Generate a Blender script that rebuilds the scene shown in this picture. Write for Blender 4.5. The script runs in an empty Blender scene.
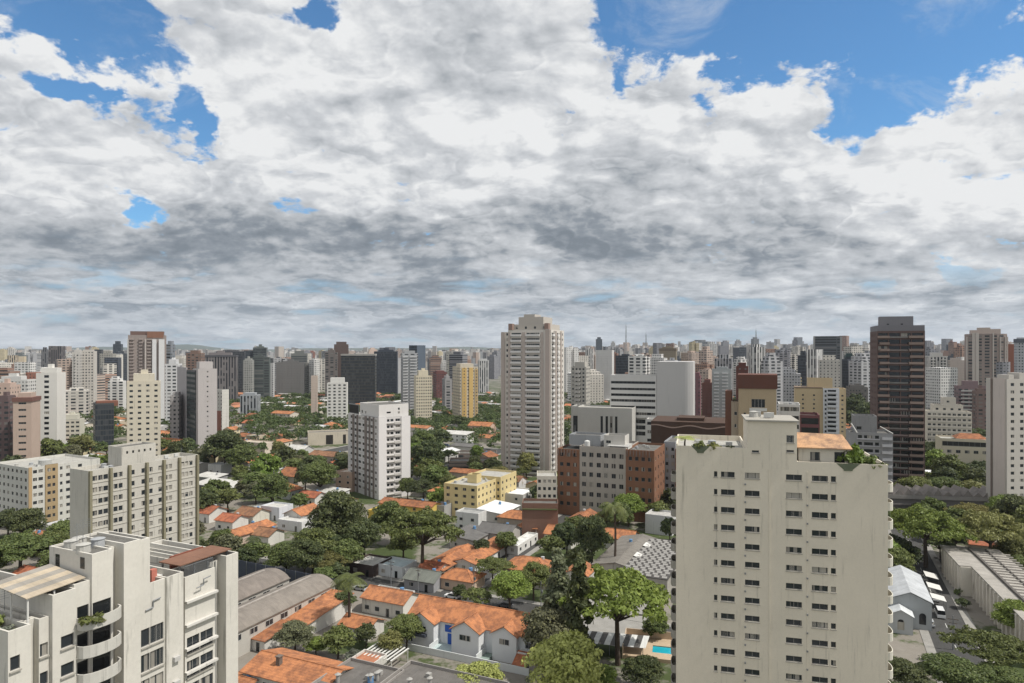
import bpy, math, random
import numpy as np
from mathutils import Vector, Matrix

R = math.radians
sc = bpy.context.scene
COL = sc.collection

# ------------------------------------------------------------------ camera
F = 683.0      # focal length in pixels of the 1024 px wide frame (24 mm lens)
CAMZ = 70.0    # the camera looks out of a flat on about the 24th floor
HOR = 350.0
cam = bpy.data.cameras.new('camera')
cam.sensor_width = 36.0
cam.lens = F / 1024.0 * 36.0
cam.shift_y = (HOR - 341.5) / 1024.0
cam.clip_start = 0.5
cam.clip_end = 60000
camo = bpy.data.objects.new('camera', cam)
COL.objects.link(camo)
camo.location = (0, 0, CAMZ)
camo.rotation_euler = (R(90), 0, 0)
sc.camera = camo

# ------------------------------------------------------------------ sun
SUN_AZ, SUN_EL = 107.0, 57.0          # degrees clockwise from +Y (north), elevation
sl = bpy.data.lights.new('sun', 'SUN')
sl.energy = 3.9
sl.angle = R(0.9)
sl.color = (1.0, 0.955, 0.88)
so = bpy.data.objects.new('sun', sl)
COL.objects.link(so)
_d = Vector((math.sin(R(SUN_AZ)) * math.cos(R(SUN_EL)), math.cos(R(SUN_AZ)) * math.cos(R(SUN_EL)), math.sin(R(SUN_EL))))
so.rotation_euler = _d.to_track_quat('Z', 'Y').to_euler()
so.location = (0, 0, 300)

# ------------------------------------------------------------------ node helpers
class S:
    """a socket with arithmetic"""
    def __init__(s, nt, sock): s.nt = nt; s.k = sock
    def _m(s, op, *a, clamp=False):
        n = s.nt.nodes.new('ShaderNodeMath'); n.operation = op; n.use_clamp = clamp
        for i, v in enumerate((s,) + a):
            if isinstance(v, S): s.nt.links.new(v.k, n.inputs[i])
            else: n.inputs[i].default_value = float(v)
        return S(s.nt, n.outputs[0])
    def __add__(s, o): return s._m('ADD', o)
    __radd__ = __add__
    def __sub__(s, o): return s._m('SUBTRACT', o)
    def __rsub__(s, o): return (s * -1.0) + o
    def __mul__(s, o): return s._m('MULTIPLY', o)
    __rmul__ = __mul__
    def __truediv__(s, o): return s._m('DIVIDE', o)
    def __gt__(s, o): return s._m('GREATER_THAN', o)
    def __lt__(s, o): return s._m('LESS_THAN', o)
    def clamp(s): return s._m('ADD', 0.0, clamp=True)
    def mn(s, o): return s._m('MINIMUM', o)
    def mx(s, o): return s._m('MAXIMUM', o)
    def fract(s): return s._m('FRACT')
    def floor(s): return s._m('FLOOR')
    def abs(s): return s._m('ABSOLUTE')
    def pw(s, o): return s._m('POWER', o)
    def at2(s, o): return s._m('ARCTAN2', o)
    def asin(s): return s._m('ARCSINE')
    def exp(s): return s._m('EXPONENT')
    def ss(s, a, b):
        n = s.nt.nodes.new('ShaderNodeMapRange'); n.interpolation_type = 'SMOOTHSTEP'
        s.nt.links.new(s.k, n.inputs[0])
        n.inputs[1].default_value = a; n.inputs[2].default_value = b
        n.inputs[3].default_value = 0.0; n.inputs[4].default_value = 1.0
        return S(s.nt, n.outputs[0])

def lk(nt, v, inp):
    if isinstance(v, S): nt.links.new(v.k, inp)
    elif isinstance(v, (tuple, list)):
        inp.default_value = tuple(v) + ((1.0,) if len(v) == 3 and len(inp.default_value) == 4 else ())
    else: inp.default_value = v

def comb(nt, x, y, z):
    n = nt.nodes.new('ShaderNodeCombineXYZ')
    for i, v in enumerate((x, y, z)): lk(nt, v, n.inputs[i])
    return S(nt, n.outputs[0])
def sep(nt, v):
    n = nt.nodes.new('ShaderNodeSeparateXYZ'); lk(nt, v, n.inputs[0])
    return [S(nt, n.outputs[i]) for i in range(3)]
def noise(nt, vec, scale, detail=4, rough=0.5, dist=0.0, color=False):
    n = nt.nodes.new('ShaderNodeTexNoise')
    if vec is not None: lk(nt, vec, n.inputs['Vector'])
    n.inputs['Scale'].default_value = scale; n.inputs['Detail'].default_value = detail
    n.inputs['Roughness'].default_value = rough; n.inputs['Distortion'].default_value = dist
    return S(nt, n.outputs[1 if color else 0])
def white(nt, vec):
    n = nt.nodes.new('ShaderNodeTexWhiteNoise'); n.noise_dimensions = '3D'
    lk(nt, vec, n.inputs['Vector']); return S(nt, n.outputs[0])
def mixc(nt, f, a, b, mode='MIX'):
    n = nt.nodes.new('ShaderNodeMix'); n.data_type = 'RGBA'; n.blend_type = mode
    lk(nt, f, n.inputs[0]); lk(nt, a, n.inputs[6]); lk(nt, b, n.inputs[7])
    return S(nt, n.outputs[2])
def ramp(nt, f, pts):
    n = nt.nodes.new('ShaderNodeValToRGB'); lk(nt, f, n.inputs[0])
    e = n.color_ramp.elements
    while len(e) < len(pts): e.new(0.5)
    for i, (p, c) in enumerate(pts):
        e[i].position = p; e[i].color = tuple(c) + (1.0,)
    return S(nt, n.outputs[0])
def vadd(nt, a, b, op='ADD'):
    n = nt.nodes.new('ShaderNodeVectorMath'); n.operation = op
    lk(nt, a, n.inputs[0]); lk(nt, b, n.inputs[1]); return S(nt, n.outputs[0])

# ------------------------------------------------------------------ world: Nishita sky under a broken cloud deck
world = bpy.data.worlds.new('World')
sc.world = world
world.use_nodes = True
nt = world.node_tree
nt.nodes.clear()
out = nt.nodes.new('ShaderNodeOutputWorld')
bg = nt.nodes.new('ShaderNodeBackground')
bg.inputs['Strength'].default_value = 0.10
nt.links.new(bg.outputs[0], out.inputs[0])
sky = nt.nodes.new('ShaderNodeTexSky')
sky.sky_type = 'NISHITA'
sky.sun_disc = False
sky.sun_elevation = R(SUN_EL)
sky.sun_rotation = R(SUN_AZ)
sky.altitude = 760
sky.air_density = 1.0
sky.dust_density = 0.6
sky.ozone_density = 1.5
tc = nt.nodes.new('ShaderNodeTexCoord')
D = S(nt, tc.outputs['Generated'])
dx, dy, dz = sep(nt, D)
az = dx.at2(dy) * (180 / math.pi)
el = dz.asin() * (180 / math.pi)
def azel(px, py):
    a = math.atan2(px - 512, F)
    return math.degrees(a), math.degrees(math.atan((HOR - py) / F * math.cos(a)))
# wobble the sky positions so that nothing placed below keeps a clean outline
wv = noise(nt, D, 9.0, 5, 0.6, 0, True)
w1, w2, w3 = sep(nt, wv)
wv2 = noise(nt, vadd(nt, D, (3.1, 1.7, 0.4)), 3.0, 3, 0.5, 0, True)
v1, v2, v3 = sep(nt, wv2)
azw = az + (w1 - 0.5) * 9.0 + (v1 - 0.5) * 6.0
elw = el + (w2 - 0.5) * 6.5 + (v2 - 0.5) * 3.0
def blob(px, py, rx, ry, amp, rot=0.0):
    a0, e0 = azel(px, py)
    sx, sy = rx / 11.5, ry / 11.5          # about 11.5 px per degree
    u = azw - a0; v = elw - e0
    c, s_ = math.cos(R(rot)), math.sin(R(rot))
    p = (u * c + v * s_) / sx; q = (v * c - u * s_) / sy
    return (((p * p + q * q) * -1.0).exp()) * amp
def blobs(lst):
    t = None
    for b in lst:
        x = blob(*b); t = x if t is None else t + x
    return t
# perspective deck coordinates: a layer seen from below, compressed towards the horizon
h = dz.mx(0.0) + 0.045
P = comb(nt, dx / h, dy / h, dz * 2.0)
h2 = dz.mx(0.0) + 0.36
P2 = vadd(nt, comb(nt, dx / h2 * 1.75, dy / h2 * 1.9, dz), vadd(nt, noise(nt, comb(nt, dx / h2, dy / h2, dz), 3.0, 4, 0.5, 0, True), (0.16, 0.16, 0.16), 'MULTIPLY'))
def puff(vec, scale, smooth=0.6):
    n = nt.nodes.new('ShaderNodeTexVoronoi'); n.feature = 'F1'
    lk(nt, vec, n.inputs['Vector']); n.inputs['Scale'].default_value = scale
    d = S(nt, n.outputs['Distance'])
    return 1.0 - d * d * 1.3
nA = noise(nt, P, 0.55, 9, 0.56, 0.25)
nB = noise(nt, P2, 1.5, 10, 0.55, 0.1)
L = (0.035, -0.01, 0.05)
nB2 = noise(nt, vadd(nt, P2, (0.06, -0.12, 0.04)), 1.5, 5, 0.55, 0.1)
nC = noise(nt, vadd(nt, P2, (5.3, 2.2, 9.1)), 4.0, 8, 0.56, 0.1)
nD = noise(nt, vadd(nt, P2, (1.3, 7.2, 3.1)), 11.0, 6, 0.6, 0.2)
nC2 = noise(nt, vadd(nt, P2, (5.33, 2.15, 9.11)), 4.0, 5, 0.56, 0.1)
pf = puff(P2, 3.4)
pf2 = puff(P2, 8.5)
nE = noise(nt, vadd(nt, P2, (2.3, 8.1, 4.4)), 9.0, 7, 0.62, 0.15)
nE2 = noise(nt, vadd(nt, P2, (2.318, 8.066, 4.41)), 9.0, 5, 0.62, 0.15)
low = el.ss(8.5, 3.0)                 # 1 near the horizon
# holes in the deck
holes = blobs([
    (5, 10, 60, 36, 0.95), (75, 4, 50, 36, 0.8, -20), (150, 70, 44, 50, 0.52, -30), (188, 112, 24, 40, 0.95, 20), (140, 200, 24, 16, 0.95), (60, 88, 34, 8, .6),
    (318, 6, 26, 14, 0.75), (655, 14, 34, 34, 0.55), (780, 2, 130, 44, 1.0, -5), (880, 28, 100, 58, 1.05), (880, 108, 44, 24, 0.7, 20), (950, 60, 40, 34, 0.7), (845, -60, 240, 60, 1.2),
    (990, 256, 40, 12, 1.25), (880, 287, 18, 6, 0.8), (2, 285, 24, 9, 0.8), (620, 90, 12, 16, 0.35),
])
dens = (nB - 0.5) * 1.7 + (nC - 0.5) * 1.8 + (nD - 0.5) * 1.5 + (nE - 0.5) * 0.5 + (pf - 0.7) * 0.6 + 0.88 - holes * 1.2
cover = dens.ss(-0.05, 0.30)
# light and dark masses of the deck
dark = blobs([
    (300, 235, 150, 34, 0.55, 0), (210, 250, 75, 26, 0.30), (400, 262, 150, 24, 0.38), (600, 225, 85, 30, 0.62), (640, 250, 60, 18, 0.30),
    (760, 245, 90, 22, 0.42), (900, 262, 110, 18, 0.22), (60, 250, 100, 20, 0.50), (120, 300, 190, 13, 0.42), (480, 292, 230, 9, 0.30),
    (500, 60, 70, 60, 0.26), (640, 160, 60, 34, 0.25), (450, 30, 60, 34, 0.20), (250, 90, 50, 50, 0.12), (790, 205, 60, 26, 0.15), (70, 215, 60, 24, 0.2), (740, 275, 150, 12, 0.2),
])
lite = blobs([
    (70, 130, 85, 45, 0.40), (30, 175, 60, 30, 0.22), (270, 100, 75, 60, 0.28), (330, 190, 60, 24, 0.10), (560, 90, 60, 55, 0.30), (420, 130, 50, 45, 0.22),
    (740, 110, 110, 40, 0.42), (900, 175, 90, 34, 0.30), (990, 130, 45, 60, 0.34), (445, 195, 55, 18, 0.28), (250, 270, 60, 9, 0.1), (840, 225, 70, 14, 0.2), (660, 285, 80, 10, 0.3), (120, 215, 40, 16, 0.16),
])
emb = (nB - nB2) * 1.5 + (nC - nC2) * 1.25 + (nE - nE2) * 0.6
t = 0.84 + lite * 0.42 - dark * (0.50 + pf * 0.60) + emb * 0.9 + (nC - 0.5) * 0.22 - (nB - 0.5) * 0.75 + (pf - 0.7) * 0.42 + (pf2 - 0.7) * 0.20 + (nD - 0.5) * 0.08
# near the horizon the deck is seen edge-on: long flat streaks
strk = noise(nt, comb(nt, dx * 7.0, dy * 7.0, dz * 30.0), 1.6, 8, 0.58, 0.3)
strk2 = noise(nt, comb(nt, dx * 18.0 + 4.0, dy * 18.0, dz * 62.0), 1.6, 7, 0.6, 0.4)
ts = 0.5 + (strk - 0.5) * 1.7 + (strk2 - 0.5) * 1.2 + (nA - 0.5) * 0.5
wz = (noise(nt, comb(nt, dx * 5.0, dy * 5.0, dz * 22.0), 2.2, 5, 0.6) - 0.5) * 1.4
pfl = puff(comb(nt, dx * 9.0 + wz, dy * 9.0, dz * 42.0 + wz), 1.0)
pfm = puff(comb(nt, dx * 20.0 + wz * 2.0, dy * 20.0, dz * 80.0 + wz * 1.5), 1.0)
ts = 0.56 + (strk - 0.5) * 1.2 + (strk2 - 0.5) * 0.9 + (nA - 0.5) * 0.5 + (pfl - 0.7) * 0.55 + (pfm - 0.7) * 0.40 + wz * 0.14
nH = el * 0.40 + (strk - 0.5) * 3.2 + (pfl - 0.7) * 0.9 + (strk2 - 0.5) * 1.0
f3 = nH.fract(); ts = ts + (f3 * (1.0 - f3.ss(0.86, 1.0)) - 0.43) * 0.48
t = t * (1.0 - low * 0.75) + ts * low * 0.75
nL = el * 0.085 + (nB - 0.5) * 2.2 + (nC - 0.5) * 0.5 + (pf - 0.7) * 0.85 + (pf2 - 0.7) * 0.30 + (nD - 0.5) * 0.10
f_ = nL.fract(); t = t + (f_ * (1.0 - f_.ss(0.88, 1.0)) - 0.43) * 0.24 * (1.0 - low)
nM = nL * 1.0 + 0.37; nM = nM * 1.9; g2 = nM.fract(); t = t + (g2 * (1.0 - g2.ss(0.7, 1.0)) - 0.40) * 0.05 * (1.0 - low * 0.5)
edge = dens.ss(0.46, 0.05)            # thin rims of cloud are bright
t = t + edge * 0.16 * (1.0 - low)
ccol = ramp(nt, t.clamp(), [(0.0, (1.8, 2.1, 2.42)), (0.22, (2.5, 2.8, 3.15)), (0.45, (4.2, 4.42, 4.68)), (0.72, (5.7, 5.88, 6.12)), (1.0, (7.8, 7.88, 7.92))])
hz = el.ss(4.5, 0.0)
cov = (cover * (1.0 - low * 0.9) + low * 0.9 * ((strk + nA * 0.5 + wz * 0.2 - 0.20).ss(0.30, 0.52))).clamp()
skyc = mixc(nt, 1.0, S(nt, sky.outputs[0]), (0.70, 1.14, 1.36), 'MULTIPLY')
skyc = mixc(nt, low * 0.75, skyc, (2.7, 3.9, 5.2))
wisp = noise(nt, vadd(nt, P2, (7.7, 1.1, 2.0)), 2.6, 9, 0.66, 0.6)
skyc = mixc(nt, wisp.ss(0.50, 0.78) * 0.55, skyc, (6.0, 6.4, 6.9))
c1 = mixc(nt, cov, skyc, ccol)
c1 = mixc(nt, low * 0.12, c1, (3.6, 4.6, 5.6))
c1 = mixc(nt, hz * 0.20, c1, (5.0, 5.9, 6.7))
nt.links.new(c1.k, bg.inputs['Color'])
world.cycles.sampling_method = 'MANUAL'
world.cycles.sample_map_resolution = 512

sc.view_settings.view_transform = 'Standard'
sc.view_settings.look = 'None'
sc.view_settings.exposure = 0.12
sc.view_settings.gamma = 1.0
sc.view_settings.use_curve_mapping = False
sc.render.engine = 'CYCLES'
cy = sc.cycles
cy.max_bounces = 5; cy.diffuse_bounces = 3; cy.glossy_bounces = 2; cy.transmission_bounces = 3
cy.volume_bounces = 0; cy.transparent_max_bounces = 6
cy.use_denoising = True
cy.use_adaptive_sampling = True
cy.adaptive_threshold = 0.015
cy.sample_clamp_indirect = 6

# ------------------------------------------------------------------ materials (wall colours come from each object's own colour)
def new_mat(name):
    m = bpy.data.materials.new(name); m.use_nodes = True
    nt = m.node_tree; nt.nodes.clear()
    o = nt.nodes.new('ShaderNodeOutputMaterial'); b = nt.nodes.new('ShaderNodeBsdfPrincipled')
    nt.links.new(b.outputs[0], o.inputs[0]); b.inputs['Specular IOR Level'].default_value = 0.25
    return m, nt, b
def objcoord(nt): return S(nt, nt.nodes.new('ShaderNodeTexCoord').outputs['Object'])
def objinfo(nt):
    n = nt.nodes.new('ShaderNodeObjectInfo'); return S(nt, n.outputs['Color']), S(nt, n.outputs['Random'])
def bump(nt, b, hgt, strength=0.3, dist=0.05):
    n = nt.nodes.new('ShaderNodeBump'); n.inputs['Strength'].default_value = strength; n.inputs['Distance'].default_value = dist
    lk(nt, hgt, n.inputs['Height']); nt.links.new(n.outputs[0], b.inputs['Normal'])

def scalec(nt, c, f):
    g = comb(nt, f, f, f); return mixc(nt, 1.0, c, g, 'MULTIPLY')

def wall_mat(name, dirt=0.5, rough=0.85):
    m, nt, b = new_mat(name)
    c = objcoord(nt); x, y, z = sep(nt, c); oc, rnd = objinfo(nt)
    n1 = noise(nt, c, 0.12, 5, 0.6); n2 = noise(nt, comb(nt, x * 1.3, y * 1.3, z * 0.09 + rnd * 40.0), 1.0, 5, 0.65)
    n3 = noise(nt, c, 2.5, 4, 0.6)
    f = 1.0 + (n1 - 0.5) * 0.30 * dirt + (n3 - 0.5) * 0.16 * dirt - n2.ss(0.54, 0.80) * 0.38 * dirt
    col = scalec(nt, oc, f)
    col = mixc(nt, n2.ss(0.56, 0.85) * 0.35 * dirt, col, (0.16, 0.145, 0.12))
    lk(nt, col, b.inputs['Base Color']); b.inputs['Roughness'].default_value = rough
    return m
M_wall = wall_mat('plaster', 0.55)
M_dirty = wall_mat('stained_plaster', 1.25)
M_aged = wall_mat('aged_render', 0.85)
M_clean = wall_mat('painted_panel', 0.25, 0.6)

def plain_mat(name, col, rough=0.7, var=0.25, scale=1.0, metallic=0.0, spec=0.25):
    m, nt, b = new_mat(name)
    c = objcoord(nt); n = noise(nt, c, scale, 5, 0.6)
    lk(nt, scalec(nt, S(nt, rgb(nt, col)), 1.0 + (n - 0.5) * 2.0 * var), b.inputs['Base Color'])
    b.inputs['Roughness'].default_value = rough; b.inputs['Metallic'].default_value = metallic
    b.inputs['Specular IOR Level'].default_value = spec
    return m
def rgb(nt, col):
    n = nt.nodes.new('ShaderNodeRGB'); n.outputs[0].default_value = tuple(col) + (1,); return n.outputs[0]

def glass_mat(name, base=(0.022, 0.027, 0.032), curtain=0.55, rough=0.12):
    """window pane: dark glass, some rooms with a blind or curtain part way across"""
    m, nt, b = new_mat(name)
    c = objcoord(nt); x, y, z = sep(nt, c); oc, rnd = objinfo(nt)
    r2 = white(nt, comb(nt, rnd * 91.7, rnd * 13.3, 1.0)); r3 = white(nt, comb(nt, rnd * 37.1, 5.0, rnd * 71.0))
    # which cell of the pane (merged panes far away use the position instead of the object)
    cell = white(nt, comb(nt, (x * 0.71).floor(), (y * 0.71).floor(), (z * 0.34).floor() + rnd * 50.0))
    side = ((x * 0.9 + y * 0.9 + rnd * 3.0).fract() > r3)
    cur = side * (r2 < curtain) * (cell < 0.75)
    ccol = mixc(nt, r3, (0.34, 0.32, 0.28), (0.12, 0.11, 0.10))
    col = mixc(nt, cur, base, ccol)
    col = mixc(nt, cell * 0.5, col, scalec(nt, col, 1.8))
    lk(nt, col, b.inputs['Base Color'])
    lk(nt, cur * 0.35 + rough, b.inputs['Roughness'])
    b.inputs['Specular IOR Level'].default_value = 0.5
    return m
M_glass = glass_mat('window_glass')
M_bandglass = glass_mat('dark_band_glass', (0.012, 0.014, 0.016), 0.15)
M_blueglass = glass_mat('blue_glass', (0.02, 0.035, 0.05), 0.1)
M_alu = plain_mat('aluminium_frame', (0.30, 0.29, 0.27), 0.5, 0.1)
M_whiteframe = plain_mat('white_frame', (0.62, 0.61, 0.58), 0.6, 0.1)
M_dark = plain_mat('dark_interior', (0.035, 0.032, 0.03), 0.9, 0.3)
M_metal = plain_mat('grey_metal', (0.22, 0.23, 0.24), 0.45, 0.15, 1.0, 0.3)
M_membrane = plain_mat('roof_membrane', (0.13, 0.125, 0.115), 0.95, 0.55, 0.35)
M_lightroof = plain_mat('pale_roof_slab', (0.36, 0.35, 0.32), 0.95, 0.35, 0.3)
M_asphalt = plain_mat('asphalt', (0.065, 0.064, 0.062), 0.9, 0.35, 0.25)
M_pave = plain_mat('concrete_pavement', (0.27, 0.26, 0.24), 0.9, 0.3, 0.4)
M_paint = plain_mat('road_paint', (0.6, 0.6, 0.57), 0.7, 0.25, 2.0)
M_bark = plain_mat('bark', (0.085, 0.065, 0.05), 0.95, 0.4, 3.0)
M_water = plain_mat('pool_water', (0.02, 0.36, 0.46), 0.08, 0.2, 0.6, 0, 0.5)
M_pooltile = plain_mat('sand_stone_deck', (0.47, 0.36, 0.25), 0.8, 0.25, 1.2)
M_car = None
M_rubber = plain_mat('tyre_rubber', (0.02, 0.02, 0.02), 0.9, 0.2)

def facade_mat(name, bay=3.0, wfrac=0.55, floor=3.0, hfrac=0.5, glass=(0.045, 0.05, 0.055), vert=False, sc_=1.0):
    """window grid for distant towers: recess darkness comes from the glass colour itself"""
    m, nt, b = new_mat(name)
    t = nt.nodes.new('ShaderNodeTexCoord'); c = S(nt, t.outputs['Object']); x, y, z = sep(nt, c)
    nx, ny, nz = sep(nt, S(nt, t.outputs['Normal'])); oc, rnd = objinfo(nt)
    isx = nx.abs() > 0.7
    u = y * isx + x * (1.0 - isx)
    uu = u * (1.0 / bay) + rnd * 3.0; vv = z * (1.0 / floor)
    inw = (uu.fract() - 0.5).abs() < wfrac / 2
    inh = ((vv.fract() - 0.5).abs() < hfrac / 2) if not vert else 1.0
    win = inw * inh if not vert else inw * 1.0
    side = nz.abs() < 0.5
    blank = white(nt, comb(nt, isx * 7.0, rnd * 31.0, 2.0)) < 0.16      # some towers have one blind side
    cellr = white(nt, comb(nt, uu.floor(), vv.floor(), rnd * 17.0 + isx * 3.0))
    win = win * side * (1.0 - blank)
    n1 = noise(nt, c, 0.05, 4, 0.6); n2 = noise(nt, comb(nt, x * 0.4, y * 0.4, z * 0.03), 1.0, 4, 0.65)
    wallc = scalec(nt, oc, 1.0 + (n1 - 0.5) * 0.3 - n2.ss(0.5, 0.8) * 0.25)
    slab = ((vv + 0.04).fract() < 0.07) * side
    wallc = scalec(nt, wallc, 1.0 - slab * 0.16)
    gl = mixc(nt, (cellr > 0.72) * (0.4 if name != 'facade_curtain_wall' else 0.10), glass, mixc(nt, 0.5, oc, (0.3, 0.28, 0.25)))
    gl = scalec(nt, gl, (0.6 + cellr * 0.9) if name != 'facade_curtain_wall' else (0.8 + cellr * 0.4))
    col = mixc(nt, win, wallc, gl)
    lk(nt, col, b.inputs['Base Color'])
    lk(nt, 0.8 - win * 0.45, b.inputs['Roughness'])
    return m
FM = {
    'grid': facade_mat('facade_window_grid', 2.7, 0.52, 3.0, 0.46),
    'wide': facade_mat('facade_wide_windows', 4.2, 0.66, 3.0, 0.46),
    'punch': facade_mat('facade_small_windows', 3.4, 0.34, 3.0, 0.42),
    'balc': facade_mat('facade_balcony_bands', 6.4, 0.62, 3.05, 0.58),
    'band': facade_mat('facade_ribbon_windows', 60.0, 0.985, 3.4, 0.5),
    'vert': facade_mat('facade_vertical_strips', 3.3, 0.5, 3.4, 0.6, (0.03, 0.034, 0.04), True),
    'glass': facade_mat('facade_curtain_wall', 1.6, 0.88, 3.6, 0.80, (0.03, 0.037, 0.045)),
}

def tile_mat(name, base, dark):
    m, nt, b = new_mat(name)
    c = objcoord(nt); x, y, z = sep(nt, c); oc, rnd = objinfo(nt)
    n1 = noise(nt, c, 0.5, 6, 0.7); n2 = noise(nt, c, 6.0, 3, 0.7)
    n3 = noise(nt, comb(nt, x * 0.8, y * 0.8, z * 0.8 + rnd * 9.0), 0.25, 4, 0.6)
    col = mixc(nt, n1.ss(0.38, 0.66), base, dark)
    col = mixc(nt, 0.85, col, oc, 'MULTIPLY')
    col = scalec(nt, col, 1.0 + (n2 - 0.5) * 0.7 + (n3 - 0.5) * 0.5)
    rows = ((z * 5.5).fract() - 0.5).abs()
    ridg = (((x) * 4.0).fract() - 0.5).abs()
    col = scalec(nt, col, 0.86 + rows * 0.3)
    lk(nt, col, b.inputs['Base Color']); b.inputs['Roughness'].default_value = 0.9
    bump(nt, b, rows + ridg, 0.6, 0.04)
    return m
M_tile = tile_mat('terracotta_tiles', (0.49, 0.205, 0.092), (0.25, 0.11, 0.06))
def corr_mat(name):
    m, nt, b = new_mat(name)
    c = objcoord(nt); x, y, z = sep(nt, c); oc, rnd = objinfo(nt)
    n1 = noise(nt, c, 0.35, 6, 0.7); n2 = noise(nt, comb(nt, x * 2.0, y * 0.3, z * 0.3), 1.0, 4, 0.7)
    pan = white(nt, comb(nt, (x * 0.9).floor(), (y * 0.4).floor(), rnd))
    col = scalec(nt, oc, 0.98 + (n1 - 0.5) * 0.8 + (n2 - 0.5) * 0.4 + (pan - 0.5) * 0.16)
    lk(nt, col, b.inputs['Base Color']); b.inputs['Roughness'].default_value = 0.8
    bump(nt, b, ((x * 3.0).fract() - 0.5).abs(), 0.5, 0.06)
    return m
M_corr = corr_mat('corrugated_sheets')

def leaf_mat():
    m, nt, b = new_mat('leaves')
    oc, rnd = objinfo(nt)
    g = nt.nodes.new('ShaderNodeNewGeometry'); isl = S(nt, g.outputs['Random Per Island'])
    c = objcoord(nt); n1 = noise(nt, c, 0.35, 3, 0.5)
    f = 0.72 + isl * 0.55 + (n1 - 0.5) * 0.5
    col = scalec(nt, oc, f)
    col = mixc(nt, (isl > 0.8) * 0.35, col, scalec(nt, mixc(nt, 0.5, oc, (0.22, 0.20, 0.05)), 1.2))
    lk(nt, col, b.inputs['Base Color']); b.inputs['Roughness'].default_value = 0.55
    tr = nt.nodes.new('ShaderNodeBsdfTranslucent'); lk(nt, scalec(nt, col, 1.4), tr.inputs['Color'])
    mx = nt.nodes.new('ShaderNodeMixShader'); mx.inputs[0].default_value = 0.22
    o = [n for n in nt.nodes if n.type == 'OUTPUT_MATERIAL'][0]
    nt.links.new(b.outputs[0], mx.inputs[1]); nt.links.new(tr.outputs[0], mx.inputs[2]); nt.links.new(mx.outputs[0], o.inputs[0])
    return m
M_leaf = leaf_mat()

# ------------------------------------------------------------------ mesh builder and object helpers
class MB:
    def __init__(s): s.v = []; s.f = []; s.m = []
    def poly(s, pts, m=0):
        k = len(s.v); s.v += [tuple(p) for p in pts]; s.f.append(tuple(range(k, k + len(pts)))); s.m.append(m)
    def box(s, x0, y0, z0, x1, y1, z1, m=0, bottom=False):
        if x1 < x0: x0, x1 = x1, x0
        if y1 < y0: y0, y1 = y1, y0
        k = len(s.v)
        s.v += [(x0, y0, z0), (x1, y0, z0), (x1, y1, z0), (x0, y1, z0), (x0, y0, z1), (x1, y0, z1), (x1, y1, z1), (x0, y1, z1)]
        fs = [(4, 5, 6, 7), (0, 1, 5, 4), (1, 2, 6, 5), (2, 3, 7, 6), (3, 0, 4, 7), (3, 2, 1, 0)]
        for f in fs: s.f.append(tuple(i + k for i in f)); s.m.append(m)
    def prism(s, pts, z0, z1, m=0, mt=None):
        n = len(pts); k = len(s.v)
        s.v += [(p[0], p[1], z0) for p in pts] + [(p[0], p[1], z1) for p in pts]
        for i in range(n):
            j = (i + 1) % n; s.f.append((k + i, k + j, k + n + j, k + n + i)); s.m.append(m)
        s.f.append(tuple(k + n + i for i in range(n))); s.m.append(m if mt is None else mt)
        s.f.append(tuple(k + n - 1 - i for i in range(n))); s.m.append(m)
    def cyl(s, cx, cy, r0, r1, z0, z1, n=10, m=0):
        k = len(s.v)
        for r, z in ((r0, z0), (r1, z1)):
            s.v += [(cx + r * math.cos(2 * math.pi * i / n), cy + r * math.sin(2 * math.pi * i / n), z) for i in range(n)]
        for i in range(n):
            j = (i + 1) % n; s.f.append((k + i, k + j, k + n + j, k + n + i)); s.m.append(m)
        s.f.append(tuple(k + n + i for i in range(n))); s.m.append(m)
        s.f.append(tuple(k + n - 1 - i for i in range(n))); s.m.append(m)
    def tube(s, a, b, r0, r1, n=6, m=0):
        a = Vector(a); b = Vector(b); d = (b - a).normalized()
        e = d.orthogonal().normalized(); g = d.cross(e); k = len(s.v)
        for p, r in ((a, r0), (b, r1)):
            for i in range(n):
                t = 2 * math.pi * i / n; s.v.append(tuple(p + e * r * math.cos(t) + g * r * math.sin(t)))
        for i in range(n):
            j = (i + 1) % n; s.f.append((k + i, k + j, k + n + j, k + n + i)); s.m.append(m)
        s.f.append(tuple(k + n + i for i in range(n))); s.m.append(m)
    def mesh(s, name, mats):
        me = bpy.data.meshes.new(name); me.from_pydata(s.v, [], s.f)
        for mm in (mats if isinstance(mats, (list, tuple)) else [mats]): me.materials.append(mm)
        if any(s.m): me.polygons.foreach_set('material_index', s.m)
        me.update(); return me
    def build(s, name, mats, parent=None, color=None, loc=None, rz=None):
        return link(name, s.mesh(name, mats), parent, color, loc, rz)

def link(name, me, parent=None, color=None, loc=None, rz=None):
    o = bpy.data.objects.new(name, me); COL.objects.link(o)
    if parent is not None: o.parent = parent
    if color is not None: o.color = tuple(color) + (1,)
    if loc is not None: o.location = loc
    if rz is not None: o.rotation_euler = (0, 0, rz)
    return o
def tag(o, label=None, cat=None, group=None, kind=None):
    if label: o['label'] = label
    if cat: o['category'] = cat
    if group: o['group'] = group
    if kind: o['kind'] = kind
    return o
def thing(name, label, cat, loc, rz=0.0, group=None):
    o = link(name, None, None, None, loc, rz); tag(o, label, cat, group); return o
def copy_tree(o, parent=None):
    c = o.copy(); COL.objects.link(c); c.parent = parent
    for ch in CH.get(o.name, []): copy_tree(ch, c)
    return c
CH = {}
def proto(o):
    for ch in o.children_recursive: CH.setdefault(ch.parent.name, []).append(ch)
    return o

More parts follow.
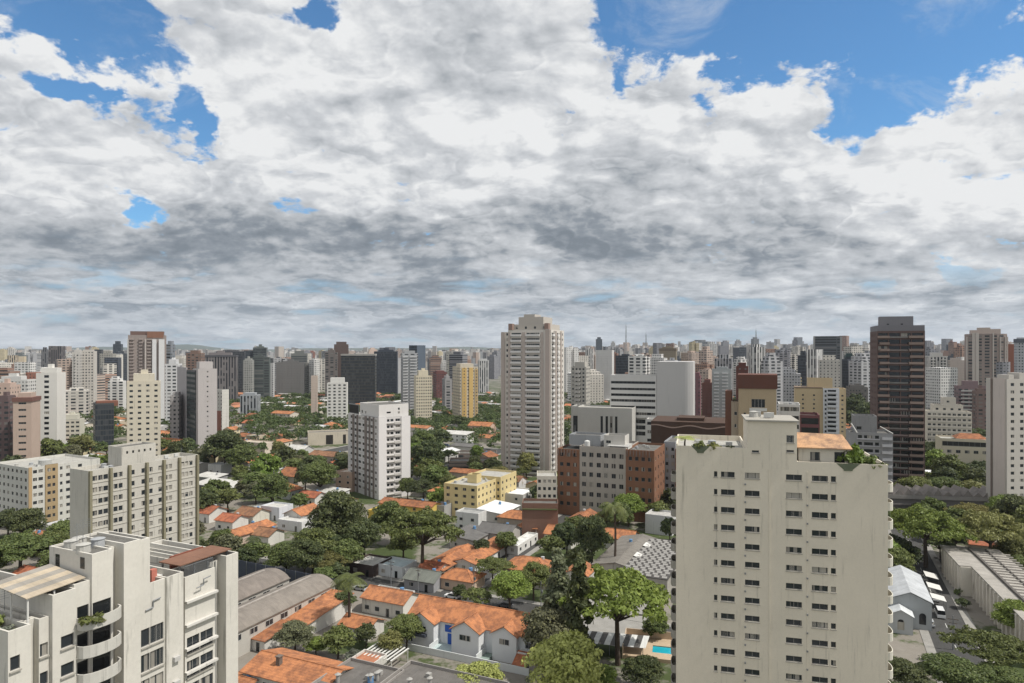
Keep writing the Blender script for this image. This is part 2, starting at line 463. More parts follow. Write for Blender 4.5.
def X_(px, D): return (px - 512.0) * D / F
def Z_(py, D): return CAMZ - (py - HOR) * D / F
def proj(x, y, z): return 512 + F * x / y, HOR + F * (CAMZ - z) / y
def G_(px, py, z=0.0):
    D = F * (CAMZ - z) / (py - HOR); return X_(px, D), D

FOOT = []     # footprints (cx, cy, ux, uy, halfw, halfd) that fillers must stay out of
SIL = []      # picture rectangles hidden behind big buildings (x0, x1, ytop, depth)
def foot(x, y, yaw, x0, x1, y0, y1, mrg=1.5):
    c, s_ = math.cos(yaw), math.sin(yaw); mx_, my = (x0 + x1) / 2, (y0 + y1) / 2
    FOOT.append((x + mx_ * c - my * s_, y + mx_ * s_ + my * c, c, s_, (x1 - x0) / 2 + mrg, (y1 - y0) / 2 + mrg))
def free(x, y, r):
    for cx, cy_, c, s_, hw, hd in FOOT:
        dx_, dy_ = x - cx, y - cy_
        if abs(dx_ * c + dy_ * s_) < hw + r and abs(-dx_ * s_ + dy_ * c) < hd + r: return False
    return True
def hidden(x, y, z, r=0.0):
    px, py = proj(x, y, z)
    for x0, x1, yt, dd in SIL:
        if x0 + 4 < px < x1 - 4 and py > yt + 6 and y > dd: return True
    return False

class B:
    """a building thing: local x runs along its front, local y away from the viewer"""
    def __init__(s, name, label, cat, px, D, yaw, color, group=None):
        s.yaw = R(yaw); s.D = D; s.X = X_(px, D); s.color = color
        s.c, s.s = math.cos(s.yaw), math.sin(s.yaw)
        s.root = thing(name, label, cat, (s.X, D, 0), s.yaw, group); s.win = []
    def t(s, px):       # distance along the front at this picture column
        k = px - 512.0; return (k * s.D - s.X * F) / (F * s.c - k * s.s)
    def tl(s, px):      # distance along the left side face
        k = px - 512.0; return (k * s.D - s.X * F) / (-F * s.s - k * s.c)
    def z(s, py, t=0.0): return CAMZ - (py - HOR) * (s.D + t * s.s) / F
    def foot(s, w, d, x0=0.0, y0=0.0): foot(s.X, s.D, s.yaw, x0, x0 + w, y0, y0 + d)
    def face(s, w, d, x0=0.0, y0=0.0):
        return {'F': (Vector((x0, y0, 0)), Vector((1, 0, 0)), Vector((0, -1, 0)), w),
                'L': (Vector((x0, y0 + d, 0)), Vector((0, -1, 0)), Vector((-1, 0, 0)), d),
                'R': (Vector((x0 + w, y0, 0)), Vector((0, 1, 0)), Vector((1, 0, 0)), d),
                'K': (Vector((x0 + w, y0 + d, 0)), Vector((-1, 0, 0)), Vector((0, 1, 0)), w)}
    def block(s, x0, y0, w, d, z0, z1, faces=None, mat=None, color=None, rec=0.22, name='wall', style='slide', par=0.9, roofm=None, parent=None):
        """walls with real openings; windows are collected for s.windows()"""
        mb = MB(); fc = s.face(w, d, x0, y0); faces = faces or {}
        for k, (O, u, n, wd) in fc.items():
            cols = sorted(faces.get(k, []), key=lambda q: q[0]); a = 0.0
            P = lambda uu, zz, dep=0.0: tuple(O + u * uu - n * dep + Vector((0, 0, zz)))
            def q(u0, u1, za, zb):
                if u1 - u0 > 1e-4 and zb - za > 1e-4: mb.poly([P(u0, za), P(u1, za), P(u1, zb), P(u0, zb)])
            for (c0, c1, rows, *st) in cols:
                c0 = max(c0, a); c1 = min(c1, wd)
                if c1 - c0 < 0.05: continue
                q(a, c0, z0, z1); zz = z0
                for (ra, rb) in sorted(rows):
                    if ra < zz - 1e-6 or rb > z1: continue
                    q(c0, c1, zz, ra); zz = rb
                    mb.poly([P(c0, ra), P(c1, ra), P(c1, ra, rec), P(c0, ra, rec)]); mb.poly([P(c0, rb, rec), P(c1, rb, rec), P(c1, rb), P(c0, rb)])
                    mb.poly([P(c0, ra), P(c0, ra, rec), P(c0, rb, rec), P(c0, rb)]); mb.poly([P(c1, ra, rec), P(c1, ra), P(c1, rb), P(c1, rb, rec)])
                    s.win.append((O + u * c0 - n * (rec - 0.05) + Vector((0, 0, ra)), u, n, c1 - c0, rb - ra, st[0] if st else style, parent))
                q(c0, c1, zz, z1); a = c1
            q(a, wd, z0, z1)
        X0, Y0, X1, Y1 = x0, y0, x0 + w, y0 + d
        if par > 0:   # parapet with an inner face, roof sheet below its top
            t_ = 0.2; e = z1 - par
            mb.poly([(X0, Y0, z1), (X1, Y0, z1), (X1 - t_, Y0 + t_, z1), (X0 + t_, Y0 + t_, z1)]); mb.poly([(X1, Y0, z1), (X1, Y1, z1), (X1 - t_, Y1 - t_, z1), (X1 - t_, Y0 + t_, z1)])
            mb.poly([(X1, Y1, z1), (X0, Y1, z1), (X0 + t_, Y1 - t_, z1), (X1 - t_, Y1 - t_, z1)]); mb.poly([(X0, Y1, z1), (X0, Y0, z1), (X0 + t_, Y0 + t_, z1), (X0 + t_, Y1 - t_, z1)])
            i = [(X0 + t_, Y0 + t_), (X1 - t_, Y0 + t_), (X1 - t_, Y1 - t_), (X0 + t_, Y1 - t_)]
            for k in range(4):
                a_, b_ = i[k], i[(k + 1) % 4]; mb.poly([(b_[0], b_[1], z1), (a_[0], a_[1], z1), (a_[0], a_[1], e), (b_[0], b_[1], e)])
            r_ = MB(); r_.box(X0 + t_, Y0 + t_, e - 0.15, X1 - t_, Y1 - t_, e)
        else:
            r_ = MB(); r_.box(X0 + .01, Y0 + .01, z1 - .02, X1 - .01, Y1 - .01, z1 + 0.05)
        w_ = mb.build(name, mat or M_wall, parent or s.root, color or s.color)
        r_.build('roof', roofm or M_membrane, w_ if name != 'wall' else s.root, (0.3, 0.3, 0.3))
        return w_
    def windows(s, sub=False):
        inv = s.root.location
        def dist(q):
            p = q[0]; wx = s.X + p.x * s.c - p.y * s.s; wy = s.D + p.x * s.s + p.y * s.c
            nx = q[2].x * s.c - q[2].y * s.s; ny = q[2].x * s.s + q[2].y * s.c
            facing = (-wx * nx - wy * ny)
            px, py = proj(wx, wy, p.z)
            return (0 if facing > 0 and -10 < px < 1034 and py < 683 else 1, wy + (CAMZ - p.z) * 0.01)
        s.win.sort(key=dist)
        for q in s.win[:100]: put_window(s.root, q, sub)
        rest = s.win[100:]
        if rest:
            mb = MB()
            for q in rest:
                O, u, n, w, h, st, par = q
                base = len(mb.v); wm = win_data(w, h, st)
                for (a, b_, c_) in wm.v: mb.v.append(tuple(O + u * a - n * b_ + Vector((0, 0, c_))))
                for f_, m_ in zip(wm.f, wm.m): mb.f.append(tuple(i + base for i in f_)); mb.m.append(m_)
            o = mb.build('window', WMATS[st], s.root); o['kind'] = 'stuff'
        s.win = []
    def box(s, name, x0, y0, z0, x1, y1, z1, mat=None, color=None, parent=None):
        mb = MB(); mb.box(x0, y0, z0, x1, y1, z1)
        return mb.build(name, mat or M_wall, parent or s.root, color or s.color)

WMATS = {'slide': [M_glass, M_alu], 'white': [M_glass, M_whiteframe], 'band': [M_bandglass, M_metal], 'dark': [M_bandglass, M_dark], 'door': [M_glass, M_alu], 'blue': [M_blueglass, M_alu]}
_wc = {}
def win_data(w, h, st):
    mb = MB(); mb.poly([(0, 0, 0), (w, 0, 0), (w, 0, h), (0, 0, h)], 0)
    f = 0.05 if st != 'band' else 0.08
    if st == 'dark': return mb
    d = 0.05
    mb.box(0, -d, 0, w, 0.0 - .002, f, 1); mb.box(0, -d, h - f, w, -.002, h, 1)
    n = max(1, round(w / (1.1 if st != 'band' else 2.6)))
    for i in range(n + 1):
        x = w * i / n; mb.box(max(0, x - f / 2), -d + .003, f, min(w, x + f / 2), -.003, h - f, 1)
    return mb
def win_mesh(w, h, st):
    k = (round(w, 1), round(h, 1), st)
    if k not in _wc: _wc[k] = win_data(w, h, st).mesh('window', WMATS[st])
    return _wc[k]
_wf = {}
def put_window(root, q, sub=False, name='window'):
    O, u, n, w, h, st, par = q
    if sub:
        k = (round(w, 1), round(h, 1), st)
        if k not in _wf:
            full = win_data(w, h, st); a = MB(); b_ = MB()
            a.v = full.v[:4]; a.f = full.f[:1]; a.m = [0]
            b_.v = full.v; b_.f = full.f[1:]; b_.m = [0] * len(b_.f)
            _wf[k] = (a.mesh('window', WMATS[st][0]), b_.mesh('frame', WMATS[st][1]))
        o = link(name, _wf[k][0], par or root)
        link('frame', _wf[k][1], o)
        ks = ('sill', round(w, 1))
        if ks not in _wf: m_ = MB(); m_.box(-.08, -.36, -.14, w + .08, -.232, -.003); _wf[ks] = m_.mesh('sill', M_wall)
        link('sill', _wf[ks], o, (0.36, 0.34, 0.30))
    else: o = link(name, win_mesh(w, h, st), par or root)
    o.matrix_local = Matrix(((u.x, -n.x, 0, O.x), (u.y, -n.y, 0, O.y), (0, 0, 1, O.z), (0, 0, 0, 1)))
    return o
def rows(ztop, n, fh, wh):
    """n openings of height wh, the top one ending at ztop"""
    return [(ztop - i * fh - wh, ztop - i * fh) for i in range(n) if ztop - i * fh - wh > 0.4]
def even(width, n, ww, rws, m0=None, m1=None, st=None):
    m0 = width / n * 0.5 - ww / 2 if m0 is None else m0
    m1 = m0 if m1 is None else m1
    if n == 1: xs = [(width - ww) / 2]
    else: xs = [m0 + (width - m0 - m1 - ww) * i / (n - 1) for i in range(n)]
    return [(x, x + ww, rws) + ((st,) if st else ()) for x in xs]

_bm = {}
def balcony(root, O, u, n, w, dep, ph=1.0, color=(0.5, 0.48, 0.44), rounded=0.0, glass=False, name='balcony', mat=None, sl_=0.22):
    """slab plus parapet; O is its left end at floor level on the wall"""
    k = (round(w, 1), round(dep, 1), ph, rounded, glass)
    if k not in _bm:
        mb = MB(); N = 8
        if rounded > 0:
            pts = [(0, 0)]
            for i in range(N + 1):
                a = math.pi * (1 - i / N); pts.append((w / 2 + math.cos(a) * w / 2, -dep * (1 - rounded) - math.sin(a) * dep * rounded))
            pts.append((w, 0))
        else: pts = [(0, 0), (0, -dep), (w, -dep), (w, 0)]
        mb.prism(pts, -sl_, 0.0, 0)
        inn = [(w / 2 + (x - w / 2) * (1 - 0.24 / w), min(0, y + 0.12 * (1 if y < -0.01 else 0))) for x, y in pts]
        mt = 1 if glass else 0
        for i in range(len(pts) - 1):
            a, b_, c_, d_ = pts[i], pts[i + 1], inn[i + 1], inn[i]
            mb.poly([(a[0], a[1], 0), (b_[0], b_[1], 0), (b_[0], b_[1], ph), (a[0], a[1], ph)], mt)
            mb.poly([(c_[0], c_[1], 0), (d_[0], d_[1], 0), (d_[0], d_[1], ph), (c_[0], c_[1], ph)], mt)
            mb.poly([(a[0], a[1], ph), (b_[0], b_[1], ph), (c_[0], c_[1], ph), (d_[0], d_[1], ph)], 0)
        _bm[k] = mb.mesh(name, [mat or M_clean, M_blueglass])
    o = link(name, _bm[k], root, color)
    o.matrix_local = Matrix(((u.x, -n.x, 0, O.x), (u.y, -n.y, 0, O.y), (0, 0, 1, O.z), (0, 0, 0, 1)))
    return o

# ------------------------------------------------------------------ roof clutter as parts
def clutter(b, x0, y0, x1, y1, z, n, seed=1):
    r = random.Random(seed)
    for i in range(n):
        x, y = r.uniform(x0, x1), r.uniform(y0, y1); k = r.random()
        mb = MB()
        if k < 0.35:
            mb.cyl(x, y, 0.75, 0.65, z, z + 0.9, 12); mb.cyl(x, y, 0.75, 0.2, z + 0.9, z + 1.05, 12); mb.build('water_tank', M_clean, b.root, r.choice([(0.33, 0.34, 0.35), (0.42, 0.41, 0.38)]))
        elif k < 0.75:
            mb.box(x, y, z + 0.1, x + 1.1, y + 0.5, z + 0.9); mb.box(x + .1, y + .1, z, x + .2, y + .4, z + .1); mb.box(x + .9, y + .1, z, x + 1, y + .4, z + .1); mb.build('air_conditioner', M_clean, b.root, (0.5, 0.5, 0.48))
        else:
            mb.tube((x, y, z), (x, y, z + 3.0), 0.03, 0.02, 5)
            for q in range(4): mb.tube((x - .5 + q * .05, y, z + 2.1 + q * .25), (x + .5 - q * .05, y, z + 2.1 + q * .25), .015, .015, 4)
            mb.build('antenna', M_metal, b.root)

# ------------------------------------------------------------------ trees
def quads_mesh(name, V, mat):
    n = len(V) // 4
    me = bpy.data.meshes.new(name); me.vertices.add(4 * n); me.vertices.foreach_set('co', V.astype(np.float32).ravel())
    me.loops.add(4 * n); me.loops.foreach_set('vertex_index', np.arange(4 * n, dtype=np.int32))
    me.polygons.add(n); me.polygons.foreach_set('loop_start', np.arange(0, 4 * n, 4, dtype=np.int32))
    try: me.polygons.foreach_set('loop_total', np.full(n, 4, dtype=np.int32))
    except Exception: pass
    me.materials.append(mat); me.update(calc_edges=True); me.validate(); return me

def leaves(rs, centers, radii, flat, per, size):
    out = []
    for c, r in zip(centers, radii):
        n = int(per * r * r)
        d = rs.normal(size=(n, 3)); d /= np.linalg.norm(d, axis=1)[:, None]
        d[:, 2] = np.where(d[:, 2] < -0.25, -d[:, 2] * 0.8, d[:, 2])
        rr = r * (0.55 + 0.5 * rs.random(n) ** 0.6)
        p = c + d * rr[:, None] * np.array([1, 1, flat])
        nn = d + rs.normal(size=(n, 3)) * 0.55 + np.array([0, 0, 0.25]); nn /= np.linalg.norm(nn, axis=1)[:, None]
        t = np.cross(nn, rs.normal(size=(n, 3))); t /= np.linalg.norm(t, axis=1)[:, None] + 1e-9
        b = np.cross(nn, t); s = size * (0.55 + 0.9 * rs.random(n))[:, None]
        q = np.stack([p - t * s, p - b * s * 0.6, p + t * s, p + b * s * 0.6], axis=1)
        out.append(q.reshape(-1, 3))
    return np.concatenate(out)

def make_tree_data(kind, seed, lod):
    rs = np.random.RandomState(seed)
    per, size = {0: (105, 0.20), 1: (34, 0.36), 2: (9, 0.70)}[lod]
    C, Rr = [], []; flat = 0.75; trunkh = 3.0; tr = 0.28
    if kind == 'broad':
        for i in range(46):
            a = rs.uniform(0, 2 * math.pi); zz = rs.uniform(-0.55, 1.0); rad = math.sqrt(max(0.05, 1 - zz * zz)) * rs.uniform(0.45, 0.92)
            C.append((math.cos(a) * rad * 3.9, math.sin(a) * rad * 3.9, 5.6 + zz * 2.7)); Rr.append(rs.uniform(0.95, 1.75))
        for i in range(5): C.append((rs.uniform(-1.5, 1.5), rs.uniform(-1.5, 1.5), 5.2 + rs.uniform(-1, 1.2))); Rr.append(1.9)
    elif kind == 'umbrella':
        for i in range(58):
            a = rs.uniform(0, 2 * math.pi); rad = math.sqrt(rs.random()) * 5.6; C.append((math.cos(a) * rad, math.sin(a) * rad * 0.9, 8.2 - (rad / 5.6) ** 2 * 2.4 + rs.uniform(-.8, .55))); Rr.append(rs.uniform(0.9, 1.6))
        flat = 0.5; trunkh = 4.2; tr = 0.34
    elif kind == 'column':
        for i in range(70):
            zz = rs.random(); rad = (1 - zz) ** 0.55 * 1.9 * rs.uniform(0.5, 1); a = rs.uniform(0, 2 * math.pi)
            C.append((math.cos(a) * rad, math.sin(a) * rad, 1.5 + zz * 11.5)); Rr.append(rs.uniform(0.6, 1.1) * (1.15 - 0.6 * zz))
        per *= 2.0; flat = 1.2; trunkh = 2.0; tr = 0.22
    elif kind == 'bush':
        for i in range(12):
            a = rs.uniform(0, 2 * math.pi); rad = rs.random() * 1.1; C.append((math.cos(a) * rad, math.sin(a) * rad, 0.7 + rs.uniform(-0.2, 0.7))); Rr.append(rs.uniform(0.4, 0.75))
        trunkh = 0.4; tr = 0.06; flat = 0.9; per *= 1.6
    C = np.array(C); V = leaves(rs, C, Rr, flat, per, size)
    # ragged outline: stray sprays that stick out of the crown
    k = max(10, len(C) // 2); idx = rs.randint(0, len(C), k); mid = C.mean(axis=0); ext = mid + (C[idx] - mid) * 1.22 + rs.normal(size=(k, 3)) * 0.25
    V = np.concatenate([V, leaves(rs, ext, [0.55] * k, 1.0, per * 1.1, size)])
    crown = quads_mesh('crown', V, M_leaf)
    mb = MB(); top = Vector((rs.uniform(-.2, .2), rs.uniform(-.2, .2), trunkh))
    mb.tube((0, 0, -0.3), top, tr, tr * 0.7, 8)
    if kind == 'column': mb.tube(top, (0, 0, 12.0), tr * .7, 0.05, 6)
    else:
        for i in range(0, len(C), 3 if lod < 2 else 9):
            c = Vector(C[i]); midp = top.lerp(c, 0.5) + Vector((0, 0, 0.35)) * (1 if kind != 'bush' else 0.1)
            mb.tube(top, midp, tr * 0.45, tr * 0.25, 5); mb.tube(midp, c, tr * 0.25, tr * 0.07, 5)
    return crown, mb.mesh('trunk', M_bark)

def make_palm_data(seed):
    rs = np.random.RandomState(seed); V = []; H = 9.0
    for k in range(20):
        a = k * 2.4 + rs.uniform(-.3, .3); up = rs.uniform(-0.1, 0.9); L = rs.uniform(2.6, 3.4); p = np.array([0, 0, H]); v = np.array([math.cos(a), math.sin(a), up]); v = v / np.linalg.norm(v)
        N = 11
        for i in range(N):
            q = p + v * L / N; sd = np.cross(v, [0, 0, 1]); sd /= np.linalg.norm(sd); w = 0.62 * math.sin(math.pi * min(1, (i + 1.2) / (N + 1.2))) + 0.1
            for s_ in (-1, 1):
                for j in (0, 0.5):
                    a0 = p + v * L / N * j; tip = a0 + sd * s_ * w + v * 0.25 + np.array([0, 0, -0.30 * w - 0.08])
                    V += [a0, a0 + v * 0.11, tip + v * 0.05, tip]
            v = v + np.array([0, 0, -0.17]); v = v / np.linalg.norm(v); p = q
    mb = MB(); pts = [(0.25 * math.sin(i * .35), 0.1 * math.sin(i * .5), i * H / 8) for i in range(9)]; x0, y0 = pts[-1][:2]
    V = np.array(V) + np.array([x0, y0, 0])
    for i in range(8): mb.tube(pts[i], pts[i + 1], 0.24 - 0.012 * i, 0.235 - 0.012 * i, 8)
    return quads_mesh('crown', V, M_leaf), mb.mesh('trunk', M_bark)
_tc = {}
SIZE = {'broad': (4.35, 9.0), 'umbrella': (5.7, 9.0), 'column': (2.0, 14.0), 'bush': (1.7, 2.2), 'palm': (3.0, 9.5)}
def tree_data(kind, v, lod):
    k = (kind, v, lod)
    if k not in _tc: _tc[k] = make_palm_data(50 + v) if kind == 'palm' else make_tree_data(kind, 11 * v + 3 + len(kind), lod)
    return _tc[k]
GREENS = {'bright': (0.155, 0.215, 0.045), 'yellow': (0.36, 0.41, 0.13), 'mid': (0.122, 0.15, 0.048), 'dark': (0.074, 0.094, 0.038), 'olive': (0.18, 0.175, 0.062), 'dull': (0.135, 0.142, 0.08), 'grey': (0.2, 0.2, 0.16)}
rt = random.Random(5)
TREES = []
def tree_at(X, Y, width, kind='broad', tone='mid', label=None, hs=1.0, group=None, z=0.0, name=None):
    s_ = width / (2 * SIZE[kind][0]); v = rt.randrange(3)
    pxw = width * F / Y; lod = 0 if pxw > 34 else (1 if pxw > 11 else 2)
    cr, tk = tree_data(kind, v, lod)
    nm = name or {'palm': 'palm_tree', 'column': 'conifer_tree', 'bush': 'shrub'}.get(kind, 'tree')
    r = thing(nm, label or '', 'shrub' if kind == 'bush' else ('palm tree' if kind == 'palm' else 'tree'), (X, Y, z), rt.uniform(0, 6.28), group)
    r.scale = (s_, s_, s_ * hs); g = GREENS[tone]; j = rt.uniform(0.82, 1.18)
    link('crown', cr, r, (g[0] * j * rt.uniform(.92, 1.08), g[1] * j, g[2] * j))
    link('trunk', tk, r)
    px, py = proj(X, Y, z + SIZE[kind][1] * s_ * hs * 0.7); TREES.append((r, px, py, Y, kind, tone, width))
    foot(X, Y, 0, -width * .22, width * .22, -width * .22, width * .22, 0)
    return r
def tree(px, py, wpx, kind='broad', tone='mid', label=None, hs=1.0, group=None, name=None):
    """px, py: the middle of the crown in the photograph, wpx: its width there"""
    D = F * 62.0 / (py - HOR)
    for _ in range(6):
        w = wpx * D / F; hc = SIZE[kind][1] * (w / (2 * SIZE[kind][0])) * hs * (0.66 if kind != 'palm' else 0.95); D = F * (CAMZ - hc) / (py - HOR)
    return tree_at(X_(px, D), D, wpx * D / F, kind, tone, label, hs, group, name=name)

# ------------------------------------------------------------------ houses
TC = {'orange': (1.0, 1.0, 1.0), 'pale': (1.05, 1.35, 1.6), 'brown': (0.55, 0.72, 0.9), 'red': (0.9, 0.72, 0.85), 'rust': (0.7, 0.7, 0.75)}
def roof_mesh(w, d, rise, kind, ov=0.5, th=0.16):
    mb = MB(); x0, x1, y0, y1 = -w / 2 - ov, w / 2 + ov, -d / 2 - ov, d / 2 + ov; dz = -ov * rise / (d / 2)
    if kind in ('gable', 'corr'):
        for (ya, yb) in ((y0, 0), (y1, 0)):
            mb.poly([(x0, ya, dz), (x1, ya, dz), (x1, yb, rise), (x0, yb, rise)]); mb.poly([(x0, ya, dz - th), (x1, ya, dz - th), (x1, yb, rise - th), (x0, yb, rise - th)])
            mb.poly([(x0, ya, dz), (x1, ya, dz), (x1, ya, dz - th), (x0, ya, dz - th)])
            for x in (x0, x1): mb.poly([(x, ya, dz), (x, yb, rise), (x, yb, rise - th), (x, ya, dz - th)])
        mb.tube((x0, 0, rise + .03), (x1, 0, rise + .03), .13, .13, 6)
    elif kind == 'hip':
        a = min(w, d) / 2 * 0.95; A = (x0 + a + ov, 0, rise); Bp = (x1 - a - ov, 0, rise)
        if w < d: return None
        c = [(x0, y0, dz), (x1, y0, dz), (x1, y1, dz), (x0, y1, dz)]
        mb.poly([c[0], c[1], Bp, A]); mb.poly([c[2], c[3], A, Bp]); mb.poly([c[1], c[2], Bp]); mb.poly([c[3], c[0], A])
        mb.box(x0, y0, dz - th, x1, y1, dz - .002)
        mb.tube(A, Bp, .13, .13, 6)
        for p, q in ((c[0], A), (c[3], A), (c[1], Bp), (c[2], Bp)): mb.tube(p, q, .11, .11, 6)
    elif kind == 'mono':
        mb.poly([(x0, y0, dz), (x1, y0, dz), (x1, y1, rise), (x0, y1, rise)]); mb.poly([(x0, y0, dz - th), (x1, y0, dz - th), (x1, y1, rise - th), (x0, y1, rise - th)])
        mb.poly([(x0, y0, dz), (x1, y0, dz), (x1, y0, dz - th), (x0, y0, dz - th)])
        for x in (x0, x1): mb.poly([(x, y0, dz), (x, y1, rise), (x, y1, rise - th), (x, y0, dz - th)])
    return mb
def make_house(name, w, d, h, kind, wallc, roofc, X, Y, yaw, rise=None, nwin=None, corr=False, z=0.0, cat='house', chimney=False, wm=None):
    r = thing(name, '', cat, (X, Y, z), yaw)
    rise = rise if rise is not None else (d * (0.15 if w > 1.7 * d else 0.22) if kind in ('gable', 'hip') else (d * 0.10))
    mb = MB(); x0, x1, y0, y1 = -w / 2, w / 2, -d / 2, d / 2
    c4 = [(x0, y0), (x1, y0), (x1, y1), (x0, y1)]
    if kind == 'flat':
        for i in range(4):
            a, b_ = c4[i], c4[(i + 1) % 4]; mb.poly([(a[0], a[1], -.1), (b_[0], b_[1], -.1), (b_[0], b_[1], h + .6), (a[0], a[1], h + .6)])
        t_ = .2; i4 = [(x0 + t_, y0 + t_), (x1 - t_, y0 + t_), (x1 - t_, y1 - t_), (x0 + t_, y1 - t_)]
        for i in range(4):
            a, b_ = c4[i], c4[(i + 1) % 4]; e, f_ = i4[i], i4[(i + 1) % 4]
            mb.poly([(a[0], a[1], h + .6), (b_[0], b_[1], h + .6), (f_[0], f_[1], h + .6), (e[0], e[1], h + .6)]); mb.poly([(f_[0], f_[1], h + .6), (e[0], e[1], h + .6), (e[0], e[1], h), (f_[0], f_[1], h)])
        rf = MB(); rf.box(x0 + t_, y0 + t_, h - .2, x1 - t_, y1 - t_, h); ro = rf.build('roof', M_corr, r, roofc)
    else:
        for i in range(4):
            a, b_ = c4[i], c4[(i + 1) % 4]; mb.poly([(a[0], a[1], -.1), (b_[0], b_[1], -.1), (b_[0], b_[1], h), (a[0], a[1], h)])
        if kind in ('gable', 'corr'):
            for x in (x0, x1): mb.poly([(x, y0, h), (x, y1, h), (x, 0, h + rise - .17)])
        if kind == 'mono':
            for x in (x0, x1): mb.poly([(x, y0, h), (x, y1, h), (x, y1, h + rise - .17)])
            mb.poly([(x0, y1, h), (x1, y1, h), (x1, y1, h + rise - .17), (x0, y1, h + rise - .17)])
        rm = roof_mesh(w, d, rise, kind)
        ro = rm.build('roof', M_corr if (corr or kind in ('corr',)) else M_tile, r, roofc, (0, 0, h))
        if chimney:
            cb = MB(); cb.box(-w * .18 - .45, -d * .2 - .45, 0, -w * .18 + .45, -d * .2 + .45, rise + .9); cb.box(-w * .18 - .6, -d * .2 - .6, rise + .9, -w * .18 + .6, -d * .2 + .6, rise + 1.05); cb.build('chimney', M_wall, ro, (0.16, 0.13, 0.11))
    mb.build('wall', wm or M_dirty, r, wallc)
    if nwin != 0 and int(abs(X) * 7 + w * 3 + d) % 2 == 0:
        tk_ = MB(); tx, ty = w * .22, d * .12; tz = h + (0.02 if kind == 'flat' else rise * .6); tk_.cyl(tx, ty, .6, .52, tz, tz + 1.0, 12); tk_.cyl(tx, ty, .6, .15, tz + 1.0, tz + 1.15, 12); tk_.build('water_tank', M_clean, r, (0.12, 0.24, 0.42) if int(w * 7) % 3 else (0.4, 0.4, 0.4))
    fl = max(1, int(h / 2.8)); n = nwin if nwin is not None else max(1, int(w / 4.5))
    u, nn = Vector((1, 0, 0)), Vector((0, -1, 0))
    for k in range(fl):
        for i in range(n):
            x = x0 + w * (i + .5) / n
            if k == 0 and i == n // 2:
                put_window(r, (Vector((x - .5, y0 - .03, 0.02)), u, nn, 1.0, 2.1, 'dark', None), name='door'); continue
            put_window(r, (Vector((x - .7, y0 - .03, 1.0 + k * 2.8)), u, nn, 1.4, 1.2, 'white', None))
        for i in range(max(1, int(d / 5)) if nwin != 0 else 0):
            y = y0 + d * (i + .5) / max(1, int(d / 5))
            put_window(r, (Vector((x0 - .03, y + .6, 1.0 + k * 2.8)), Vector((0, -1, 0)), Vector((-1, 0, 0)), 1.2, 1.2, 'white', None))
    return r
HOUSES = []
PROT = [(905, 600, 176, 14), (920, 625, 165, 10), (930, 610, 170, 8), (322, 442, 500, 14), (345, 444, 500, 8), (300, 446, 500, 8), (478, 490, 283, 14), (500, 482, 290, 10), (945, 500, 290, 14), (660, 650, 160, 12), (620, 638, 165, 14), (470, 640, 150, 16), (500, 640, 150, 14), (430, 640, 150, 10), (600, 480, 280, 20), (380, 490, 319, 20), (945, 575, 210, 10), (965, 440, 380, 20), (605, 560, 220, 10), (640, 560, 220, 12)]
GY = R(-24.5)
def house(px, py, w, d, h=5.6, kind='gable', roofc='orange', wallc=(0.55, 0.52, 0.47), label=None, along=False, name='house', roof=None, **kw):
    """px, py: roof centre in the photograph; 'along' turns the ridge to run away from the viewer"""
    Y = F * (CAMZ - h - 0.8) / (py - HOR); X = X_(px, Y); yaw = GY + (R(90) if along else 0)
    rc = roof or TC[roofc]
    r = make_house(name, w, d, h, kind, wallc, rc, X, Y, yaw, **kw); r['label'] = label or ''
    foot(X, Y, yaw, -w / 2, w / 2, -d / 2, d / 2, 0.6); HOUSES.append((r, px, py, Y, kind, roofc if roof is None else 'x', label)); PROT.append((px, py, Y, min(10, w * F / Y * .4))); return r

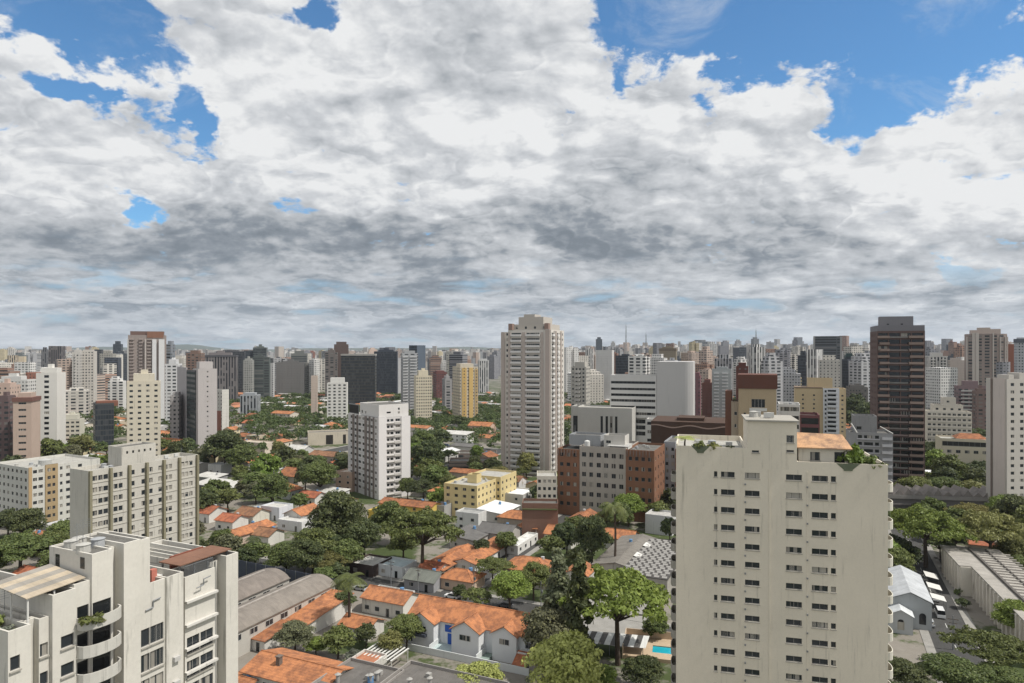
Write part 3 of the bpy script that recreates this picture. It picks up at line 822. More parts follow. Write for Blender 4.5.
# ------------------------------------------------------------------ cars
def car_paint():
    m, nt, b = new_mat('car_paint'); oc, rnd = objinfo(nt); lk(nt, oc, b.inputs['Base Color']); b.inputs['Roughness'].default_value = 0.25
    b.inputs['Coat Weight'].default_value = 0.6; return m
M_car = car_paint()
def car_proto(kind):
    r = thing('van' if kind == 'van' else 'parked_car', '', 'van' if kind == 'van' else 'car', (0, -500, 0))
    L, W_, H1, H2 = (4.9, 1.9, 1.15, 2.25) if kind == 'van' else (4.2, 1.75, 0.88, 1.45)
    prof = [(-L / 2, .3), (-L / 2, H1 * .95), (-L / 2 + .9 if kind != 'van' else -L / 2 + .7, H1), (L / 2 - .08, H1), (L / 2, H1 * .8), (L / 2, .3)]
    mb = MB(); k = len(prof)
    def extr(mb, prof, w0, w1, m=0):
        a = [(x, -w0, z) for x, z in prof]; b_ = [(x, w0, z) for x, z in prof]; n = len(prof)
        mb.poly(a, m); mb.poly(b_[::-1], m)
        for i in range(n): j = (i + 1) % n; mb.poly([a[i], a[j], b_[j], b_[i]], m)
    extr(mb, prof, W_ / 2, W_ / 2); mb.build('body', M_car, r, (0.7, 0.7, 0.7))
    cab = MB(); t = W_ / 2 - .18; b0 = W_ / 2 - .04
    xs = (-L / 2 + .75, -L / 2 + 1.5, L / 2 - .5, L / 2 - .12) if kind != 'van' else (-L / 2 + .45, -L / 2 + 1.2, L / 2 - .1, L / 2 - .03)
    lo = [(xs[0], -b0), (xs[3], -b0), (xs[3], b0), (xs[0], b0)]; hi = [(xs[1], -t), (xs[2], -t), (xs[2], t), (xs[1], t)]
    for i in range(4): j = (i + 1) % 4; cab.poly([(lo[i][0], lo[i][1], H1), (lo[j][0], lo[j][1], H1), (hi[j][0], hi[j][1], H2 - .06), (hi[i][0], hi[i][1], H2 - .06)])
    cab.build('window', M_bandglass, r)
    rf = MB(); rf.prism(hi, H2 - .06, H2, 0); rf.build('roof', M_car, r, (0.7, 0.7, 0.7))
    for sx in (-1, 1):
        for sy in (-1, 1):
            w = MB(); w.tube((sx * L * .31, sy * (W_ / 2 - .2), .32), (sx * L * .31, sy * (W_ / 2 + .01), .32), .32, .32, 12); w.build('wheel', M_rubber, r)
    for sy in (-1, 1):
        w = MB(); w.box(-L / 2 - .02, sy * .6 - .2, .62, -L / 2 + .04, sy * .6 + .2, .78); w.build('headlight', M_whiteframe, r)
    return proto(r)

# ================================================================== SETTING
def elev(x, y):
    d = math.hypot(x, y)
    s1 = min(1, max(0, (d - 1400) / 3200.0)); s1 = s1 * s1 * (3 - 2 * s1)
    side = 0.35 + 0.65 * min(1, max(0, (x / max(y, 1) + 0.15) / 0.4))
    return 46 * s1 * side
def sstep(a, b, x):
    t = min(1, max(0, (x - a) / (b - a))); return t * t * (3 - 2 * t)

def ground_mat():
    m, nt, b = new_mat('city_ground')
    c = objcoord(nt); x, y, z = sep(nt, c)
    n1 = noise(nt, c, 0.035, 6, 0.62); n2 = noise(nt, c, 0.4, 5, 0.65); n3 = noise(nt, vadd(nt, c, (90., 20., 0.)), 0.011, 4, 0.6)
    soil = mixc(nt, n2, (0.17, 0.15, 0.125), (0.27, 0.25, 0.22))
    grass = mixc(nt, n2, (0.035, 0.055, 0.018), (0.08, 0.10, 0.035))
    col = mixc(nt, (n1 * 0.7 + n3 * 0.3 + (n2 - 0.5) * 0.2).ss(0.47, 0.53), soil, grass)
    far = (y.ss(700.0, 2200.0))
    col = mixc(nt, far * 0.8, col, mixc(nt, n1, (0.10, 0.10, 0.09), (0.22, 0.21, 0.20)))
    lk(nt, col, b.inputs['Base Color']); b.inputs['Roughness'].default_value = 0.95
    return m
ys = [-300, 0, 200, 500, 900, 1400, 1800, 2300, 2900, 3600, 4500, 6000, 8000, 10900]
V = []; Fc = []; NX = 33
for y in ys:
    for i in range(NX): x = (i / (NX - 1) - .5) * 2 * min(12500, max(1500, y * 1.25 + 800)); V.append((x, y, elev(x, y)))
for j in range(len(ys) - 1):
    for i in range(NX - 1): a = j * NX + i; Fc.append((a, a + 1, a + NX + 1, a + NX))
me = bpy.data.meshes.new('ground'); me.from_pydata(V, [], Fc); me.materials.append(ground_mat()); me.update()
tag(link('ground', me), kind='structure')

# low wooded hills that close the view
def hills(name, D0, amp, base, seed, col, prof=None):
    rs = np.random.RandomState(seed); ph = rs.uniform(0, 6.28, 12); V = []; Fc = []; N = 160; K = 7
    for j in range(K):
        d = D0 * (1 + 0.30 * j / (K - 1)); k = math.sin(math.pi * min(1.0, (j + 0.0) / (K - 1) * 1.0))
        for i in range(N):
            px = -450 + 1950 * i / (N - 1); a = math.atan((px - 512) / F); x = math.sin(a) * d / math.cos(a); y = d
            u = px / 100.0
            hgt = base + amp * (0.5 + 0.24 * math.sin(u * 1.1 + ph[0]) + 0.16 * math.sin(u * 2.7 + ph[1]) + 0.09 * math.sin(u * 5.9 + ph[2]) + 0.05 * math.sin(u * 13 + ph[3] + j) + 0.03 * math.sin(u * 29 + ph[4] + 2 * j))
            if prof: hgt += prof(px)
            V.append((x, y, 30 + max(0, hgt) * k))
    for j in range(K - 1):
        for i in range(N - 1): a = j * N + i; Fc.append((a, a + 1, a + N + 1, a + N))
    me = bpy.data.meshes.new(name); me.from_pydata(V, [], Fc); me.update()
    m, nt, b = new_mat(name + '_cover'); c = objcoord(nt); n = noise(nt, c, 0.004, 6, 0.65)
    lk(nt, mixc(nt, n, col, (col[0] * 1.7, col[1] * 1.6, col[2] * 1.6)), b.inputs['Base Color']); me.materials.append(m)
    for p in me.polygons: p.use_smooth = True
    tag(link(name, me), kind='structure')
g_ = lambda px, c, w, a: a * math.exp(-((px - c) / w) ** 2)
hills('hills', 8200, 34, 38, 3, (0.035, 0.05, 0.03), lambda p: g_(p, 468, 26, 34) + g_(p, 185, 30, 70) + g_(p, 100, 50, 30) + g_(p, 690, 60, 24) + g_(p, 970, 60, 22) + g_(p, 20, 40, 10))

# ---- streets on the district's own grid: a runs away to the right, b across
AX = Vector((math.cos(R(65.5)), math.sin(R(65.5)))); BX = Vector((math.cos(R(-24.5)), math.sin(R(-24.5))))
def gp(s, t): return AX * s + BX * t
def gs(x, y): p = Vector((x, y)); return p.dot(AX), p.dot(BX)
STREETS = []
def strip(name, along, at, u0, u1, hw, z, mat, kind='structure', nm=None):
    """flat sheet along grid axis: along='a' -> t fixed at 'at', s from u0 to u1"""
    P = []
    for (u, o) in ((u0, -hw), (u1, -hw), (u1, hw), (u0, hw)):
        q = gp(u, at + o) if along == 'a' else gp(at + o, u); P.append((q.x, q.y, z))
    mb = MB(); mb.poly(P); return tag(mb.build(name, mat), kind=kind)
def street(along, at, u0, u1, hw=4.2, pave=2.2, lines=False):
    strip('road', along, at, u0, u1, hw, 0.03 if along == 'a' else 0.036, M_asphalt)
    STREETS.append((along, at, u0, u1, hw + pave))
    if lines:
        mb = MB(); u = u0
        while u < u1:
            P = [(u, -.07), (u + 3, -.07), (u + 3, .07), (u, .07)]
            mb.poly([(*(gp(a, at + o) if along == 'a' else gp(at + o, a)), 0.042) for a, o in P]); u += 7
        tag(mb.build('road_marking', M_paint), kind='structure')
def near_street(x, y, r):
    s_, t_ = gs(x, y)
    for al, at, u0, u1, hw in STREETS:
        a, o = (s_, t_) if al == 'a' else (t_, s_)
        if u0 - 2 < a < u1 + 2 and abs(o - at) < hw + r: return True
    return False
A_ST = [(-308.6, 60, 900, 8.0), (-203, 300, 950, 4.2), (-96.7, 171, 330, 4.0), (-150, 420, 980, 4.2), (28.4, 90, 330, 4.6), (-40, 410, 980, 4.2), (70, 330, 980, 5.0), (180, 250, 980, 4.2), (-420, 300, 980, 4.2), (290, 60, 900, 4.2)]
B_ST = [(169, -240, -30, 4.4), (330, -420, -40, 4.2), (430, -560, 330, 5.0), (545, -620, 330, 4.2), (660, -640, 330, 4.2), (800, -640, 330, 4.6), (262, 34, 330, 5.0)]
for t_, s0, s1, hw in A_ST: street('a', t_, s0, s1, hw, lines=hw > 4.5)
for s_, t0, t1, hw in B_ST: street('b', s_, t0, t1, hw, lines=False)
# raised pavements with real kerbs, cut where streets cross
def pavements():
    for kind, L in (('a', A_ST), ('b', B_ST)):
        for at, u0, u1, hw in L:
            if gp(u0, at).y > 700: continue
            cross = sorted((o, w) for o, a0, a1, w in (B_ST if kind == 'a' else A_ST) if a0 - 5 < at < a1 + 5 and u0 < o < u1)
            for sd in (-1, 1):
                u = u0; mb = MB()
                for o, w in cross + [(min(u1, u0 + 520), 0)]:
                    if o - w - u > 2:
                        P = [(u, hw), (o - w, hw), (o - w, hw + 2.0), (u, hw + 2.0)]
                        pts = [gp(a, at + sd * q) if kind == 'a' else gp(at + sd * q, a) for a, q in P]
                        mb.prism([(p.x, p.y) for p in pts], 0.0, 0.13)
                    u = max(u, o + w)
                if mb.v: tag(mb.build('pavement', M_pave), kind='structure')
pavements()

# ================================================================== THE NEAR BUILDINGS
cream = (0.47, 0.44, 0.37); white = (0.62, 0.60, 0.56)
# --- the tall cream apartment tower in the right foreground
A = B('apartment_tower', 'tall cream apartment tower in the right foreground with a planted roof terrace', 'building', 676, 113, -14.6, (0.68, 0.62, 0.515))
w = A.t(888); zt = A.z(471.8, A.t(728)); rw = rows(zt, 17, 2.88, 0.92)
A.block(0, 0, w, 16, 0, zt + 0.75, {'F': [(A.t(714), A.t(717.4), rw), (A.t(721), A.t(734.7), rw), (A.t(745), A.t(759.6), rw), (A.t(786), A.t(802), rw), (A.t(811.9), A.t(828), rw), (A.t(831), A.t(836), rw)],
        'R': [(1, 3.6, rows(zt + .6, 17, 2.88, 2.1), 'door'), (6, 8, rw)], 'L': [(12.4, 15.2, rows(zt + .6, 17, 2.88, 2.1), 'door'), (6, 8, rw)]}, mat=M_aged, par=0, rec=.28)
zb = zt + 0.75
tl_, tc_ = A.t(747.5), A.t(797)
A.block(0, 0, tl_, 15.9, zb, A.z(446, 2), {}, mat=M_aged, roofm=M_lightroof, name='upper_wall')
A.block(tl_, 0, tc_ - tl_, 9, zb, A.z(421, tl_), {'F': [(A.t(752) - tl_, A.t(759) - tl_, [(A.z(452.5, tl_ + 1), A.z(450.3, tl_ + 1))]), (A.t(786.5) - tl_, A.t(794) - tl_, [(A.z(452.5, tc_), A.z(450.3, tc_)), (A.z(443, tc_), A.z(435.5, tc_))])]}, mat=M_aged, name='stair_tower')
A.block(tc_, 0, w - tc_, 15.9, zb, A.z(465, w), {}, mat=M_aged, roofm=M_lightroof, name='upper_wall')
zr = A.z(465, w) - 0.9
# chamfered planters cut into the parapets
for p0, p1, yy, dd in ((693, 708, 446, 0.0), (838, 858, 464, 0.0)):
    mb = MB(); a, b_ = A.t(p0), A.t(p1); z1 = A.z(yy, a) + (0.35 if p0 < 700 else .45); q = (b_ - a) * .28
    mb.poly([(a - .3, -.06, z1 - .3), (b_ + .3, -.06, z1 - .3), (b_ - q, -.06, z1 - 1.3), (a + q, -.06, z1 - 1.3)]); mb.box(a + q, -.16, z1 - 1.45, b_ - q, -.004, z1 - 1.3); mb.build('planter', M_aged, A.root, (0.13, 0.15, 0.10))
# thin vertical joints and small fixtures
for px in (741, 769, 807): A.box('rib', A.t(px), -0.07, 0.2, A.t(px) + 0.22, -0.003, zb - .2, M_aged)
for i in range(14):
    for px in (742.5, 804.5): A.box('vent', A.t(px) + .3, -0.2, zt - 2.0 - i * 2.88, A.t(px) + .52, -0.004, zt - 1.75 - i * 2.88, M_metal)
for i in range(17):
    zf = zt - 1.9 - i * 2.88
    if zf < 1: break
    balcony(A.root, Vector((w, .25, zf)), Vector((0, 1, 0)), Vector((1, 0, 0)), 4.2, 1.15, 1.05, (0.60, 0.575, 0.50), rounded=0.7, mat=M_wall)
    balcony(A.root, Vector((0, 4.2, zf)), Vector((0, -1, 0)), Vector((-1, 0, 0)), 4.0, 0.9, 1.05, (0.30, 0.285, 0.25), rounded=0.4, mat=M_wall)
# penthouse with tiled roof on the right half
a, b_ = A.t(800), A.t(853)
A.block(a, 1.6, b_ - a, 6, zr, A.z(447.5, a) - .2, {'F': [(A.t(812) - a, A.t(822) - a, [(zr + .9, zr + 2.3)]), (A.t(836.5) - a, A.t(847) - a, [(zr + .1, zr + 2.4)], 'dark')]}, color=(0.62, 0.58, 0.5), par=0, name='penthouse_wall')
zz = A.z(447, a)
mb = MB(); a0 = A.t(797.5); b0 = A.t(854)
mb.poly([(a0, 0.9, zz - .15), (b0, 0.9, zz - .15), (b0 - .6, 5.4, zz + 1.55), (a0, 5.4, zz + 1.75)]); mb.poly([(a0, 0.9, zz - .32), (b0, 0.9, zz - .32), (b0 - .6, 5.4, zz + 1.38), (a0, 5.4, zz + 1.58)])
mb.poly([(a0, .9, zz - .15), (b0, .9, zz - .15), (b0, .9, zz - .32), (a0, .9, zz - .32)]); mb.poly([(b0, .9, zz - .32), (b0, .9, zz - .15), (b0 - .6, 5.4, zz + 1.55), (b0 - .6, 5.4, zz + 1.38)])
mb.poly([(a0, 5.4, zz + 1.75), (b0 - .6, 5.4, zz + 1.55), (b0, 8.2, zz - .2), (a0, 8.2, zz - .2)])
mb.build('tiled_roof', M_tile, A.root, (1.15, 1.75, 2.3))
A.box('roof_slab', tl_ - .3, -0.35, A.z(421, tl_) + .004, tc_ + .3, 9.3, A.z(421, tl_) + .25, M_wall, (0.36, 0.34, 0.30))
clutter(A, 1.5, 5, 9, 14, zb + 2.0, 4, 3); clutter(A, tl_ + 1, 2, tc_ - 1, 7, A.z(421, tl_) + .25, 4, 7)
A.windows(sub=True); A.foot(w, 16, 0, 0); SIL.append((676, 888, 450, 113))
def on_local(b, x, y): return b.X + x * b.c - y * b.s, b.D + x * b.s + y * b.c
def plant_on(b, x, y, z, wd, kind, tone, label, hs=1.0, name=None):
    X, Y = on_local(b, x, y); r = tree_at(X, Y, wd, kind, tone, label, hs, None, z, name); FOOT.pop(); TREES.pop(); return r
zl = A.z(446, 2) - .9
plant_on(A, 1.5, 1.1, zl, 4.4, 'palm', 'yellow', 'yellow green potted palm at the left corner of the cream tower roof', 0.34, 'terrace_palm')
for i, (t0, wd, tn, lb) in enumerate([(3.6, 2.6, 'mid', 'low green shrub in the notch planter on the cream tower roof'), (5.9, 2.8, 'olive', 'olive bush behind the left parapet of the cream tower'), (8.6, 2.0, 'dull', 'dull low bush beside the stair block on the cream tower roof')]):
    plant_on(A, t0, 1.0, zl - .1, wd, 'bush', tn, lb)
for t0, yy, wd, tn, lb, hs in [(A.t(858), 2.0, 4.6, 'bright', 'large bright green shrub right of the tiled penthouse', 1.35), (A.t(868), 1.4, 3.6, 'mid', 'green shrub second from right on the cream tower terrace', 0.95), (A.t(879), 1.2, 3.0, 'mid', 'low green shrub at the right corner of the cream tower terrace', 0.6), (A.t(863), 4.5, 3.2, 'dark', 'dark tall shrub behind the others on the cream tower terrace', 1.3), (A.t(815), 1.0, 1.2, 'dark', 'small dark potted plant before the penthouse window', 0.9)]:
    plant_on(A, t0, yy, zr - .05, wd, 'bush', tn, lb, hs)

# --- the nearest building at lower left, stepped, with roof terraces
Fb = B('apartment_building', 'nearest pale building at lower left with rounded balconies and a brown deck roof', 'building', 8, 64.2, 65, (0.60, 0.575, 0.52))
t = Fb.t; fh = 2.86
zW = Fb.z(656, t(15)); zW2 = Fb.z(644, t(47)); zP = 43.5
col1 = 0
def vol(p0, p1, y0, zt_, faces=None, d=14, **kw):
    a, b_ = t(p0), t(p1); f = {'F': [(t(x0) - a, t(x1) - a, rr, *st) for x0, x1, rr, *st in (faces or [])]}
    return Fb.block(a, y0, b_ - a, d - y0, 0, zt_, f, mat=M_dirty, roofm=M_membrane, **kw)
vol(8, 31, 0, zP, [(10, 20, rows(zW, 14, fh, 1.35), 'slide')])
vol(31, 42, 1.3, zP - .01)
vol(42, 52.5, 0.5, zP, [(43, 51, rows(zW2, 14, fh, 1.3), 'slide')])
zb1 = Fb.z(634.5, t(68))
vol(52.5, 76, 0, 45.6, [(61, 74, rows(zb1, 14, fh, 1.25), 'slide')])
zbal = Fb.z(598, t(97))
vol(76, 92, 0.3, 45.9, [(79, 90.5, rows(zbal - .4, 15, fh, 1.95), 'dark')], d=6.5, par=.2)
vol(92, 113, 0.0, 48.6, [(92.6, 111, rows(zbal - .4, 15, fh, 1.95), 'dark')], d=7.2, par=.25)
vol(113, 122, 1.2, 48.4, None, d=7.1, par=.25)
vol(122, 139, -0.3, 48.9, None, d=7.1, par=.25)
rz2 = rows(Fb.z(627, t(150)), 14, fh, 2.0)
vol(139, 150, 0, 48.7, [(141, 149.7, rz2, 'slide')], d=7.0, par=.25)
vol(150, 165, 0, zP, [(150.2, 163.5, rz2, 'slide')])
vol(165, 182, -0.25, zP + .1)
vol(182, 187, 1.2, zP - .3)
rz3 = rows(Fb.z(634, t(200)), 14, fh, 2.0)
vol(187, 217, 0.35, zP - .9, [(189, 201.5, rz3, 'slide'), (202.5, 215, rz3, 'slide')])
vol(217, 225, 1.3, zP - .4)
vol(225, 237, -0.2, zP + .2)
# lower back body of the terraces on the left, seen from above
Fb.block(t(76) + .02, 7.25, t(150) - t(76) - .04, 6.7, 0, zP - .2, {}, roofm=M_lightroof)
# rounded balconies
for i in range(14):
    zf = zbal - 2.4 - i * fh
    if zf < 1: break
    balcony(Fb.root, Vector((t(76.5), 0, zf)), Vector((1, 0, 0)), Vector((0, -1, 0)), t(118) - t(76.5), 1.5, 1.0, (0.50, 0.485, 0.445), rounded=0.75, mat=M_dirty)
# railings, floor bands and pipes
for i in range(4):
    zf = 43.5 - 4.0 - i * fh
    a, b_ = t(187), t(217); Fb.box('floor_band', a - .1, -.15, zf, b_ + .1, .33, zf + .28, M_dirty, (0.60, 0.58, 0.54))
mb = MB()
for (p0, p1, zz0, dz0) in ((145, 160, 40.6, .5), (196, 210, 41.0, .35)):
    mb.tube((t(p0), -.12, zz0), (t((p0 + p1) / 2), -.12, zz0 + .1), .07, .07, 6); mb.tube((t((p0 + p1) / 2), -.12, zz0 + .1), (t((p0 + p1) / 2), -.12, zz0 + .8), .07, .07, 6); mb.tube((t((p0 + p1) / 2), -.12, zz0 + .8), (t(p1), -.12, zz0 + .9), .07, .07, 6)
mb.tube((t(222), 1.2, 10), (t(222), 1.2, 43), .07, .07, 6); mb.build('pipe', M_metal, Fb.root)
for i in range(2, 6):
    for px in (171,): Fb.box('air_conditioner', t(px), -.65, 39.2 - i * fh, t(px) + .8, -.26, 39.75 - i * fh, M_clean, (0.48, 0.47, 0.45))
# striped terrace roof
mb = MB(); mc = MB(); x0_, x1_ = 1.9, 7.7
for i in range(6):
    ya, yb = 0.5 + i * 1.0, 0.5 + (i + 1) * 1.0
    m_ = mb if i % 2 == 0 else mc; zo = 45.9 + i * .1
    m_.poly([(x0_, ya, zo), (x1_, ya, zo + .35), (x1_, yb, zo + .47), (x0_, yb, zo + .12)]); m_.poly([(x0_, ya, zo - .08), (x1_, ya, zo + .27), (x1_, yb, zo + .39), (x0_, yb, zo + .04)])
    m_.poly([(x0_, ya, zo - .08), (x0_, ya, zo), (x0_, yb, zo + .12), (x0_, yb, zo + .04)])
m_ = mb; mb.poly([(x0_, .5, 45.82), (x1_, .5, 46.17), (x1_, .5, 46.25), (x0_, .5, 45.9)])
sr = mb.build('terrace_roof', M_corr, Fb.root, (0.44, 0.37, 0.28)); mc.build('roof_sheet', M_corr, sr, (0.28, 0.26, 0.23))
for xx, yy in ((2.1, .7), (2.1, 3.4), (2.1, 6.2), (4.6, .7)):
    Fb.box('post', xx, yy, 42.6, xx + .14, yy + .14, 45.8, M_whiteframe)
Fb.box('terrace_wall', 4.7, .8, 42.6, 5.6, 1.0, 44.2, M_wall, (0.20, 0.07, 0.05))
# water tower windows, tank roofs, brown deck roof
for yy in (1.2, 5.4): Fb.box('hatch', t(92) - .03, yy, 46.6 if yy > 3 else 46.9, t(92) - .003, yy + .7, 47.9 if yy > 3 else 48.1, M_bandglass)
mb = MB(); a, b_ = t(184), t(235.5); zc = 44.0
mb.box(a, .7, zc, b_, 4.4, zc + .12); mb.build('deck_roof', M_corr, Fb.root, (0.20, 0.105, 0.07))
for px, yy in ((186, 1.1), (200, 1.1), (214, 1.1), (233, 1.1), (186, 4.1), (233, 4.1)): Fb.box('post', t(px), yy, 42.3, t(px) + .18, yy + .18, zc - .004, M_metal)
mb = MB()
for k in range(26):
    x = t(188) + (t(216) - t(188)) * k / 25; mb.box(x, .55, zP - .9, x + .05, .6, zP + .3)
mb.box(t(188), .53, zP + .3, t(216), .62, zP + .37); mb.build('railing', M_metal, Fb.root)
Fb.box('terrace_wall', t(200), 5.2, 42.4, t(232), 5.4, 44.0, M_wall, (0.25, 0.09, 0.06))
Fb.box('chimney', t(160), 1.4, zP - .9, t(160) + .7, 2.0, zP + .9, M_wall, (0.45, 0.16, 0.12))
Fb.box('skylight', t(168), 3.0, zP - .75, t(181), 3.9, zP - .6, M_whiteframe)
mb = MB()
for k in range(7): mb.tube((t(95) + k * .55, 1.0 + (k % 3), 48.0), (t(95) + k * .55 + 1.6, 3.0 + (k % 2) * 1.8, 48.1 + .12 * (k % 3)), .06, .06, 6)
mb.build('roof_pipe', M_metal, Fb.root)
Fb.box('roof_hatch', t(112), 3.6, 47.6, t(112) + 1.2, 4.6, 48.3, M_whiteframe)
clutter(Fb, t(98), 1.5, t(120), 6, 48.3, 7, 5); clutter(Fb, t(168), 5, t(180), 11, zP - .9, 3, 8); clutter(Fb, .5, 5, 4, 12, zP - .9, 4, 9)
Fb.windows(sub=True); Fb.foot(t(237), 14); SIL.append((0, 237, 600, 90)); SIL.append((60, 150, 550, 90))
plant_on(Fb, t(85), -.9, zbal - 2.35, 2.3, 'bush', 'mid', 'green shrub growing over the top rounded balcony of the nearest building', 0.85)
plant_on(Fb, t(92), -1.0, zbal - 2.35, 1.6, 'bush', 'olive', 'smaller olive shrub on the top rounded balcony of the nearest building', 0.8)
plant_on(Fb, .9, .9, 42.6, 1.5, 'bush', 'mid', 'low green shrub at the far left corner of the roof terrace', 0.6)
plant_on(Fb, .8, 2.2, 42.6, 1.7, 'bush', 'grey', 'pale flowering bush on the left roof terrace before the striped roof', 0.7)
plant_on(Fb, 1.2, 4.4, 42.6, 1.8, 'bush', 'yellow', 'yellow green plant on the left roof terrace beside the striped roof', 1.0)

# --- gridded slab with olive fins behind it
Bb = B('apartment_building', 'cream slab building with olive vertical fins, behind the nearest building', 'building', 88, 169, 61, (0.50, 0.48, 0.43))
t = Bb.t; w = t(198); zt = Bb.z(473.5, t(95)); r_ = rows(zt - .6, 13, 2.9, 1.25)
gr = []
for grp in ([(92.3, 97.2), (98.3, 102.6), (103.4, 108)], [(113.5, 117.6), (118.6, 122.6)], [(131, 134.6)], [(141.5, 145)], [(149.3, 152.6)], [(158.5, 161.8), (164.8, 167.6), (168.6, 172)], [(181.3, 184.3), (185.2, 188.2), (189.2, 192.5)]):
    for p0, p1 in grp: gr.append((t(p0), t(p1), r_))
Bb.block(0, 0, w, 8, 0, zt + .9, {'F': gr}, mat=M_dirty, roofm=M_lightroof)
for px in (89.6, 110, 128.8, 146.2, 163.3, 178.8, 196.6): Bb.box('fin', t(px) - .3, -.75, 0, t(px) + .3, -.003, zt + .85, M_wall, (0.24, 0.22, 0.15))
for i in range(14): Bb.box('floor_band', .02, -.12, zt - 2.4 - i * 2.9, w - .02, -.004, zt - 2.28 - i * 2.9, M_wall, (0.42, 0.40, 0.35))
a, b_ = t(124), t(158)
Bb.block(a, 1, b_ - a, 6, zt + .02, Bb.z(447.5, a), {'F': [(x, x + .55, [(Bb.z(447.5, a) - 1.9, Bb.z(447.5, a) - 1.2)], 'dark') for x in np.linspace(1.2, b_ - a - 1.8, 5)]}, mat=M_dirty, name='water_tank_block', par=.4)
clutter(Bb, 1, 1, a - 1, 7, zt + .1, 5, 2); clutter(Bb, b_ + 1, 1, w - 1, 7, zt + .1, 4, 6)
Bb.windows(); Bb.foot(w, 8); SIL.append((62, 198, 475, 169))

# --- pale yellow and grey low block at far left
Pb = B('apartment_building', 'low yellow and grey apartment block at far left edge with ochre panels and roof tanks', 'building', 28, 262, 61, (0.55, 0.54, 0.50))
t = Pb.t; w = t(100); zt = Pb.z(468, 0); r_ = rows(zt - 1.2, 8, 3.0, 1.3); d = 26
Pb.block(0, 0, w, d, 0, zt, {'F': [(t(33), t(37), r_), (t(38.5), t(43), r_), (t(60), t(62.5), r_), (t(66), t(70), r_), (t(78), t(82), r_)], 'L': even(d, 8, 1.4, r_)}, roofm=M_lightroof)
a, b_ = t(45), t(57.5)
Pb.block(a, -.35, b_ - a, .34, 0, zt + .3, {'F': [(t(47) - a, t(50.3) - a, r_), (t(52) - a, t(54.8) - a, r_)]}, color=(0.37, 0.275, 0.16), mat=M_wall, name='panel', par=0, rec=.2)
Pb.box('panel', t(28.4), -.3, 0, t(31.8), -.004, zt + .1, M_wall, (0.42, 0.30, 0.17))
mb = MB(); mb.cyl(t(52), 5, 2.3, 2.3, zt - .9, zt + 1.6, 20); mb.cyl(t(52), 5, 2.3, .3, zt + 1.6, zt + 2.1, 20); mb.build('water_tank', M_clean, Pb.root, (0.42, 0.42, 0.40))
clutter(Pb, 2, 3, w - 3, 20, zt - .9, 8, 4); Pb.windows(); Pb.foot(w, d); SIL.append((0, 60, 476, 262))

# --- white gridded tower in the middle left
Cb = B('apartment_tower', 'white gridded tower left of centre with dark vertical window strips', 'building', 378, 319, 38, (0.60, 0.58, 0.57))
t = Cb.t; w = t(410.5); d = Cb.tl(348); zt = Cb.z(418, 0)
tl2 = lambda px: d - Cb.tl(px); r_ = rows(zt - .9, 13, 3.05, 1.25)
Cb.block(0, 0, w, d, 0, zt, {'L': [(tl2(p0), tl2(p1), r_) for p0, p1 in ((350.5, 352.6), (354.6, 356.6), (358.4, 361), (362.4, 364.8), (367, 369), (370.6, 373), (375, 376.6))], 'F': [(t(387), t(389.5), r_, 'white'), (t(390.5), t(393.5), r_, 'white'), (t(395.5), t(400), r_, 'white')]}, roofm=M_lightroof, par=.6)
for p0, p1 in ((352.8, 354.4), (357, 358.2), (365, 366.8), (369.2, 370.4), (373.2, 374.4)): Cb.box('fin', -.35, Cb.tl(p1), 0, -.003, Cb.tl(p0), zt - .05, M_clean, (0.20, 0.17, 0.155))
for p0, p1 in ((378.3, 386.2), (401, 409.5)): Cb.box('panel', t(p0), -.5, 0, t(p1), -.003, zt + .03, M_clean, (0.70, 0.68, 0.67))
for i in range(14):
    Cb.box('floor_band', t(386.4), -.8, zt - 3.0 - i * 3.05, t(394), -.004, zt - 2.7 - i * 3.05, M_clean, (0.50, 0.48, 0.45)); Cb.box('floor_band', t(394.3), -.5, zt - 3.4 - i * 3.05, t(400.8), -.004, zt - 2.4 - i * 3.05, M_clean, (0.50, 0.48, 0.45))
    Cb.box('floor_band', -.07, .05, zt - 2.95 - i * 3.05, -.004, d - .05, zt - 2.75 - i * 3.05, M_clean, (0.48, 0.45, 0.44))
Cb.block(.8, .6, w - 1.6, d * .62, zt + .02, zt + 6.0, {'F': [(4, 6.2, [(zt + 1.8, zt + 2.6)], 'dark'), (10, 11, [(zt + 3.2, zt + 4.2), (zt + 1.4, zt + 2.4)], 'dark')], 'L': [(2, 3.4, [(zt + 1, zt + 2.4)], 'dark'), (6, 7, [(zt + 1, zt + 2.2)], 'dark')]}, mat=M_clean, name='roof_house', par=.5, color=(0.66, 0.64, 0.62))
Cb.box('billboard_frame', .5, d * .66, zt + .03, .75, d - .3, zt + 4.8, M_metal, (0.1, .1, .1)); Cb.box('billboard_back', .3, d * .66 + .5, zt + .5, .49, d - .8, zt + 4.4, M_dark)
Cb.windows(); Cb.foot(w, d); SIL.append((348, 411, 410, 319))

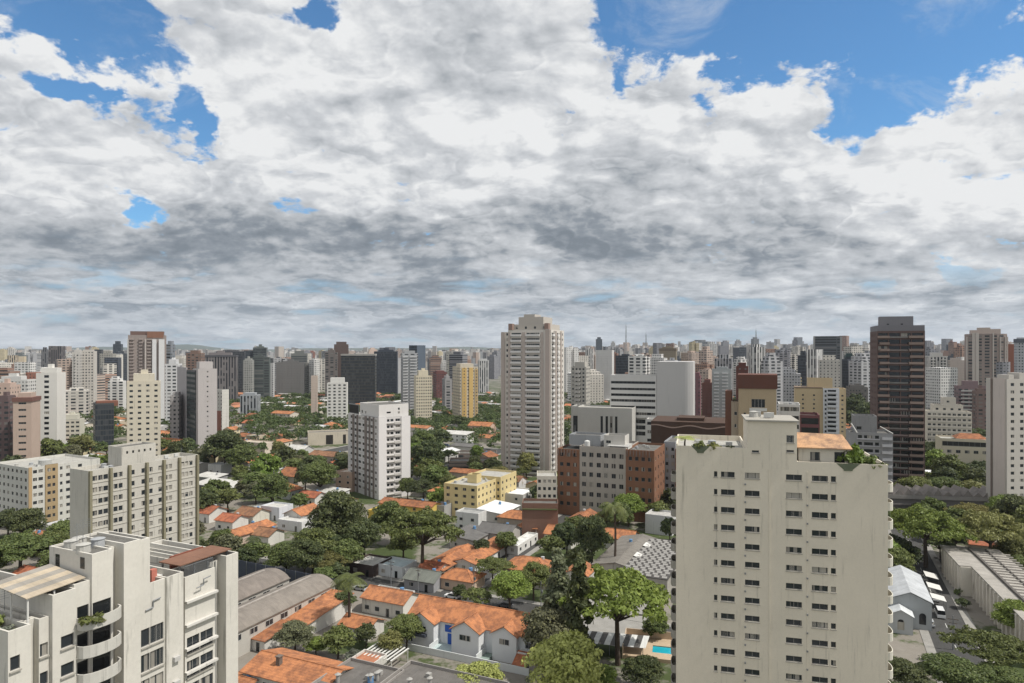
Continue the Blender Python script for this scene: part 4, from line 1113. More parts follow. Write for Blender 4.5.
# --- tallest white and pink tower near the centre
Db = B('apartment_tower', 'tallest white and pinkish tower at the centre with stacked balconies and stepped crown', 'building', 508, 386, -22, (0.64, 0.605, 0.555))
t = Db.t; w = t(551); zt = Db.z(330, 6); fh = 3.06; r_ = rows(zt - 1.6, 27, fh, 1.4); d = 23.5
Db.block(0, 0, w, d, 0, zt, {'F': [(t(511.5), t(521), r_), (t(526.5), t(539.5), r_)], 'R': [(1.2, 4.4, r_), (6.0, 7.2, r_), (9.6, 13.2, r_), (15, 16.2, r_), (19.5, 21.5, r_)]}, roofm=M_lightroof)
Db.block(t(498.5), 3.5, -t(498.5) - .003, d - 5, 0, zt - 1.0, {'F': [(1.0, 2.4, r_), (3.4, 4.6, r_)]}, roofm=M_lightroof)
pk = (0.47, 0.41, 0.37)
for p0, p1 in ((508.4, 510.6), (522, 525.6), (541, 543.2)): Db.box('pilaster', t(p0), -.45, 0, t(p1), -.003, zt - 1.3, M_clean, pk)
Db.box('pilaster', t(545.5), -.5, 0, t(549.8), -.003, zt + .4, M_clean, (0.47, 0.40, 0.36)); Db.box('pilaster', t(499), 3.1, 0, t(502.5), 3.497, zt - 1, M_clean, pk)
for y0, y1 in ((4.7, 5.7), (7.6, 9.3), (16.6, 18.3)): Db.box('pilaster', w + .003, y0, 0, w + .5, y1, zt - .5, M_clean, pk if y0 > 5 else (0.5, 0.47, 0.44))
for i in range(27):
    zf = zt - 3.4 - i * fh
    for p0, p1, yy, dp in ((511, 521.4, 0, 1.1), (526, 540, 0, 1.3)):
        balcony(Db.root, Vector((t(p0), yy, zf)), Vector((1, 0, 0)), Vector((0, -1, 0)), t(p1) - t(p0), dp, .95, (0.70, 0.685, 0.665))
    balcony(Db.root, Vector((w, 1, zf)), Vector((0, 1, 0)), Vector((1, 0, 0)), 3.6, 1.0, .95, (0.70, 0.685, 0.665)); balcony(Db.root, Vector((w, 9.5, zf)), Vector((0, 1, 0)), Vector((1, 0, 0)), 3.8, 1.0, .95, (0.70, 0.685, 0.665))
for x0, x1, y0, y1, dz in ((t(511), w - 2, 2, d - 2, 3.2), (t(516), t(541), 4, d - 4, 7.4), (t(520), t(531), 6, d - 7, 9.0)):
    Db.block(x0, y0, x1 - x0, y1 - y0, zt - .5, zt + dz, {'F': even(x1 - x0, 4, 1.3, [(zt + .6, zt + 2.0)]) if dz < 4 else []}, mat=M_clean, name='crown_block', par=.5, color=(0.50, 0.46, 0.41))
for px in (508.5, 544.5): Db.box('corner_turret', t(px), -.3, zt + .02, t(px) + 2.4, 3, zt + 3.6, M_clean, (0.30, 0.21, 0.175))
Db.windows(); Db.foot(w, d + 2, -5); SIL.append((498, 567, 325, 386))

# --- terracotta and cream office block right of centre
Eb = B('office_building', 'brick red and cream office block with square windows, right of the tall central tower', 'building', 557.5, 292, -22.5, (0.40, 0.365, 0.325))
t = Eb.t; w = t(654.5) - 7; d = 24; zt = Eb.z(444.5, 0); fh = 4.15; r_ = rows(zt - 2.6, 7, fh, 1.9)
br = (0.225, 0.115, 0.07)
x1, x2 = t(579.5), t(626)
Eb.block(0, -.2, x1, d, 0, zt - 1.6, {'F': even(x1, 3, 1.5, rows(zt - 3.2, 7, fh, 1.6), 1.2)}, color=br, mat=M_dirty, roofm=M_membrane)
Eb.block(x1 + .003, 0, x2 - x1 - .006, d, 0, zt, {'F': even(x2 - x1, 6, 1.75, r_, 1.1, st='slide')}, mat=M_dirty, roofm=M_membrane)
Eb.block(x2, -.4, w - x2 + 7, d, 0, zt - .4, {'F': even(w - x2 + 7, 4, 1.4, rows(zt - 3.2, 7, fh, 1.6), 1.2), 'R': even(d, 4, 1.5, rows(zt - 3.2, 7, fh, 1.6))}, color=br, mat=M_dirty, roofm=M_membrane)
wE = w + 7
for (a, b_, z0) in ((0, x1, zt - 4.4), (x2, wE, zt - 3.1)):
    mb = MB(); n = int((b_ - a) / 1.3)
    for i in range(n): mb.box(a + .4 + i * 1.3, -.75, z0, a + .75 + i * 1.3, -.41, z0 + 2.4)
    mb.build('concrete_fins', M_dirty, Eb.root, (0.20, 0.15, 0.13))
Eb.block(3, 7, 14, 10, zt - .8, zt + 3.8, {}, name='roof_house', mat=M_wall, color=(0.33, 0.34, 0.35))
Eb.block(19, 5, 9, 8, zt - .8, zt + 4.4, {'F': [(1, 3, [(zt + 1, zt + 2.2)])]}, name='roof_house', mat=M_wall, color=(0.55, 0.53, 0.49))
mb = MB(); a = Eb.t(606)
for k in range(7): mb.box(a, 2.0 + k * 1.1, zt + .3 + k * .06, a + 9, 2.8 + k * 1.1, zt + .45 + k * .06)
for xx in (a + .2, a + 8.6): mb.box(xx, 2.0, zt - .8, xx + .2, 9.5, zt + .3)
mb.build('skylight_louvres', M_whiteframe, Eb.root)
mb = MB(); mb.tube((5, 9, zt + 3.8), (5, 9, zt + 7.5), .12, .08, 6); mb.build('antenna', M_metal, Eb.root)
mb = MB(); mb.cyl(12, 4, 1.2, 1.2, zt - .8, zt + 1.6, 14); mb.cyl(12, 4, 1.2, .2, zt + 1.6, zt + 2.0, 14); mb.build('water_tank', M_clean, Eb.root, (0.6, 0.6, 0.58))
clutter(Eb, x2 + 1, 2, wE - 2, 20, zt - 1.2, 5, 12)
Eb.windows(); Eb.foot(wE, d); SIL.append((557, 660, 455, 272))
# narrow dark building filling the gap between that block and the cream tower
Eg = B('apartment_building', 'narrow grey and brown building squeezed between the brick office block and the cream tower', 'building', 664, 300, -22, (0.30, 0.29, 0.28))
w = Eg.t(690); zt = Eg.z(446, 0)
Eg.block(0, 0, w * .45, 22, 0, zt + 2, {'F': even(w * .45, 2, 1.2, rows(zt - .5, 9, 3.2, 1.5))}, color=(0.34, 0.35, 0.37)); Eg.block(w * .45 + .003, -1, w * .55, 22, 0, zt - 1, {'F': even(w * .55, 2, 1.6, rows(zt - 2, 9, 3.2, 1.7))}, color=(0.22, 0.10, 0.06))
for i in range(8): balcony(Eg.root, Vector((w * .47, -1, zt - 4.6 - i * 3.2)), Vector((1, 0, 0)), Vector((0, -1, 0)), w * .5, 1.0, .9, (0.34, 0.15, 0.08))
Eg.windows(); Eg.foot(w, 22)

# --- dark brown tower with striped balconies on the right
Gb = B('apartment_tower', 'tall dark brown tower at right with a balcony band on every floor', 'building', 877, 335, -20, (0.13, 0.088, 0.078))
t = Gb.t; w = t(925); d = min(24, max(8, Gb.tl(870))); zt = Gb.z(331, 4); fh = 3.17; n = 24
r_ = rows(zt - 1.0, n, fh, 2.15)
Gb.block(0, 0, w, d, 0, zt, {'F': [(.5, t(888), r_, 'dark'), (t(889), t(900), r_, 'dark'), (t(901), t(911), r_, 'dark'), (t(912), w - .7, r_, 'dark')], 'L': even(d, 4, 1.2, rows(zt - 1.2, n, fh, 1.3), 3)}, mat=M_wall, rec=.8)
rg = random.Random(8)
for i in range(n):
    zf = zt - 3.3 - i * fh
    for p0, p1 in ((877.5 + (2 if i % 3 else 0), 889.2), (908.5 + rg.choice((0, 1.2)), 923.5)):
        c = rg.uniform(.8, 1.15); balcony(Gb.root, Vector((t(p0), 0, zf)), Vector((1, 0, 0)), Vector((0, -1, 0)), t(p1) - t(p0), 1.5, .95, (0.30 * c, 0.225 * c, 0.19 * c))
    if i % 2 == 0 or rg.random() < .6: Gb.box('floor_band', t(889.4), -.5, zf - .1, t(908), -.003, zf + .62, M_clean, (0.25 * rg.uniform(.8, 1.1), 0.20, 0.185))
Gb.block(1.5, 1.5, t(914) - 1.5, 5.5, zt - .6, Gb.z(317, 4) + .3, {'F': [(3, 4, [(zt + 3, zt + 3.6)], 'dark'), (9, 10, [(zt + 3, zt + 3.6)], 'dark')]}, color=(0.215, 0.21, 0.225), name='roof_house')
Gb.block(.02, .4, w - .04, d - .8, zt - .3, zt + 2.7, {}, color=(0.20, 0.195, 0.21), name='roof_house', par=.4)
Gb.windows(); Gb.foot(w, d); SIL.append((870, 925, 330, 326))

# --- white office with ribbon windows and a big blank curved end
Hb = B('office_building', 'long white office building with ribbon windows and a tall blank curved end wall', 'building', 610, 462, -18, (0.62, 0.61, 0.59))
t = Hb.t; w = t(656.5); zt = Hb.z(375, 0); rr = [(Hb.z(y1, 5), Hb.z(y0, 5)) for y0, y1 in ((381, 383.6), (387.6, 390), (393.4, 396), (399, 401.6), (405.4, 408), (411.8, 414.4))]
Hb.block(0, 0, w, 20, Hb.z(417, 0), zt, {'F': [(.6, w - .8, rr, 'band')]}, mat=M_clean, rec=.9)
Hb.block(t(628), 2, t(655) - t(628), 20, 0, Hb.z(417, 0) - .02, {'F': [(t(631) - t(628), t(645) - t(628), [(Hb.z(y1, 5), Hb.z(y0, 5)) for y0, y1 in ((419, 423), (425, 429), (431, 435))], 'band')]}, mat=M_clean, par=0)
mb = MB(); a, b_ = t(656.8), t(693); N = 14; pts = [(a, 0)]
for i in range(N + 1): u_ = i / N; pts.append((a + (b_ - a) * u_, -2.2 * math.sin(u_ * math.pi * .5) ** 1.0 + (3.2 * max(0, u_ - .8) / .2) ** 1.6 * .3))
pts += [(b_ + .8, 7), (b_, 24), (a, 24)]
mb.prism(pts[1:], Hb.z(421, 20), Hb.z(361.5, 20)); cw = mb.build('curved_wall', M_clean, Hb.root, (0.52, 0.51, 0.50))
Hb.box('hatch', t(681), -2.6, Hb.z(418, 0), t(684.5), -2.0, Hb.z(416, 0), M_bandglass); Hb.box('hatch', t(687), -2.8, Hb.z(418, 0), t(690), -1.9, Hb.z(416, 0), M_bandglass)
Hb.windows(); Hb.foot(b_, 26); SIL.append((610, 693, 376, 452))
H2 = B('office_building', 'low pale grey hall with four tall slit windows in front of the ribbon windowed office', 'building', 578, 450, -18, (0.50, 0.49, 0.46))
t = H2.t; w = t(632); zt = H2.z(407, 0)
H2.block(0, 0, w, 20, 0, zt, {'F': [(t(p) , t(p) + 1.6, [(2, zt - 5.5)], 'dark') for p in (600.5, 605.5, 610, 615)]}, mat=M_wall, roofm=M_lightroof)
H2.block(t(571) , 2, -t(571) - .01, 16, 0, zt + .4, {'F': [(1, 4, [(1, zt - 6)], 'dark')]}, mat=M_wall); H2.windows(); H2.foot(w, 20)
H3 = B('office_building', 'small white block with ribbon windows at the foot of the blank curved wall', 'building', 646.5, 405, -18, (0.62, 0.61, 0.59))
w = H3.t(662); zt = H3.z(419, 0)
H3.block(0, 0, w, 10, 0, zt, {'F': [(.4, w - .4, rows(zt - 1.6, 4, 5.0, 1.8), 'band')]}, mat=M_clean, roofm=M_lightroof); H3.windows(); H3.foot(w, 10)

# --- brown hall with rolling curved roof edges
Zb = B('hall', 'long brown hall with a pale wavy roof line behind the cream tower', 'hall', 651, 345, -18, (0.075, 0.045, 0.032))
w = Zb.t(737); zt = Zb.z(421, 0)
N = 36; mb = MB(); mw = MB(); xs_ = [w * i / N for i in range(N + 1)]; hz_ = [zt + 0.6 * math.sin(i * .42 + .8) for i in range(N + 1)]
for i in range(N):
    pass
    k = 2.6; mw.poly([(xs_[i], -.3, hz_[i] - k), (xs_[i + 1], -.3, hz_[i + 1] - k), (xs_[i + 1], -.3, hz_[i + 1] - k + .55), (xs_[i], -.3, hz_[i] - k + .55)]); mw.poly([(xs_[i], -.3, hz_[i] - k + .55), (xs_[i + 1], -.3, hz_[i + 1] - k + .55), (xs_[i + 1], 0, hz_[i + 1] - k + .55), (xs_[i], 0, hz_[i] - k + .55)])
mb.box(0, 0, 0, w, 30, zt)
mb.box(w * .3, 6, zt + .003, w * .62, 20, zt + 1.6)
mb.build('wall', M_wall, Zb.root, Zb.color); mw.build('roof_edge', M_wall, Zb.root, (0.33, 0.24, 0.20)); Zb.foot(w, 30)

# --- ochre building with chocolate top floor behind the cream tower
Ib = B('apartment_building', 'ochre tower with a chocolate brown top behind the cream tower', 'building', 738.5, 232, -20, (0.42, 0.33, 0.22))
t = Ib.t; w = t(776.5); zt = Ib.z(388.5, 0)
Ib.block(0, 0, w, 14, 0, zt, {'F': [(t(751.5), t(765), [(Ib.z(407.5, 5), Ib.z(399, 5))], 'white'), (t(743.5), t(746), rows(Ib.z(412.6, 3), 10, 4.2, 1.3), 'white')]}, par=0)
Ib.box('window_surround', t(749.5), -.25, Ib.z(411, 5), t(767), -.004, Ib.z(408, 5), M_whiteframe)
Ib.box('brown_top', -.3, -.4, zt + .06, w + .3, 14.3, Ib.z(374.5, 0), M_wall, (0.13, 0.06, 0.045))
Ib.block(t(731) , 2, -t(731) - .004, 10, 0, Ib.z(402, 0), {'F': [(1, 1.9, rows(Ib.z(412.6, 3), 9, 4.2, 1.2), 'white')]}, color=(0.36, 0.30, 0.23))
Ib.box('side_wing', t(724.5), 5, 0, t(731) - .003, 14, Ib.z(392, 0), M_wall, (0.17, 0.085, 0.06)); Ib.windows(); Ib.foot(w + 6, 14, -6)
# lattice of pale ledges beside it
I2 = B('apartment_building', 'white building with dark ledges between the ochre and the sandy tower', 'building', 779, 250, -20, (0.70, 0.685, 0.665))
w = I2.t(800); zt = I2.z(404, 0)
I2.block(0, 0, w, 12, 0, zt, {'F': [(.4, w - .4, rows(zt - 1, 8, 3.2, 1.5), 'dark')]}, roofm=M_lightroof); clutter(I2, .6, 1, w - .6, 9, zt - .7, 5, 3)
I2.block(w + .003, -.5, 6.5, 12, 0, I2.z(414, 0), {'F': [(.4, 6.1, rows(I2.z(417, 0), 8, 3.4, 2.2), 'dark')]}, color=(0.17, 0.075, 0.08)); I2.windows(); I2.foot(w + 7, 12)

# --- sand coloured tower with a white balcony spine
Jb = B('apartment_tower', 'sandy beige tower with a projecting white spine of balconies, right of the ochre tower', 'building', 795, 455, -20, (0.58, 0.46, 0.29))
t = Jb.t; w = t(846); zt = Jb.z(388, 0); fh = 2.9
Jb.block(0, 0, w, 16, 0, zt, {'F': [(t(802), t(804), rows(zt - 4, 13, fh, 1.1)), (t(843) - 1, t(843) + .3, rows(zt - 4, 13, fh, 1.1)), (t(813) , t(815), rows(zt - 4, 13, fh, 1.1))]}, roofm=M_lightroof)
Jb.block(t(823), -2.2, t(839) - t(823), 6, 0, zt + .3, {'F': [(.8, 2.0, rows(zt - 1, 14, fh, 1.5)), (2.6, 7.6, rows(zt - .7, 14, fh, 1.9), 'dark')]}, color=(0.64, 0.65, 0.68), mat=M_clean, name='balcony_spine')
for i in range(14): balcony(Jb.root, Vector((t(823) + 2.4, -2.2, zt - 2.8 - i * fh)), Vector((1, 0, 0)), Vector((0, -1, 0)), 5.5, 1.2, .9, (0.66, 0.67, 0.70))
Jb.block(t(808), 3, t(833) - t(808), 9, zt - .6, Jb.z(378, 0), {}, name='roof_house'); Jb.box('roof_edge', -.3, -.3, zt + .01, t(822.5), 16.3, zt + .7, M_wall, (0.2, .15, .11)); Jb.windows(); Jb.foot(w, 16)

# --- grey stepped block
Kb = B('apartment_building', 'grey stepped building with a set back top behind the right end of the cream tower', 'building', 850, 310, -20, (0.30, 0.30, 0.30))
t = Kb.t; w = t(893); zt = Kb.z(432, 0); r_ = rows(zt - 1.2, 9, 3.1, 1.4)
Kb.block(0, 0, w, 16, 0, zt, {'F': [(t(858), t(862), r_, 'dark'), (t(864), t(873), r_, 'dark'), (t(875), t(879), r_, 'dark')], 'R': even(16, 3, 1.5, r_)}, mat=M_dirty)
for i in range(9): balcony(Kb.root, Vector((t(882), 0, zt - 2.7 - i * 3.1)), Vector((1, 0, 0)), Vector((0, -1, 0)), t(892) - t(882), 1.2, 1.0, (0.55, 0.55, 0.56)); Kb.box('floor_band', t(857), -.5, zt - 3.2 - i * 3.1, t(880), -.004, zt - 2.75 - i * 3.1, M_clean, (0.4, 0.4, 0.41))
Kb.block(t(855), 3, t(878) - t(855), 10, zt - .6, Kb.z(416, 0), {'F': [(1, 3, [(zt + 1.0, zt + 2.4)], 'dark')]}, name='roof_house', mat=M_dirty, color=(0.27, 0.27, 0.27)); mb = MB()
mb.tube((t(851), 0, zt + 4), (t(857), 0, zt - .2), .3, .3, 6); mb.tube((t(880), 0, zt + 3), (t(893), 0, zt), .2, .2, 6); mb.build('roof_brace', M_whiteframe, Kb.root); clutter(Kb, 2, 1, w - 2, 3, zt - .9, 3, 5)
Kb.windows(); Kb.foot(w, 16)

# --- white tower at the right edge
Lb = B('apartment_tower', 'pale pinkish white tower cut off by the right edge, with a blank end wall', 'building', 1007, 268, 6, (0.52, 0.49, 0.45))
zt = Lb.z(379, 0); d = Lb.tl(986); d = d if 4 < d < 20 else 10
Lb.block(0, 0, 26, d, 0, zt, {'F': [(x, x + 1.5, rows(zt - 1.6, 19, 2.9, 1.25)) for x in (1.6, 5.6, 8.4, 12.4, 15.4, 19.4)], 'L': []}, mat=M_wall)
Lb.box('pilaster', -.4, d * .68, 0, -.003, d * .74, zt + .1, M_wall, (0.20, 0.16, 0.14)); Lb.box('end_panel', -.25, d * .08, 0, -.003, d * .62, zt + .3, M_wall, (0.56, 0.50, 0.46))
for i in range(5): Lb.box('roof_fin', 1 + i * 4.6, .3, zt, 3.2 + i * 4.6, 6, zt + 1.6 + .8 * (i % 2), M_wall)
Lb.windows(); Lb.foot(26, d); SIL.append((986, 1024, 382, 262))

# --- cream stepped building and low cream block at right
Nb = B('apartment_building', 'cream stepped apartment block right of the dark brown tower with long window rows', 'building', 927, 440, -22, (0.60, 0.56, 0.49))
t = Nb.t; w = t(972); zt = Nb.z(411, 0); r_ = rows(zt - 1.2, 10, 3.3, 1.3)
Nb.block(0, 0, w, 14, 0, zt, {'F': even(w, 9, 1.7, r_)}, roofm=M_lightroof)
Nb.block(t(934), 2, t(964) - t(934), 10, zt - .8, Nb.z(404.5, 0), {'F': even(t(964) - t(934), 4, 1.5, [(zt + .8, zt + 2.1)])}, name='upper_wall'); Nb.block(t(944), 3, t(957) - t(944), 8, Nb.z(404.5, 0) - .8, Nb.z(397.5, 0), {'F': [(2, 3.5, [(zt + 5.6, zt + 6.8)])]}, name='roof_house')
for i in range(9): Nb.box('floor_band', .2, -.35, zt - 3.6 - i * 3.3, w - .2, -.004, zt - 3.0 - i * 3.3, M_wall)
Nb.windows(); Nb.foot(w, 14)
N2 = B('office_building', 'low cream two storey block with a dark glazed top floor near the right edge', 'building', 941, 385, -22, (0.56, 0.51, 0.40))
t = N2.t; w = t(993); zt = N2.z(438, 0)
N2.block(0, 0, w, 16, 0, zt, {'F': [(.6, w - .6, [(zt - 4.2, zt - 1.6)], 'band')] }, roofm=M_lightroof)
for k in range(6): put_window(N2.root, (Vector((3 + k * 4.2, -.03, zt - 8)), Vector((1, 0, 0)), Vector((0, -1, 0)), 2.2, 1.7, 'slide', None))
mb = MB(); a = w * .3; mb.poly([(a, 1, zt), (w - 2, 1, zt), (w - 5, 7, zt + 2.6), (a + 3, 7, zt + 2.6)]); mb.poly([(a, 13, zt), (w - 2, 13, zt), (w - 5, 7, zt + 2.6), (a + 3, 7, zt + 2.6)]); mb.poly([(a, 1, zt), (a, 13, zt), (a + 3, 7, zt + 2.6)]); mb.poly([(w - 2, 1, zt), (w - 2, 13, zt), (w - 5, 7, zt + 2.6)]); mb.build('tiled_roof', M_tile, N2.root, (.7, .7, .75))
N2.windows(); N2.foot(w, 16)

# --- yellow low apartment building in the centre
Vb = B('apartment_building', 'low pale yellow apartment building among red roofs, left of the central tower', 'building', 477, 283, 65.5, (0.62, 0.51, 0.27))
t = Vb.t; w = t(512); zt = Vb.z(486, 0); d = Vb.tl(444); d = d if 8 < d < 26 else 16; r_ = rows(zt - 1.3, 4, 2.9, 1.2)
Vb.block(0, 0, w * .52, d, 0, zt, {'F': even(w * .52, 5, 1.3, r_), 'L': even(d, 4, 1.6, r_)}, mat=M_wall, roofm=M_lightroof)
Vb.block(w * .52 + .003, -2.2, w * .48, d, 0, zt + .8, {'F': even(w * .48, 4, 1.3, r_), 'L': [(d - 1.7, d - .7, r_)]}, mat=M_wall, roofm=M_lightroof)
Vb.block(w * .25, d * .3, 4.5, 4.5, zt - .8, zt + 2.8, {}, name='roof_house', mat=M_wall)
clutter(Vb, 1, 2, w - 2, d - 2, zt - .9, 9, 15); Vb.windows(); Vb.foot(w, d)
V2 = B('apartment_building', 'small cream four storey block at the left foot of the brick office building', 'building', 537, 268, -2, (0.53, 0.50, 0.43))
w = V2.t(557); zt = V2.z(476, 0)
V2.block(0, 0, w, 12, 0, zt, {'F': even(w, 4, 1.1, rows(zt - 1.4, 6, 2.9, 1.3))}, roofm=M_lightroof); V2.windows(); V2.foot(w, 12)
V3 = B('podium', 'low brown brick podium with a planted ledge in front of the small cream block', 'building', 522, 252, -4, (0.20, 0.115, 0.085))
w = V3.t(558); zt = V3.z(503, 0)
V3.block(0, 0, w, 8, 0, zt, {}, mat=M_wall); V3.box('ledge', .2, -.5, zt - 2.4, w - .2, -.004, zt - 2.0, M_wall, (0.10, 0.12, 0.05)); V3.windows(); V3.foot(w, 8)

# ================================================================== MIDDLE DISTANCE TOWERS
def T(label, pl, pc, pr, D, ytop, col, mat='grid', yaw=25, house=True, name='tower', balc=None, crown=None, ybase=None, real=None):
    if pc > 560: yaw = -20 if pc < 900 else -14
    b = B(name, label, 'tower' if name == 'tower' else 'building', pc, D, yaw, col)
    w = max(3.0, b.t(pr)); d = b.tl(pl) if pl < pc - 0.5 else 14.0
    if not 5 < d < 40: d = 14.0
    h = b.z(ytop); mb = MB()
    if real:
        fh, nw, nl, ww, wh, st = real; r_ = rows(h - 1.4, int(h / fh), fh, wh)
        b.block(0, 0, w, d, 0, h, {'F': even(w, nw, ww, r_, st=st) if nw else [], 'L': even(d, nl, ww, r_, st=st) if nl else []}, mat=M_wall, roofm=M_lightroof)
        b.windows()
    else:
        mb.box(0, 0, 0, w, d, h); mb.build('wall', FM[mat], b.root, col)
        r_ = MB(); r_.box(.3, .3, h - .2, w - .3, d - .3, h + .05); p_ = r_.build('roof', M_membrane, b.root)
        q = MB()
        for (x0, y0, x1, y1) in ((0, 0, w, .3), (0, d - .3, w, d), (0, .3, .3, d - .3), (w - .3, .3, w, d - .3)): q.box(x0, y0, h + .003, x1, y1, h + 1.0)
        q.build('parapet', M_wall, b.root, col)
    if house:
        rh = random.Random(int(pc * 7 + D)); k = rh.uniform(.2, .4); hh = rh.uniform(2.5, 5)
        b.box('roof_house', w * k * .6, d * .25, h + .06, w * (1 - k * .6), d * .8, h + hh, M_wall)
        if rh.random() < .5: b.box('water_tank_block', w * .4, d * .35, h + hh + .003, w * .62, d * .6, h + hh + rh.uniform(1.5, 3), M_wall)
    if balc:
        for (p0, p1, dep, bc) in balc:
            m2 = MB(); n = int((h - 4) / 3.05)
            for i in range(n): m2.box(b.t(p0), -dep, h - 3.6 - i * 3.05, b.t(p1), -.003, h - 2.5 - i * 3.05)
            m2.build('balcony_stack', M_clean, b.root, bc)
    if crown: b.box('crown_band', -.4, -.4, h - crown[0], w + .4, d + .4, h + 1.2, M_wall, crown[1])
    b.foot(w, d); SIL.append((pl, pr, ytop + 6, D)); b.w, b.d, b.h = w, d, h
    return b
tw = (0.62, 0.60, 0.57); gy = (0.33, 0.33, 0.34); dk = (0.10, 0.10, 0.11); br2 = (0.22, 0.15, 0.12)
o1 = T('cream tower with small square windows and a pinkish blank side, behind the olive finned slab', 117, 127, 160, 360, 382, (0.58, 0.53, 0.43), yaw=26, real=(2.9, 4, 0, 1.6, 1.15, 'slide'))
o1.box('side_panel', -.12, .1, 0, -.003, o1.d - .1, o1.h + .3, M_wall, (0.50, 0.41, 0.35))
T('white slab tower with a single column of dark windows near the left edge', 31, 36, 57, 420, 373, (0.66, 0.64, 0.60), yaw=14, real=(3.2, 1, 0, 2.6, 1.6, 'dark'))
T('pinkish beige tower with a brown roof frame left of the white slab tower', 8, 13, 31.5, 372, 400, (0.46, 0.36, 0.30), yaw=18, real=(3.6, 1, 0, 3.6, 1.1, 'slide'), crown=(1.0, (0.17, 0.09, 0.075)))
T('dark brown slab tower at the far left edge beside the pinkish tower', -12, -8, 8, 385, 402, (0.14, 0.10, 0.10), 'wide', 10)
T('low pink block behind the pinkish tower at the left edge', -12, -6, 10, 470, 387, (0.50, 0.38, 0.32), 'punch', 10)
T('long white block with small windows behind the white slab tower at left', -14, -10, 27, 560, 381, (0.60, 0.59, 0.57), 'grid', 6)
T('dark glass block with a red roof house left of the cream tower', 79, 95, 114, 470, 405, (0.075, 0.082, 0.085), 'glass', 36, house=False).box('roof_house', 1, 1, 30.9, 14, 9, 34.5, M_wall, (0.22, 0.10, 0.07))
T('small cream block with window rows between the white slab and the green glass block', 57, 60, 80, 500, 420, (0.55, 0.53, 0.45), 'grid', 20, real=(3.1, 4, 0, 2.0, 1.4, 'slide'))
T('pair of pale grey gridded towers joined side by side, left half', 64, 72, 80, 700, 353, (0.52, 0.50, 0.47), 'grid', 20, balc=[(74, 76, .8, (.6, .58, .55))])
T('pale grey gridded tower, right half of the joined pair', 78, 80, 94, 712, 352, (0.54, 0.51, 0.47), 'grid', 20)
bt = T('tall grey and brown tower with rusty crown and white vertical fins, highest on the left', 122, 128, 165, 640, 336, (0.30, 0.255, 0.235), 'balc', 22, house=False, balc=[(129, 134, 1.2, (.33, .28, .26)), (139, 142.5, 1.4, (.33, .28, .26)), (147, 152, 1.2, (.36, .31, .28))])
for p0, p1, c in ((152.5, 156.5, (.66, .66, .66)), (159, 164.5, (.68, .68, .68)), (145, 146.4, (.5, .45, .42)), (127.6, 128.8, (.5, .49, .47))): bt.box('vertical_fin', bt.t(p0), -2.2, 0, bt.t(p1), -.003, bt.h - 3, M_clean, c)
bt.box('crown_block', bt.t(130), 1, bt.h + .06, bt.t(163), bt.d - 1, bt.h + 4.6, M_wall, (0.17, 0.11, 0.095)); bt.box('crown_edge', bt.t(147), -.5, bt.h - 1.5, bt.t(163.5), .9, bt.h + 4.3, M_wall, (0.24, 0.125, 0.085))
T('slim blue grey tower against the right side of the rusty crowned tower', 165, 166, 171, 690, 345, (0.24, 0.26, 0.29), 'balc', 10)
T('low pale grey tower with dense windows right of the rusty crowned tower', 168, 170, 179, 470, 397, (0.40, 0.38, 0.37), 'grid', 14)
T('white block with window grid just right of the rusty crowned tower', 163, 165, 178, 600, 365, (0.62, 0.62, 0.62), 'wide', 12)
gt = T('light grey tower with a dark glass strip on its left half', 177.5, 198, 217, 450, 369, (0.46, 0.43, 0.42), yaw=38, real=(3.3, 1, 0, 1.0, 1.0, 'slide'))
gt.box('glass_strip', -.5, gt.tl(196), 0, -.004, gt.tl(187.5), gt.h - 1.0, FM['band'], (0.05, .065, .065)); gt.box('end_panel', -.6, gt.tl(187.4), 0, -.003, gt.tl(178), gt.h + .4, M_wall, (0.40, 0.38, 0.385))
T('dark brown office behind the light grey tower with glass strip', 184, 186, 201, 760, 354, br2, 'wide', 8)
T('brown office with thin pale vertical fins right of the light grey tower', 199, 203, 236, 860, 356, (0.22, 0.20, 0.20), 'vert', 12, crown=(1.2, (.10, .10, .11)))
T('black glass slab behind the pale finned office', 212, 216, 244, 980, 352, dk, 'glass', 10)
T('short brick and white block in front of the pale finned office', 194, 222, 229, 560, 391, (0.56, 0.55, 0.51), 'punch', 60, house=False).box('brick_front', -.3, 1, 0, -.004, 26, 20, M_wall, (0.27, 0.12, 0.09))
T('pale finned low office with tall strips left of the dark offices', 238, 240, 257, 700, 396, (0.36, 0.38, 0.40), 'vert', 6)
T('narrow grey tower with balconies left of the dark green office', 241, 243, 252, 880, 361, (0.36, 0.36, 0.34), 'grid', 10)
T('dark green office with a slanted top', 246, 249, 269, 900, 358, (0.10, 0.115, 0.11), 'band', 12)
T('taller green grey office behind the slanted one', 250, 253, 266, 1050, 348, (0.15, 0.17, 0.16), 'glass', 10)
T('thin white slab at the right end of the dark green office', 268, 268.5, 273, 930, 364, (0.5, 0.5, 0.5), 'punch', 10, house=False)
T('wide dark grey office block left of the centre skyline', 272, 276, 304, 980, 363, (0.17, 0.165, 0.16), 'glass', 12)
T('dark office with a green grey upper storey block, right of the wide dark one', 288, 291, 307, 1060, 354, (0.18, 0.19, 0.18), 'band', 12)
T('grey office stepping down to the right of the dark office group', 300, 303, 316, 1000, 366, (0.24, 0.235, 0.22), 'grid', 12)
T('narrow pinkish slab standing among the trees in front of the dark offices', 310, 311, 317, 690, 377, (0.50, 0.42, 0.36), 'punch', 12, house=False)
T('dark brown tower with lighter stripes behind the white balcony tower', 322, 325, 337, 900, 353, (0.17, 0.15, 0.14), 'balc', 10)
